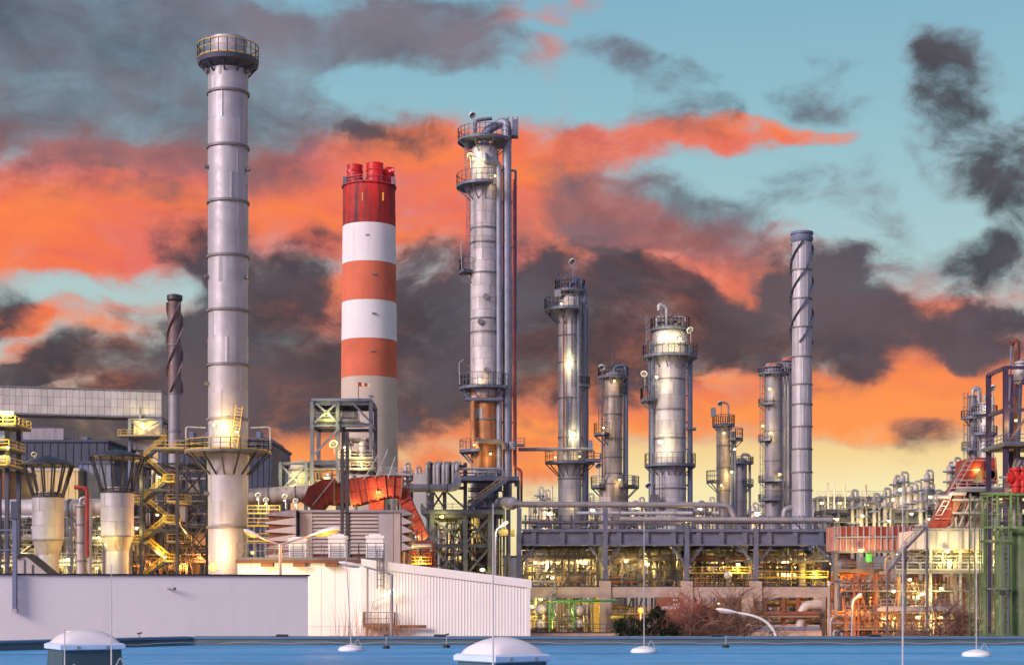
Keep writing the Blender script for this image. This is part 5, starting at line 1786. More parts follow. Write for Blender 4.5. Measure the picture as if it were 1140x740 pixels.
def column2():
    d = 279.0
    s = d / F
    x = PX(634.5, d)
    t = thing('slim_column', 'slim tall column with lower ring platform beside the main column', 'column', (x, d, 0))
    r = 13.0 * s
    shell(t, (x, d), 0, PZN(334, d), r, 2.0, 6, 'clad', 22)
    dome_top(t, (x, d), PZN(334, d), r * .95, 1.5)
    for py in (372, 402, 442, 486, 532, 560):
        band(t, (x, d), PZN(py, d), r, .24, 'stack_ring', .12)
    ring_deck(t, (x, d), PZN(343, d), r, r + 2.4, -260, -70, h=2.0, br=6)
    ring_deck(t, (x, d), PZN(321, d), r * .3, r + .6, 0, 360, h=1.8, br=6)
    ring_deck(t, (x, d), PZN(514, d), r, r + 2.3, -185, 5, h=2.0, br=8)
    deck(t, PX(650, d), PX(668, d), d - 3.5, d - .5, PZN(514, d), 'blue_steel', .28, 'blue_steel', 'fr')
    pipe(t, 'overhead_line', [(x, d, PZN(334, d)), (x, d, PZN(312, d)), P(645, 311, d), P(650.5, 322, d - .5), (PX(650.5, d), d - .5, PZN(585, d))], .42, 'slate', 1.2, 12)
    pipe(t, 'riser', [P(644, 330, d - r), (PX(644, d), d - r - .2, PZN(505, d))], .36, 'blue_steel')
    pipe(t, 'riser', [P(654, 345, d), (PX(654, d), d, PZN(585, d))], .2, 'blue_steel')
    pipe(t, 'riser', [P(627.5, 350, d - r - .3), (PX(627.5, d), d - r - .3, PZN(505, d))], .16, 'brown')
    for k, (px, w) in enumerate(((622, 5), (628, 5), (640, 6), (647, 4))):
        bar(t, 'davit', P(px, 321, d - 1), P(px, 308 if k % 2 else 305, d - 1), .18, 'blue_steel')
    bar(t, 'davit_beam', P(618, 305.5, d - 1), P(640, 307, d - 1), .18, 'blue_steel')
    MB().box(PX(617, d), PX(624, d), d - 2, d - .6, PZN(330, d), PZN(322, d)).build('relief_box', M['galv'], t)
    ladder(t, P(638, 430, d - r - .1), P(638, 345, d - r - .1))
    ladder(t, P(634, 514, d - r - .1), P(634, 440, d - r - .1))
    ladder(t, P(643, 585, d - r - .1), P(643, 514, d - r - .1))
    ring_deck(t, (x, d), PZN(428, d), r, r + 1.5, -60, 0, h=1.6, br=2)
    for py in (360, 390, 420, 455, 490, 540):
        bar(t, 'pipe_clip', P(645, py, d - .3), P(655, py, d - .3), .25, 'blue_steel')
    lamp(t, 633.5, 401, d - r - .3, 420, (1, .84, .4), 'lit_w', 1.9)
    lamp(t, 638, 482, d - r - .3, 420, (1, .84, .4), 'lit_w', 1.9)
    for px, py in ((625, 338, ), (645, 508), (618, 509), (640, 560)):
        lamp(t, px, py, d - r - .6, 90, WARM, 'lit_w', 1.0)
    ring_lamp(t, 637, 291.5, d, 322, 4.4, 1)
    MB().box(PX(655, d), PX(659, d), d - 2.5, d - 1.5, PZN(503, d), PZN(490, d)).build('valve_box', M['slate'], t)
    pipe(t, 'cross_line', [P(577, 500, d - 4), P(660, 500, d - 4)], .32, 'pipe')
    return t


column2()


def column3():
    d = 300.0
    s = d / F
    x = PX(682.7, d)
    t = thing('flared_column', 'short weathered column flaring wider at its base', 'column', (x, d, 0))
    r, R2 = 9.8 * s, 15.6 * s
    shell(t, (x, d), PZN(526, d), PZN(418, d), r, 2.0, 6, 'clad_warm', 31)
    MB().lathe([(R2, PZN(538, d)), (r, PZN(526, d))], (x, d, 0), 28).build('cone', M['clad_warm'], t, True)
    shell(t, (x, d), 0, PZN(538, d), R2, 2.4, 6, 'clad_warm', 33)
    dome_top(t, (x, d), PZN(418, d), r, 1.1, 'clad_warm')
    for py in (440, 460, 487, 508, 526, 538):
        band(t, (x, d), PZN(py, d), r if py < 538 else R2, .24, 'stack_ring', .12)
    ring_deck(t, (x, d), PZN(418, d), r, r + 1.2, 0, 360, h=1.8, br=5)
    ring_deck(t, (x, d), PZN(482, d), r, r + 2.0, 150, 240, h=2.0, br=3)
    ring_deck(t, (x, d), PZN(541, d), R2, R2 + 1.6, 140, 230, h=1.9, br=3)
    ring_deck(t, (x, d), PZN(541, d), R2, R2 + 2.2, -70, 20, h=1.9, br=3)
    pipe(t, 'overhead_line', [P(684, 418, d), P(684, 408, d), P(696, 406, d), P(697.5, 415, d - .5), (PX(697.5, d), d - .5, PZN(585, d))], .3, 'slate', 1.2)
    pipe(t, 'riser', [P(694.5, 420, d - .6), (PX(694.5, d), d - .6, PZN(585, d))], .22, 'blue_steel')
    pipe(t, 'riser', [P(670.5, 425, d - .6), (PX(670.5, d), d - .6, PZN(585, d))], .18, 'blue_steel')
    bar(t, 'lightning_spike', P(681.5, 418, d), P(681.5, 392, d), .12, 'blue_steel')
    bar(t, 'davit', P(693, 418, d), P(693, 404, d), .2, 'blue_steel')
    MB().box(PX(691, d), PX(696, d), d - 1.6, d - .8, PZN(436, d), PZN(425, d)).build('relief_box', M['dark_steel'], t)
    MB().box(PX(703, d), PX(707, d), d - 2, d - 1, PZN(539, d), PZN(529, d)).build('valve_box', M['galv'], t)
    ladder(t, P(668, 482, d - r), P(668, 420, d - r))
    ladder(t, P(672, 541, d - r - .5), P(672, 484, d - r - .5))
    for py in (440, 470, 500, 530):
        bar(t, 'pipe_clip', P(690, py, d - .3), P(698, py, d - .3), .22, 'blue_steel')
    for px, py in ((684, 424), (690, 534), (672, 476)):
        lamp(t, px, py, d - r - 1.2, 110, WARM, 'lit_w', 1.0)
    ring_lamp(t, 670, 409, d, 425, 4, -.6)
    ring_lamp(t, 666, 518, d - 2, 530, 4, .6)
    return t


column3()


def column4():
    d = 279.0
    s = d / F
    x = PX(746, d)
    t = thing('wide_column', 'wide bright column crowned by a lit ring gallery', 'column', (x, d, 0))
    r, rt = 17.6 * s, 19.2 * s
    shell(t, (x, d), 0, PZN(396, d), r, 2.2, 8, 'clad', 45)
    shell(t, (x, d), PZN(396, d), PZN(371, d), rt, 2.0, 8, 'clad', 46)
    dome_top(t, (x, d), PZN(371, d), rt, 1.5)
    for py in (396, 421, 455, 487, 518, 543, 565):
        band(t, (x, d), PZN(py, d), r, .26, 'stack_ring', .14)
    band(t, (x, d), PZN(383, d), rt, .3, 'stack_ring', .14)
    ring_deck(t, (x, d), PZN(395, d), r, 30.5 * s, 0, 360, h=2.0, br=12)
    ring_deck(t, (x, d), PZN(364.5, d), rt * .3, rt + .4, 0, 360, h=2.0, br=0)
    ring_deck(t, (x, d), PZN(517, d), r, 28.5 * s, -200, 20, h=2.0, br=10)
    ring_deck(t, (x, d), PZN(444, d), r, r + 2.4, 155, 215, h=2.2, br=3)
    unit(t, PX(730, d), PX(762, d), d - 2, d + 2, PZN(364, d), PZN(350, d), 88, 3, 6, 0, 2, 4, ('pipe', 'galv', 'sand'), .4)
    pipe(t, 'gooseneck', [P(742, 362, d - 2), P(742, 341, d - 2), P(734, 339, d - 2), P(733, 346, d - 2)], .25, 'galv', .8)
    pipe(t, 'riser', [P(726, 380, d - .8), (PX(726, d), d - .8, PZN(585, d))], .3, 'slate')
    pipe(t, 'riser', [P(723, 390, d), (PX(723, d), d, PZN(585, d))], .16, 'blue_steel')
    pipe(t, 'riser', [P(768, 385, d - .5), (PX(768, d), d - .5, PZN(585, d))], .45, 'slate')
    pipe(t, 'side_line', [P(762, 477, d - 1.5), P(775, 477.5, d - 1.5)], .3, 'blue_steel')
    ladder(t, P(765, 517, d - r * .7), P(765, 396, d - r * .7))
    ladder(t, P(729, 444, d - r * .9), P(729, 396, d - r * .9))
    ladder(t, P(736, 585, d - r), P(736, 518, d - r))
    ladder(t, P(721, 395, d - r * .5), P(721, 352, d - r * .5))
    for py in (410, 440, 470, 500, 540):
        bar(t, 'pipe_clip', P(762, py, d - .4), P(769, py, d - .4), .3, 'blue_steel')
        bar(t, 'pipe_clip', P(723, py, d - .4), P(730, py, d - .4), .3, 'blue_steel')
    MB().box(PX(722, d), PX(731, d), d - r - 1.5, d - r - .3, PZN(562, d), PZN(551, d)).build('valve_box', M['grey_steel'], t)
    for px, py, pw in ((735, 377, 500), (757, 377, 500), (735.5, 492, 650), (731, 420, 350)):
        lamp(t, px, py, d - r - 1.2, pw, (1, .82, .36), 'lit_w', 2.0 if py == 492 else 1.4, aim=P(px + 1, py, d - r - 2.6))
    ring_lamp(t, 735, 341, d, 360, 4, .8)
    ring_lamp(t, 768, 367.5, d - 2, 382, 4.2, 1)
    ring_lamp(t, 717, 416, d - 2, 440, 4, -.5)
    ring_lamp(t, 722, 540, d - 4, 556, 4, .5)
    return t


column4()


def column5():
    d = 305.0
    s = d / F
    x = PX(805.5, d)
    t = thing('small_column', 'small column with boxy head left of the spiralled stack', 'column', (x, d, 0))
    r = 7.4 * s
    shell(t, (x, d), 0, PZN(474, d), r, 2.2, 5, 'clad_warm', 61)
    dome_top(t, (x, d), PZN(474, d), r, .9, 'clad_warm')
    for py in (495, 520, 545):
        band(t, (x, d), PZN(py, d), r, .22, 'stack_ring', .12)
    ring_deck(t, (x, d), PZN(472, d), r * .6, 12.5 * s, 0, 360, h=1.9, br=6)
    ring_deck(t, (x, d), PZN(488, d), r, r + 2.4, -60, 10, h=2, br=2)
    ring_deck(t, (x, d), PZN(535, d), r, r + 2, 160, 230, h=2, br=2)
    for px in (815, 818):
        pipe(t, 'riser', [P(px, 480, d - .6), (PX(px, d), d - .6, PZN(580, d))], .26, 'slate')
    MB().box(PX(791, d), PX(796, d), d - 1.5, d - .5, PZN(463, d), PZN(453, d)).build('relief_box', M['galv'], t)
    pipe(t, 'gooseneck', [P(811, 470, d), P(811, 449, d), P(803, 447, d)], .18, 'galv', .6)
    for px, py in ((806, 482), (803, 540), (818, 500)):
        lamp(t, px, py, d - r - 1.2, 110, WARM, 'lit_w', 1.1)
    ring_lamp(t, 802, 449, d, 465, 3.4, .4)
    ladder(t, P(799.5, 580, d - r), P(799.5, 475, d - r))
    lamp(t, 814.5, 525, d - 2, 300, WARM, 'lit_w', 1.2)
    return t


column5()
t = far_tower(825.5, 510, 325, 6.2, 'stubby column hidden behind the small boxy headed column', 'clad_dark', ((515, 0, 360), (540, -90, 60)))
t = far_tower(861, 409, 345, 10, 'twin column with pink crown, nearer one beside spiralled stack', 'clad_dark', ((416, 0, 360), (450, 150, 260), (490, 140, 250), (535, 130, 300), (556, 120, 300)), pipes=2, group='twin columns by the spiralled stack')
MB().lathe([(10 * 345 / F, PZ(409, 345)), (9 * 345 / F, PZ(405, 345)), (0, PZ(403, 345))], (PX(861, 345), 345, 0), 20).build('crown', M['red_faded'], t, True)
for px, py in ((857, 433), (849, 474), (868, 528), (858, 482)):
    lamp(t, px, py, 345 - 3.6, 300, (1, .75, .25), 'lit', 1.4)
t = far_tower(877, 402, 352, 7, 'twin column with pink crown, slimmer one behind spiralled stack', 'clad_dark', ((410, 0, 360), (440, 0, 200), (500, 0, 200)), group='twin columns by the spiralled stack')
MB().lathe([(7 * 352 / F, PZ(402, 352)), (6 * 352 / F, PZ(398, 352)), (0, PZ(397, 352))], (PX(877, 352), 352, 0), 20).build('crown', M['red_faded'], t, True)

# ---- spiralled stack
RN = 1.7
d = 285.0
s = d / F
x = PX(892.7, d)
t = thing('spiralled_stack', 'slender pale steel stack wound with dark spiral strakes', 'chimney', (x, d, 0))
ryy = lambda py: (10.7 + (py - 262) / 320 * .8) * s
ys_ = [266, 299, 331, 363, 396, 427, 449, 474, 499, 525, 545, 590]
for i, (ya, yb_) in enumerate(zip(ys_[:-1], ys_[1:])):
    shell(t, (x, d), PZN(yb_, d) + .05, PZN(ya, d) - .05, ryy((ya + yb_) / 2), 9, 2, 'stack', 70 + i, 'stack', 'shell_plate')
    band(t, (x, d), PZN(yb_, d), ryy(yb_), .22, 'stack_ring', .14)
shell(t, (x, d), 0, PZN(590, d), ryy(590), 9, 2, 'stack', 90, 'stack', 'shell_plate')
MB().lathe([(ryy(266), PZN(268, d)), (12.4 * s, PZN(265, d)), (12.4 * s, PZN(262.5, d)), (11.6 * s, PZN(262, d)), (11.6 * s, PZN(259.5, d)), (12.6 * s, PZN(259, d)), (12.6 * s, PZN(256.5, d)), (9 * s, PZN(256.5, d)), (9 * s, PZN(268, d))], (x, d, 0), 32).build('rim', M['slate'], t, True)
for k in range(3):
    strake(t, x, d, ryy(300), PZN(381, d), PZN(268, d), 2.2 + k * 2.094, 1.05, M['navy'], .42)
pipe(t, 'side_elbow', [P(873, 585, d), P(873, 566, d), P(885, 565, d)], .55, 'pipe', 1.3)


# ================================================================== the long pipe rack
d = 250.0
s = d / F
DEP = 24.0
t = thing('pipe_rack', 'long two storey pipe rack of blue steel on concrete legs', 'pipe rack', (PX(750, d), d, 0))
cols = [578, 674, 765, 842, 929]
zg, zc0, zc1 = 0.0, PZ(664.5, d), PZ(653, d)
zd0, zd1 = PZ(607, d), PZ(590, d)
for px in cols:
    for y_ in (d + .6, d + 12, d + DEP):
        x = PX(px, d)
        MB().box(x - .85, x + .85, y_ - .8, y_ + .8, 0, zc1 + .9).build('concrete_leg', M['concrete'], t)
        bar(t, 'column', (x, y_, zc1 + .9), (x, y_ - (.3 if y_ < d + 1 else 0), PZ(565 if px in (578, 674) and y_ < d + 1 else 588, d)), .72, 'blue_steel', kind='i')
for (a, b) in zip(cols[:-1], cols[1:]):
    for y_ in (d + .6, d + DEP):
        MB().box(PX(a, d) + .87, PX(b, d) - .87, y_ - .55, y_ + .5, zc0, zc1).build('concrete_beam', M['concrete'], t)
        bar(t, 'girder', (PX(a, d) + .5, y_, (zd0 + zd1) / 2), (PX(b, d) - .5, y_, (zd0 + zd1) / 2), 1.3, 'blue_steel', zd1 - zd0, 'i')
    MB().box(PX(a, d) + .87, PX(b, d) - .87, d + 1.2, d + DEP - .6, zc0 + .5, zc1 - .05).build('floor_slab', M['concrete'], t)
    k = 3
    for i in range(k):
        x = PX(a + (b - a) * (i + .5) / k, d)
        MB().box(x - .36, x + .36, d + .05, d + .5, zd0 + .26, zd1 - .26).build('stiffener', M['blue_steel'], t)
    for (u, v) in ((a, a + 18), (b, b - 18)):
        bar(t, 'knee_brace', (PX(u, d), d + .5, PZ(630, d)), (PX(v, d), d + .5, zd0), .34, 'blue_steel', kind='i')
    if a in (674, 842):
        for (u, v) in ((a + 30, a + 48), (a + 66, a + 48)):
            bar(t, 'brace', (PX(u, d), d + 12, zc1), (PX(v, d), d + 12, zd0), .4, 'blue_steel', kind='i')
    else:
        bar(t, 'brace', (PX(a + 20, d), d + 12, zc1), (PX(a + 45, d), d + 12, zd0), .4, 'blue_steel', kind='i')
        bar(t, 'brace', (PX(a + 70, d), d + 12, zc1), (PX(a + 45, d), d + 12, zd0), .4, 'blue_steel', kind='i')
for px in (612, 640, 712, 790, 815, 872, 900):
    bar(t, 'post', (PX(px, d), d + 14, zc1), (PX(px, d), d + 14, zd0), .4, 'dark_steel', kind='i')
bar(t, 'pipe_beam', P(580, 619, d + 9), P(930, 620, d + 9), .35, 'blue_steel', .4)
bar(t, 'pipe_beam', P(580, 633, d + 16), P(930, 633, d + 16), .35, 'dark_steel', .4)
for i, (a, b) in enumerate(zip(cols[:-1], cols[1:])):
    MB().box(PX(a, d) + .1, PX(b, d) - .1, d + .9, d + DEP, zd1 - .5, zd1 - .32).build('deck', M['grating'], t)
rails([(PX(577, d), d + .2, zd1), (PX(930, d), d + .2, zd1)], 1.3, 1.7, .045).build('railing', M['blue_steel'], t)
rails([(PX(590, d), d + .2, zc1), (PX(934, d), d + .2, zc1)], 1.15, 2.05, .05).build('railing', M['dark_steel'], t)
rails([(PX(765, d), d + 6, zc1), (PX(930, d), d + 6, zc1)], 1.4, 1.9, .04).build('railing', M['yellow'], t)
# lines on top
pipe(t, 'top_line', [P(571, 561, d + 1), P(802, 562, d + 1), P(812, 563, d + 1), P(818, 577, d + 1)], .46, 'pipe', 2.0, 14)
pipe(t, 'top_line', [P(690, 577.5, d + .4), P(926, 578.5, d + .4)], .38, 'pipe', n=12)
pipe(t, 'top_line', [P(581, 581, d + 5), P(880, 581, d + 5)], .3, 'pipe_rust', n=10)
pipe(t, 'top_line', [P(640, 571, d + 8), P(800, 571, d + 8)], .3, 'clad', n=10)
for px in (600, 640, 690, 730, 770, 800, 850, 900):
    bar(t, 'pipe_stand', (PX(px, d), d + .7, zd1), P(px, 580 if px > 690 else 564, d + .7), .22, 'blue_steel')
for px in (775, 782, 789):
    valve(t, P(px, 571, d + 1), .55, 'slate')
for px in (604, 610, 660, 705, 735):
    valve(t, P(px, 585, d + 3), .5, 'red')
pipe(t, 'drain', [P(590, 647.5, d - .2), P(618, 647.5, d - .2), P(618, 659, d - .2), P(613, 661, d - .2), P(613, 672, d - .2)], .22, 'pipe', .5)
rd = random.Random(5)
for i, (a, b) in enumerate(zip(cols[:-1], cols[1:])):
    xa, xb = PX(a + 4, d), PX(b - 4, d)
    # upper storey
    unit(t, xa, xb, d + 5, d + DEP - 3, zc1, zd0 - .6, 100 + i, 12, 15, 2, 2, 7, ('pipe', 'pipe_rust', 'dark_steel', 'sand', 'dark_steel', 'grey_steel', 'brown'), .6)
    # lower storey
    unit(t, xa, xb, d + 3, d + DEP - 3, 0, zc0 - .3, 120 + i, 10, 10, 2, 2, 7, ('pipe', 'pipe_rust', 'sand', 'dark_steel', 'brown', 'grey_steel'), .6)
    lattice(t, xa, xb, d + 2.5, d + 9, zc1, zd0 - .2, 140 + i, 13, 'dark_steel', 2)
    lattice(t, xa, xb, d + 2, d + 8, 0, zc0 - .1, 150 + i, 10, 'brown' if i > 1 else 'dark_steel', 2)
    lattice(t, xa, xb, d + 3, d + 9, zd1, PZ(571, d), 160 + i, 7, 'blue_steel', 1)
    # under-deck ducts
    drum(t, (xa + 1.5, d + 12 + i, zd0 - 1.5), (xb - 2, d + 12 + i, zd0 - 1.5), 1.15, ('clad_dark', 'pipe_rust', 'clad_dark', 'sand')[i], 'drum', False)
    pipe(t, 'pipe', [(xa, d + 17, zd0 - .8), (xb, d + 17, zd0 - .8)], .5, 'dark_steel')
for px, py, pw, m_, c in ((596, 626, 700, 'lit_w', WARM), (615, 643, 700, 'lit_w', WARM), (697, 624.5, 1100, 'lit_w', WARM), (721, 628, 500, 'lit_w', WARM), (822, 628, 700, 'lit_w', WARM), (907, 638, 900, 'lit', (1, .78, .1)), (926, 612, 300, 'lit_w', WARM), (926, 627, 500, 'lit_w', WARM), (764, 580, 200, 'lit_w', WARM),
                          (602, 667, 900, 'lit', (1, .78, .2)), (592, 675, 900, 'lit', (1, .78, .2)), (668, 675, 900, 'lit', (1, .82, .2)), (800, 671, 350, 'lit_w', WARM), (690, 591, 300, 'lit', WARM)):
    lamp(t, px, py, d + 2.5, pw, c, m_, 1.5)
for px, py, pw in ((610, 630, 2200), (650, 632, 2600), (720, 632, 2600), (800, 632, 1800), (880, 632, 2200), (620, 690, 2600), (660, 690, 2200), (870, 690, 700)):
    lamp_light(t, P(px, py, d + 11), pw, (1, .70, .20), .6)
lamp_light(t, P(905, 690, d + 6), 3500, SOD, .6)
for px in (832, 912):
    x = PX(px, d - 1)
    MB().box(x - .8, x + .8, d - 1.8, d - .6, 0, zc0 - .05).build('concrete_leg', M['concrete'], t)
# exchangers with round ends and the green line, ground floor
t = thing('exchanger_skid', 'four round ended exchangers with a bright green pipe', 'heat exchangers', (PX(625, d), d - 2, 0))
for px, py, r in ((602, 678, 5.6), (602, 695, 5.2), (644.5, 679.5, 6.2), (644.5, 694, 5.0)):
    c0 = P(px, py, d - 2.5)
    drum(t, c0, c0 + Vector((0, 9, 0)), r * s, 'clad', 'exchanger', False)
    MB().lathe([(r * s * .97, -.05), (r * s * 1.12, -.05), (r * s * 1.12, .2), (r * s * .97, .2)], c0 + Vector((0, .4, 0)), 20, (0, 1, 0)).build('end_flange', M['galv'], t, True)
for px in (602, 644.5):
    for dy in (0, 6):
        MB().box(PX(px, d) - .6, PX(px, d) + .6, d - 1.8 + dy, d - 1.2 + dy, 0, PZ(700, d)).build('saddle', M['grey_steel'], t)
gp = 'green_pipe'
pipe(t, 'green_line', [P(612, 710, d - 3), P(612, 671, d - 3), P(616, 669, d - 3), P(686, 668, d - 3)], .17, gp, .8)
pipe(t, 'green_line', [P(616, 700, d - 3), P(616, 674, d - 3)], .12, gp)
pipe(t, 'green_line', [P(639, 700, d - 3.2), P(639, 670, d - 3.2)], .15, gp)
pipe(t, 'green_line', [P(632, 670, d - 3), P(634.5, 674, d - 3), P(634.5, 690, d - 3)], .13, gp, .5)
for px in (621, 624, 627.5, 656, 660):
    pipe(t, 'pipe', [(PX(px, d), d - 1, 0), P(px, 667, d - 1)], .25, 'pipe_rust')
for px, py in ((633, 684, ), (636, 699), (627, 703), (630, 690)):
    valve(t, P(px, py, d - 3), .5, 'galv')
MB().box(PX(660, d), PX(666, d), d - 3, d - 2, 0, PZ(667, d)).build('lit_post', M['yellow'], t)
lamp_light(t, P(622, 676, d - 7), 900, (1, .74, .2))
t = thing('low_wall', 'low concrete kerb wall with railing before the exchangers', 'wall', (PX(630, 225), 225, 0))
MB().box(PX(588, 225), PX(690, 225), 225, 225.6, 0, PZ(704.5, 225)).build('wall', M['concrete'], t)
rails([(PX(588, 225), 225.2, PZ(704.5, 225)), (PX(690, 225), 225.2, PZ(704.5, 225))], 1.3, 1.75, .045).build('railing', M['dark_steel'], t)
t = thing('long_low_wall', 'long low pale wall behind the bare shrub', 'wall', (PX(830, 225), 225, 0))
MB().box(PX(752, 225), PX(915, 225), 225, 225.6, 0, PZ(702.5, 225)).build('wall', M['concrete'], t)
MB().box(PX(752, 225), PX(915, 225), 224.9, 225.7, PZ(702.5, 225) + .004, PZ(701.5, 225)).build('coping', M['concrete'], t)
# pipes at the foot of the rack on the right
t = thing('sleeper_pipes', 'low pipe run with shiny elbow between the concrete legs', 'pipe run', (PX(880, 246), 246, 0))
for k, (py, r, m_, yy) in enumerate(((682.5, .35, 'brown', 245), (686, .25, 'pipe_rust', 245), (700, .4, 'slate', 244), (697, .3, 'pipe', 246), (692, .3, 'pipe_rust', 248))):
    pipe(t, 'pipe', [P(835, py, yy), P(912, py, yy)], r, m_)
pipe(t, 'elbow', [P(890, 705, 246), P(893, 679, 246), P(898, 673.5, 246), P(914, 673.5, 246)], .75, 'clad', 1.6, 14)
for px in (872, 888):
    bar(t, 'stanchion', (PX(px, 246), 246, 0), P(px, 665, 246), .5, 'brown', kind='i')
# gauge dial on the upper storey
t = thing('round_dial', 'pale round dial tank end on the upper rack floor', 'vessel', P(810.5, 650, d + 2))
drum(t, P(810.5, 640, d + 2), P(810.5, 640, d + 8), .62, 'galv', 'vessel', True, zc1)
# sign board behind the shrub
sx = 236.0
t = thing('notice_board', 'pale notice board on posts behind the reddish shrub', 'sign', P(747, 700, sx))
MB().box(PX(731, sx), PX(760, sx), sx, sx + .15, PZ(679, sx), PZ(665, sx)).build('board', M['brown'], t)
M['sign_white'] = mat('sign_white', (.75, .70, .70), .6)
MB().box(PX(736, sx), PX(759.5, sx), sx - .03, sx - .004, PZ(677.8, sx), PZ(674.4, sx)).build('white_strip', M['sign_white'], t)
for px, w in ((749.5, 1.6), (752.5, 1.8), (755.5, 1.6)):
    MB().box(PX(px, sx), PX(px + w, sx), sx - .03, sx - .004, PZ(673.6, sx), PZ(670.6, sx)).build('letter', M['sign_white'], t)
MB().box(PX(749, sx), PX(754, sx), sx - .03, sx - .004, PZ(668, sx), PZ(666.4, sx)).build('emblem', M['sign_white'], t)
for px in (734, 757):
    bar(t, 'post', (PX(px, sx), sx + .3, 0), P(px, 666, sx + .3), .2, 'grey_steel')
# sodium lamp on a post above the pine bush
t = thing('sodium_post_lamp', 'orange sodium lamp glowing just above the pine bush', 'lamp', (PX(713, 215), 215, 0))
bar(t, 'pole', (PX(713, 215), 215, 0), P(713, 681, 215), .16, 'grey_steel')
MB().lathe([(0, -.45), (.32, -.3), (.42, 0), (.32, .3), (0, .42)], P(713.3, 679, 214.7), 14).build('globe', glow('lamp_orange_globe', (1, .2, .025), 1.4), t, True)
lamp_light(t, P(713, 679, 213.6), 2600, SOD, .5)

# ================================================================== right part of the plant
# ---- red gallery
d = 232.0
t = thing('red_gallery', 'low red faced gallery running out from the rack end', 'gallery', (PX(975, d), d, 0))
xa, xb = PX(929, d), PX(1026, d)
n = 15
for i in range(n):
    a, b = xa + (xb - xa) * i / n, xa + (xb - xa) * (i + 1) / n
    off = (i / n) * -.9
    MB().box(a + .05, b - .05, d, d + .15, PZ(596.5 + off, d), PZ(586.5 + off, d)).build('wall_panel', M['red_duct' if i % 3 else 'red_faded'], t)
    MB().box(a + .05, b - .05, d, d + .15, PZ(612.5 + off, d), PZ(599 + off, d)).build('wall_panel', M['red_faded'], t)
    bar(t, 'rib', (a, d - .1, PZ(613.5, d)), (a, d - .1, PZ(585, d)), .16, 'galv')
MB().box(xa, xb, d + .18, d + 6, PZ(612.5, d), PZ(585.5, d)).build('gallery_body', M['red_faded'], t)
bar(t, 'band_beam', (xa, d - .15, PZ(597.6, d)), (xb, d - .15, PZ(597, d)), .2, 'galv', .22)
bar(t, 'sill_beam', (xa, d - .15, PZ(614, d)), (xb, d - .15, PZ(613.4, d)), .2, 'grey_steel', .3)
for px in (935, 975, 1010):
    bar(t, 'column', (PX(px, d), d + 3, 0), (PX(px, d), d + 3, PZ(614, d)), .5, 'grey_steel', kind='i')
lamp(t, 959, 612.5, d - 2, 800, WARM, 'lit', 1.8)
lamp(t, 998, 617.5, d - 2, 500, WARM, 'lit_w', 1.5)
MB().box(PX(962, d), PX(968, d), d - 1.6, d - .8, PZ(625.5, d), PZ(616.5, d)).build('green_box', M['green_pipe'], t)

# ---- furnace with red sloping duct
d = 240.0
t = thing('red_furnace', 'furnace house with red hood and steep red sloping duct', 'furnace', (PX(1088, d), d, 0))
MB().prism([P(1078, 538, d), P(1111, 538, d), P(1108, 509, d), P(1081, 509, d)], (0, 8, 0)).build('hood', M['red_duct'], t)
MB().prism([P(1083, 537, d - .1), P(1093, 537, d - .1), P(1093, 512, d - .1), P(1084.5, 512, d - .1)], (0, .12, 0)).build('hood_recess', M['sand'], t)
MB().lathe([(0, 0), (.95, 0), (.95, .3), (.7, .3)], P(1102, 528, d), 18, (0, -1, 0)).build('hatch', M['brown'], t, True)
for px in (1079.5, 1094, 1110):
    bar(t, 'rib', P(px, 538, d - .1), P(px + (1093.5 - px) * .12, 509, d - .1), .22, 'red_faded')
n = 7
sl = [(1078, 511), (1064, 536), (1050, 561), (1036, 586)]
for i in range(n):
    a0, a1 = i / n, (i + 1) / n
    L0 = (1077 + (1034 - 1077) * a0, 512 + (588 - 512) * a0)
    L1 = (1077 + (1034 - 1077) * (a1 - .012), 512 + (588 - 512) * (a1 - .012))
    for (u, v) in ((0, 9), (9.5, 19)):
        MB().prism([P(L0[0] + u, L0[1], d - 1), P(L0[0] + v, L0[1], d - 1), P(L1[0] + v, L1[1], d - 1), P(L1[0] + u, L1[1], d - 1)], (0, .2, 0)).build('duct_panel', M['red_duct'], t)
    bar(t, 'duct_rib', P(L0[0] - .5, L0[1], d - 1.1), P(L0[0] + 19.5, L0[1], d - 1.1), .2, 'red_faded')
MB().prism([P(1077, 513, d - .75), P(1096, 513, d - .75), P(1053, 589, d - .75), P(1034, 589, d - .75)], (0, 3, 0)).build('duct_core', M['brown'], t)
mb = MB()
for (u) in (1.5, 8):
    mb.bar(P(1077 + u, 508, d - 1.6), P(1040 + u, 573, d - 1.6), .12)
for i in range(14):
    q = i / 13
    mb.bar(P(1078.5 - 37 * q, 508 + 65 * q, d - 1.6), P(1085 - 37 * q, 508 + 65 * q, d - 1.6), .09)
mb.build('duct_ladder', M['galv'], t)
for i in range(3):
    bar(t, 'stay', P(1058 + i * 9, 586, d - 1.4), P(1074 + i * 9, 552, d - 1.4), .2, 'galv')
deck(t, PX(1060, d), PX(1128, d), d - 2.5, d + 8, PZ(548, d), 'grey_steel', .5, 'galv', 'fr')
for i in range(6):
    a, b = 1068 + i * 7, 1075 + i * 7
    MB().box(PX(a, d) + .05, PX(b, d) - .05, d, d + .2, PZ(588, d), PZ(551, d)).build('wall_panel', M['red_faded' if i % 2 else 'clad_warm'], t)
MB().box(PX(1068, d), PX(1110, d), d + .22, d + 9, 0, PZ(551, d)).build('furnace_wall', M['clad_warm'], t)
MB().prism([P(1058, 585, d - 1.5), P(1071, 563, d - 1.5), P(1071, 552, d - 1.5), P(1062, 552, d - 1.5)], (0, 2, 0)).build('chute', M['brown'], t)
for px in (1064, 1080, 1094, 1108):
    bar(t, 'post', P(px, 588, d - 1.3), P(px, 549, d - 1.3), .25, 'galv')
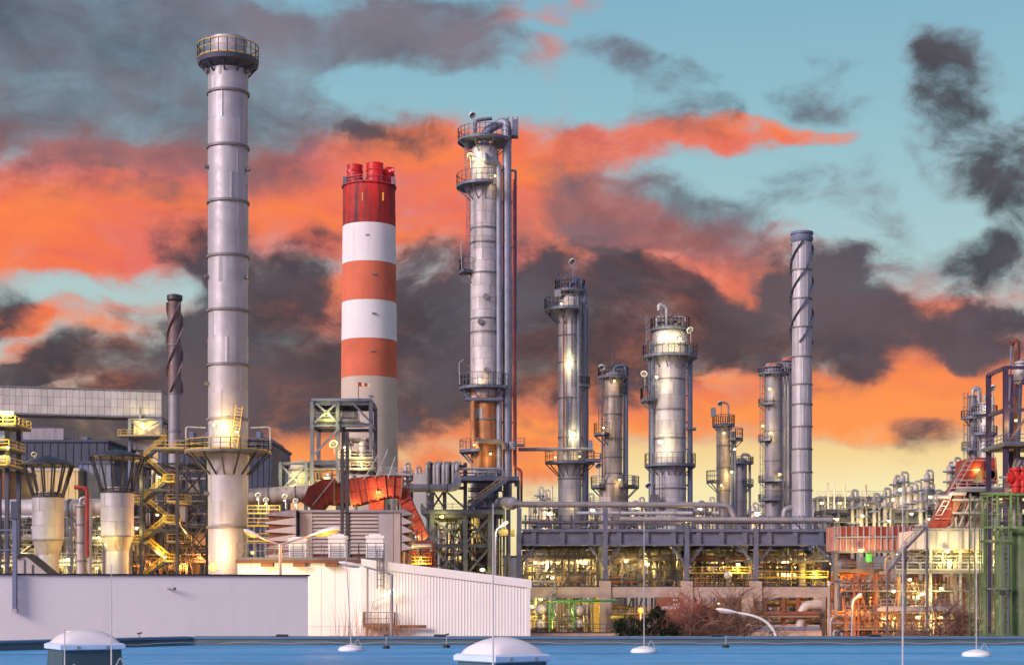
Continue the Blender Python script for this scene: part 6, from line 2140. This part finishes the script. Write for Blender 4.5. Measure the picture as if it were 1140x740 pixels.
for py in (556, 571):
    pipe(t, 'pipe', [P(1060, py, d - 1.8), P(1112, py, d - 1.8)], .22, 'pipe')
lamp(t, 1088.5, 523, d - .4, 260, (1, .62, .12), 'lit', 1.5, aim=P(1088.5, 523, d - 1.4))
lamp_light(t, P(1066, 560, d - 5), 900, (1, .72, .35))
pipe(t, 'bent_pipe', [P(1043, 553, d - 2), P(1057, 553, d - 2), P(1058, 549, d - 2), P(1075, 549, d - 2)], .35, 'pipe', .8)
t = far_tower(1095.5, 446, 262, 5.6, 'right of two short columns rising behind the red furnace', 'clad', ((460, -180, 0), (483, -180, 0)), group='columns behind the furnace')
ring_lamp(t, 1105, 432, 262, 447, 4.6, 1)
lamp(t, 1099, 452, 259, 350, WHT, 'lit_w', 1.4)
t = far_tower(1083, 437, 266, 4.2, 'left of two short columns rising behind the red furnace', 'clad_dark', ((465, -200, -20), (500, -180, 0)), group='columns behind the furnace')
pipe(t, 'gooseneck', [P(1083, 440, 264), P(1083, 434, 264), P(1089, 432, 264), P(1090, 450, 264)], .28, 'galv', .9)

# ---- panel band, floors and process bays below the furnace
d = 222.0
t = thing('right_process_block', 'lit open process floors below the furnace band', 'process unit', (PX(1070, d), d, 0))
xa, xb = PX(1018, d), PX(1116, d)
n = 8
for i in range(n):
    a, b = xa + (xb - xa) * i / n, xa + (xb - xa) * (i + 1) / n
    MB().box(a + .06, b - .06, d - .1, d + .1, PZ(611, d), PZ(590, d)).build('band_panel', M['beige'], t)
    bar(t, 'band_rib', (a, d - .2, PZ(612, d)), (a, d - .2, PZ(589, d)), .14, 'galv')
MB().box(xa, xb, d + .12, d + 9, PZ(611, d), PZ(590, d)).build('band_core', M['beige'], t)
bar(t, 'sill', (xa - .4, d - .3, PZ(588.6, d)), (xb, d - .3, PZ(588.6, d)), .3, 'galv', .22)
for px in (1035, 1068, 1085, 1109):
    bar(t, 'column', (PX(px, d), d - .4, 0), (PX(px, d), d - .4, PZ(590, d)), .34, 'galv', kind='i')
zf1, zf2 = PZ(638, d), PZ(679.5, d)
deck(t, PX(995, d), PX(1116, d), d - 1, d + 9, zf1, 'grey_steel', .45, 'galv', 'f')
deck(t, PX(975, d), PX(1065, d), d - 3, d + 8, zf2, 'gantry', .45, 'galv', 'f')
unit(t, PX(1000, d), PX(1112, d), d + 1, d + 8, zf1, PZ(612, d), 201, 9, 14, 1, 2, 6, ('pipe', 'sand', 'pipe_rust', 'dark_steel'), .5)
lattice(t, PX(1000, d), PX(1112, d), d - .2, d + 4, zf1, PZ(612, d), 171, 22, 'grey_steel', 1, 'galv')
lattice(t, PX(940, d), PX(1110, d), d - .6, d + 4, 0, zf1 - .5, 172, 44, 'brown', 4, 'grey_steel')
unit(t, PX(940, d), PX(1062, d), d + 1, d + 8, zf2, zf1 - .6, 202, 12, 20, 1, 2, 8, ('pipe', 'pipe_rust', 'brown', 'dark_steel', 'grey_steel'), .5)
unit(t, PX(935, d), PX(1110, d), d + 1, d + 8, 0, zf2 - .6, 203, 14, 26, 1, 3, 12, ('pipe', 'pipe_rust', 'brown', 'dark_steel', 'grey_steel'), .5)
for i in range(12):
    a, b = 1062 + i * 4.5, 1066.5 + i * 4.5
    MB().box(PX(a, d) + .02, PX(b, d) - .02, d + 2, d + 2.15, 0, zf1 - .05).build('ribbed_panel', M['beige'], t)
for px in (950, 975, 1000, 1030, 1062):
    bar(t, 'column', (PX(px, d), d - .5, 0), (PX(px, d), d - .5, zf1), .32, 'brown' if px < 980 else 'grey_steel', kind='i')
for px, py, pw in ((1055, 613.5, 900), (1101, 614.5, 900), (1027, 661, 700), (1013, 645, 350), (1048, 655, 500), (1022, 687, 700), (1048, 687, 700), (1102, 683, 700), (995, 658, 300)):
    lamp(t, px, py, d - 1.6, pw, (1, .78, .26), 'lit_w', 1.6)
for px, py, pw in ((1055, 625, 1800), (1095, 625, 1600), (1020, 660, 1600), (1035, 692, 1800), (985, 692, 1500), (1085, 690, 900)):
    lamp_light(t, P(px, py, d + 3), pw, (1, .72, .22), .5)
lamp_light(t, P(958, 685, d - 6), 2600, SOD, .6)
# stair up to the furnace
t = thing('furnace_stair', 'long grey outside stair climbing to the furnace floor', 'stair', (PX(1010, 215), 215, 0))
d = 215.0
for k, (a, b) in enumerate((((988, 638), (1008, 612)), ((1003, 616), (1032, 586)))):
    for sy in (0, 1.1):
        A, B = P(*a, d + k * 1.4 + sy), P(*b, d + k * 1.4 + sy)
        bar(t, 'stringer', A, B, .12, 'grey_steel', .35)
        mb = MB()
        for q in (.55, 1.1):
            mb.bar(A + Vector((0, 0, q)), B + Vector((0, 0, q)), .09)
        for i in range(6):
            p = A.lerp(B, i / 5)
            mb.bar(p, p + Vector((0, 0, 1.1)), .08)
        mb.build('handrail', M['galv'], t)
    A, B = P(*a, d + k * 1.4 + .55), P(*b, d + k * 1.4 + .55)
    for i in range(12):
        p = A.lerp(B, (i + .5) / 12)
        MB().box(p.x - .14, p.x + .14, p.y - .5, p.y + .5, p.z - .03, p.z + .03).build('tread', M['grating'], t)
for px, py in ((988, 638), (1008, 613), (1032, 587)):
    bar(t, 'post', (PX(px, d + 1), d + 1.2, 0), P(px, py, d + 1.2), .25, 'grey_steel')
# orange lit scaffold and grey tank beside the rack end
d = 238.0
t = thing('rack_end_bay', 'rusty pipe bay with green grey tank at the rack end', 'process unit', (PX(950, d), d, 0))
drum(t, P(936, 629, d), P(950, 629, d), .95, 'slate', 'tank', True, PZ(636, d))
deck(t, PX(931, d), PX(990, d), d - 1.5, d + 4, PZ(637, d), 'grey_steel', .3, 'grey_steel', 'f')
frame(t, [PX(937, d), PX(948, d), PX(972, d), PX(990, d)], [d, d + 7], [PZ(683, d), PZ(655, d), PZ(638, d)], 'orange', .35, .3, [(0, 0, 0), (2, 1, 0)])
unit(t, PX(932, d), PX(990, d), d + .5, d + 6, PZ(705, d), PZ(640, d), 211, 9, 14, 1, 1, 6, ('brown', 'pipe_rust', 'orange', 'pipe'), .5)
ladder(t, P(943, 705, d - 1), P(943, 640, d - 1), .6, 'orange', True)
for py in (681, 684.5):
    pipe(t, 'pipe', [P(925, py, d - 2), P(1000, py, d - 2)], .22, 'orange')
lamp(t, 967.5, 659.5, d - 2.5, 1400, SOD, 'lit_o', 2.6)
lamp(t, 956, 661, d - 2.5, 900, SOD, 'lit_o', 1.8)
lamp_light(t, P(950, 670, d - 5), 1600, SOD, .5)
MB().box(PX(965, 300), PX(1000, 300), 300, 306, 0, PZ(619, 300)).build('far_shed', M['gantry'], t)

# ---- green steelwork close by at the right edge
d = 150.0
t = thing('green_steelwork', 'green painted steel frame with solid flaking green panel', 'steel frame', (PX(1120, d), d, 0))
MB().box(PX(1125, d), PX(1190, d), d + .6, d + 5, 0, PZ(594, d)).build('green_panel', M['green'], t)
MB().box(PX(1125, d) - .1, PX(1190, d), d + .4, d + 5.2, PZ(594, d) + .004, PZ(588, d)).build('panel_head', M['green'], t)
for px, w in ((1110, .2), (1093, .11), (1099, .09), (1104.5, .09), (1125, .2)):
    bar(t, 'column', (PX(px, d), d, 0), (PX(px, d), d, PZ(549, d)), w, 'green', kind='i' if w > .2 else 'box')
    bar(t, 'column', (PX(px, d), d + 4, 0), (PX(px, d), d + 4, PZ(549, d)), w, 'green')
for py in (549, 603, 655, 706):
    bar(t, 'beam', P(1091, py, d - .2), P(1127, py, d - .2), .14, 'green', .16)
rails([(PX(1091, d), d - .3, PZ(603, d)), (PX(1127, d), d - .3, PZ(603, d))], .1, 1.0, .03, mid=False).build('toe_rail', M['green'], t)
rails([(PX(1093, d), d - .3, PZ(588, d)), (PX(1190, d), d - .3, PZ(588, d))], 1.3, 1.4, .03).build('railing', M['green'], t)
ladder(t, P(1119.5, 708, d - .1), P(1119.5, 592, d - .1), .5, 'blue_steel', False)
MB().box(PX(1112, d), PX(1118, d), d - .5, d - .1, PZ(662, d), PZ(656, d)).build('lock_box', M['dark_steel'], t)
MB().box(PX(1128, d), PX(1134, d), d + .45, d + .58, PZ(662, d), PZ(656, d)).build('lock_plate', M['green'], t)
for px in (1129.5, 1132):
    MB().box(PX(px, d), PX(px + 1.2, d), d + .40, d + .447, PZ(660.8, d), PZ(657.5, d)).build('keyhole', M['rubber'], t)
MB().box(PX(1108, d), PX(1190, d), d + .3, d + 4.6, PZ(551, d), PZ(548.5, d)).build('upper_deck', M['green'], t)
for px in (1129, 1136):
    pipe(t, 'riser', [P(px, 588, d + 2), P(px, 551.2, d + 2)], .2, 'pipe')
for px in (1133, 1142):
    bar(t, 'prop', P(px, 588, d + .6), P(px, 551.2, d + .6), .2, 'green')
unit(t, PX(1110, d), PX(1160, d), d + 1, d + 4, PZ(588, d), PZ(553, d), 91, 3, 6, 0, 1, 4, ('pipe', 'slate', 'pipe_rust'), .3)
# red tee pipes
t = thing('red_manifold', 'glossy red pipe manifold standing on the green steelwork', 'pipe manifold', P(1133, 548.4, d + 2))
pipe(t, 'header', [P(1121, 531.5, d + 2), P(1175, 531.5, d + 2)], .42, 'red', n=14)
for px in (1131, 1139, 1150):
    pipe(t, 'stub', [P(px, 548.4, d + 2), P(px, 521, d + 2)], .40, 'red', n=14)
    MB().lathe([(.40, -.12), (.58, -.12), (.58, .12), (.40, .12)], P(px, 522, d + 2), 16).build('flange', M['red'], t, True)
    MB().lathe([(.40, -.08), (.56, -.08), (.56, .08), (.40, .08)], P(px, 540, d + 2), 16).build('flange', M['red'], t, True)
MB().lathe([(.41, -.1), (.62, -.1), (.62, .1), (.41, .1)], P(1125, 531.5, d + 2), 16, (1, 0, 0)).build('flange', M['red'], t, True)
pipe(t, 'valve_stem', [P(1112, 531, d + 2), P(1121, 531.3, d + 2)], .12, 'galv')
lamp_light(t, P(1128, 560, d - 3), 260, WHT)
# dark frame tower above
d = 196.0
t = thing('dark_frame_tower', 'dark purple open steel tower with hooked vent pipe', 'tower', (PX(1130, d), d, 0))
M['plum'] = mat('dark_plum_steel', (.06, .04, .085), .5, .1, .25, .8, .4, (.12, .04, .03))
for px in (1119.5, 1146, 1172):
    for y_ in (d, d + 7):
        bar(t, 'column', (PX(px, d), y_, 0), (PX(px, d), y_, PZ(408, d)), .55, 'plum', kind='i')
for py in (409, 456, 497, 545):
    for y_ in (d, d + 7):
        bar(t, 'beam', P(1119.5, py, y_), P(1172, py, y_), .4, 'plum', .4)
    bar(t, 'beam', (PX(1119.5, d), d, PZ(py, d)), (PX(1119.5, d), d + 7, PZ(py, d)), .4, 'plum', .4)
for a, b in (((1121, 452), (1146, 412)), ((1121, 494), (1146, 460)), ((1121, 542), (1146, 500))):
    bar(t, 'brace', P(*a, d - .2), P(*b, d - .2), .25, 'plum')
deck(t, PX(1113, d), PX(1172, d), d - 2, d + 8, PZ(497, d), 'grey_steel', .25, 'blue_steel', 'fl')
pipe(t, 'vent_pipe', [P(1125, 381.5, d + 3), P(1131.5, 379, d + 3), P(1132, 395, d + 3), P(1132, 560, d + 3)], .42, 'brown', 1.0, 12)
pipe(t, 'riser', [P(1126, 385, d + 2), (PX(1126, d), d + 2, PZ(560, d))], .12, 'slate')
pipe(t, 'riser', [P(1137, 400, d + 2), (PX(1137, d), d + 2, PZ(560, d))], .25, 'slate')
drum(t, P(1136, 425, d + 2), P(1136, 405, d + 2), .8, 'clad', 'vessel', False)
drum(t, P(1134, 520, d + 2), P(1160, 520, d + 2), 1.3, 'clad', 'drum', True, PZ(545, d))
for px, py in ((1131, 468), (1133, 545)):
    lamp(t, px, py, d - 1, 350, WARM, 'lit_w', 1.2)

# ---- far units on the skyline
def skyline(label, px0, px1, py, d, seed, towers, ncol=6):
    t = thing('skyline_unit', label, 'process unit', (PX((px0 + px1) / 2, d), d, 0), 'far process units on the skyline')
    xs = [PX(px0 + (px1 - px0) * i / (ncol - 1), d) for i in range(ncol)]
    frame(t, xs, [d, d + 10], [PZ(590, d), PZ(py + 22, d), PZ(py, d)], 'grey_steel', .55, .6)
    lattice(t, xs[0], xs[-1], d - 1, d + 3, PZ(620, d), PZ(py - 2, d), seed + 50, int((px1 - px0) / 4), 'grey_steel', 2)
    unit(t, xs[0], xs[-1], d + 1, d + 9, PZ(615, d), PZ(py - 3, d), seed, 14, 22, 2, 5, 0, ('pipe', 'clad_warm', 'pipe', 'clad_dark', 'grey_steel'), 1.0)
    rails([(xs[0], d, PZ(py, d)), (xs[-1], d, PZ(py, d))], 1.4, 2.6, .08).build('railing', M['gantry'], t)
    for (px, yt, r) in towers:
        x, R_ = PX(px, d), r * d / F
        v = MB().lathe([(R_, 0), (R_, PZ(yt + 3, d)), (R_ * .6, PZ(yt + .8, d)), (0, PZ(yt, d))], (x, d - 1, 0), 16).build('tower', M['clad_warm'], t, True)
        for q in ((yt + 4 + r, yt + 13 + r * 1.7, yt + 34) if r > 1.6 else ()):
            MB().lathe([(R_, PZ(q, d) - .3), (R_ + .9, PZ(q, d) - .3), (R_ + .9, PZ(q, d)), (R_, PZ(q, d))], (x, d - 1, 0), 16).build('gallery', M['slate'], v)
        if r > 1.6:
            pipe(t, 'riser', [(x + R_ + .6, d - 1, 0), (x + R_ + .6, d - 1, PZ(yt - 2, d)), (x, d - 1, PZ(yt - 2, d)), (x, d - 1, PZ(yt + 1, d))], .28, 'pipe', 1)
    return t


t = skyline('far pale process unit between spiralled stack and red gallery', 910, 985, 553, 400, 301, ((921, 537, 1.0), (928, 537, 1.0), (940, 537, .7), (963, 539, 1.0)))
for px, py, pw in ((935, 560, 3000), (925, 572, 3000), (965, 562, 3000), (955, 572, 2500), (915, 560, 2000)):
    lamp(t, px, py, 396, pw * .35, (1, .8, .3), 'lit', 1.5)
t = skyline('far grey column group left of the red sloping duct', 990, 1062, 560, 380, 302, ((996, 532, 3), (1003, 528, 4), (1011, 540, 4), (1018, 538, 3.6), (1031, 526, 3.4), (1031, 540, 4.6), (1056, 517, 3.4), (1062, 512, 3), (1041, 548, 4)))
for px, py, pw in ((994, 556, 2500), (1036, 553, 2000), (1002, 545, 1800)):
    lamp(t, px, py, 374, pw * .35, (1, .85, .45), 'lit_w', 1.5)
pipe(t, 'pipe', [P(978, 585, 372), P(978, 556, 372), P(986, 554, 372)], .8, 'pipe', 1.5)
t = skyline('hazy pipe scaffold just behind the red faced gallery', 918, 1040, 567, 330, 311, ((948, 548, 2.2), (957, 556, 3.2), (972, 552, 2.2), (984, 546, 2.6), (1024, 550, 3)), 9)
for px, py, pw in ((932, 578, 700), (960, 574, 700), (990, 580, 700), (1015, 572, 700), (1035, 578, 500)):
    lamp(t, px, py, 326, pw, (1, .78, .3), 'lit_w', 1.4)
t = skyline('far lit process unit behind the slim tall column', 590, 672, 560, 420, 303, ((600, 545, 2), (607, 548, 3), (614, 540, 1.5), (655, 552, 3)))
for px, py, pw in ((603, 560, 5000), (612, 572, 4000), (660, 568, 4000)):
    lamp(t, px, py, 414, pw * .4, (1, .82, .35), 'lit_w', 1.8)
t = skyline('far lit process unit between wide column and small column', 690, 800, 566, 430, 304, ((705, 560, 3), (712, 556, 2), (778, 560, 3), (790, 556, 2)))
for px, py, pw in ((710, 565, 4000), (780, 566, 4000)):
    lamp(t, px, py, 424, pw * .4, (1, .82, .35), 'lit_w', 1.8)
t = skyline('far lit process unit behind the twin pink crowned columns', 812, 905, 572, 440, 305, ((838, 562, 3), (848, 556, 2), (866, 560, 3)))
for px, py, pw in ((826, 572, 4000), (843, 572, 5000), (874, 570, 4000), (916, 588, 3000)):
    lamp(t, px, py, 430, pw * .4, (1, .82, .35), 'lit_w', 2.4)
t = skyline('far pale process unit behind the thick lagged duct', 440, 480, 530, 420, 306, ((452, 518, 2), (464, 522, 2)), 4)
M['navy_dark'] = mat('charcoal_cladding', (.045, .045, .055), .7, 0, .15, .1)
t = hall('pale_tank_shed', 'pale flat shed far behind the pipe rack', 560, 960, 620, 480, 30, 'gantry', 'grey_steel', ribs=24)
t = hall('brown_shed', 'low brown shed behind the lit process floors', 925, 1180, 616, 330, 20, 'brown', 'grey_steel', ribs=18)
t = hall('grey_shed', 'low grey shed far behind the stair tower', -120, 330, 575, 380, 20, 'clad_dark', 'grey_steel', ribs=24)


# ================================================================== plants
def bare_tree(px, base_py, d, h, spread, seed, label, name='bare_shrub', levels=5, stems=5, m='bark', zb=0.0):
    rd = random.Random(seed)
    c_ = Vector((PX(px, d), d, zb))
    t = thing(name, label, 'shrub', c_)
    trunk, crown = MB(), MB()

    def grow(p, v, L, r, lv):
        q = p
        pts = [p]
        for i in range(3):
            v = (v + Vector((rd.gauss(0, .16), rd.gauss(0, .16), rd.gauss(.05, .1)))).normalized()
            q = q + v * L / 3
            pts.append(q)
        (trunk if lv <= 1 else crown).tube(pts, [r, r * .88, r * .76, r * .64], 5 if lv < 3 else 3, cap=False)
        if lv >= levels:
            return
        for i in range(rd.randint(2, 4) if lv else stems):
            k = pts[rd.randint(1, 3)]
            w = (v + Vector((rd.gauss(0, .55) * spread, rd.gauss(0, .55) * spread, rd.gauss(.02, .3)))).normalized()
            grow(k, w, L * rd.uniform(.6, .85), max(r * .56, .02), lv + 1)

    for i in range(stems):
        an = rd.random() * 6.28
        grow(c_ + Vector((rd.gauss(0, .5), rd.gauss(0, .5), 0)), Vector((cos(an) * .5 * spread, sin(an) * .5 * spread, 1)).normalized(), h * .34, h * .018, 0)
    trunk.build('trunk', M[m], t)
    crown.build('crown', M[m], t)
    return t


M['twig_red'] = mat('red_twig', (.34, .10, .065), .85, 0, .3, 3)
bare_tree(788, 720, 195, 15, 1.5, 4, 'wide bare brown shrub tangled before the concrete beam', stems=6)
bare_tree(826, 720, 190, 9, 1.6, 9, 'low bare shrub behind the curved lamp neck', stems=6)
bare_tree(750, 720, 198, 14, .9, 14, 'slim bare shrub with reddish twigs beside the notice board', m='twig_red', stems=4)
bare_tree(1068, 720, 185, 14, 1.2, 21, 'bare brown tree before the lit process floors', 'bare_tree', stems=4)
bare_tree(1015, 720, 188, 10, 1.0, 25, 'thin bare tree before the white railed balcony floor', 'bare_tree', stems=4)

mp = MT('pine_needle')
oi = mp.noise(1.5, off=2)
mp.p(mp.b.inputs['Base Color'], mp.mix(mp.rng(oi, .3, .7), (.012, .022, .012), (.05, .062, .025)))
mp.b.inputs['Roughness'].default_value = .7
M['pine'] = mp.m


def pine_bush(px, d, blobs, label, seed):
    rd = random.Random(seed)
    c_ = Vector((PX(px, d), d, 0))
    t = thing('pine_bush', label, 'bush', c_)
    tr, cr = MB(), MB()
    for (bx, by, r) in blobs:
        q = P(bx, by, d)
        tr.tube([c_ + Vector((rd.gauss(0, .3), rd.gauss(0, .3), 0)), (c_ + q) / 2 + Vector((0, 0, -.6)), q], [.16, .1, .05], 6)
        R_ = r * d / F
        for k in range(95):
            v = Vector((rd.gauss(0, 1), rd.gauss(0, 1), rd.gauss(0, 1))).normalized() * R_ * rd.uniform(.25, 1.0) ** .6
            v.z *= .85
            p = q + v
            ax = (v.normalized() * .5 + Vector((rd.gauss(0, .3), rd.gauss(0, .3), .8))).normalized()
            L = rd.uniform(.45, .8)
            for n_ in range(7):
                sd = (ax + Vector((rd.gauss(0, .55), rd.gauss(0, .55), rd.gauss(0, .4)))).normalized()
                w = sd.orthogonal().normalized() * .05
                b0 = p + ax * (n_ / 7 * L * .6)
                cr.add([b0 - w, b0 + w, b0 + sd * L * .55], [(0, 1, 2)])
    tr.build('trunk', M['bark'], t)
    cr.build('crown', M['pine'], t)


pine_bush(718, 190, [(696, 708, 11), (706, 699, 12), (716, 703, 13), (728, 692, 11), (740, 700, 12), (750, 704, 9), (722, 712, 14), (700, 716, 12), (733, 683, 7), (690, 698, 7), (744, 712, 12)], 'dark green pine bush before the sodium lamp', 7)

# tall dry grass in front of the hall
rd = random.Random(12)
gm = MB()
d = 84.0
for i in range(190):
    px = rd.gauss(418, 26)
    if not 378 < px < 462:
        continue
    y_ = d + rd.uniform(-3, 3)
    b0 = Vector((PX(px, d), y_, 6.2))
    h = 10 - 6.2 + (HY - rd.uniform(662, 709)) / F * d + (.7 if rd.random() < .1 else 0)
    tip = b0 + Vector((rd.gauss(0, .35), rd.gauss(0, .3), h))
    mid = b0.lerp(tip, .6) + Vector((rd.gauss(0, .1), 0, .1))
    w = Vector((.011, 0, 0))
    gm.add([b0 - w, b0 + w, mid + w * .8, tip, mid - w * .8], [(0, 1, 2, 3, 4)])
M['dry'] = mat('dry_grass', (.46, .20, .07), .8, 0, .3, 4)  # dry grass with orange lamplight put into its base colour
tag(gm.build('dry_grass', M['dry']), 'tall dry grass tinted orange like lamplight before the white hall', 'grass', None, 'stuff')
tag(MB().prism([(PX(340, 90), 74, 0), (PX(640, 90), 74, 0), (PX(640, 90), 96, 0), (PX(340, 90), 96, 0)], (0, 0, 6.25)).build('bank', M['asphalt']), kind='structure')
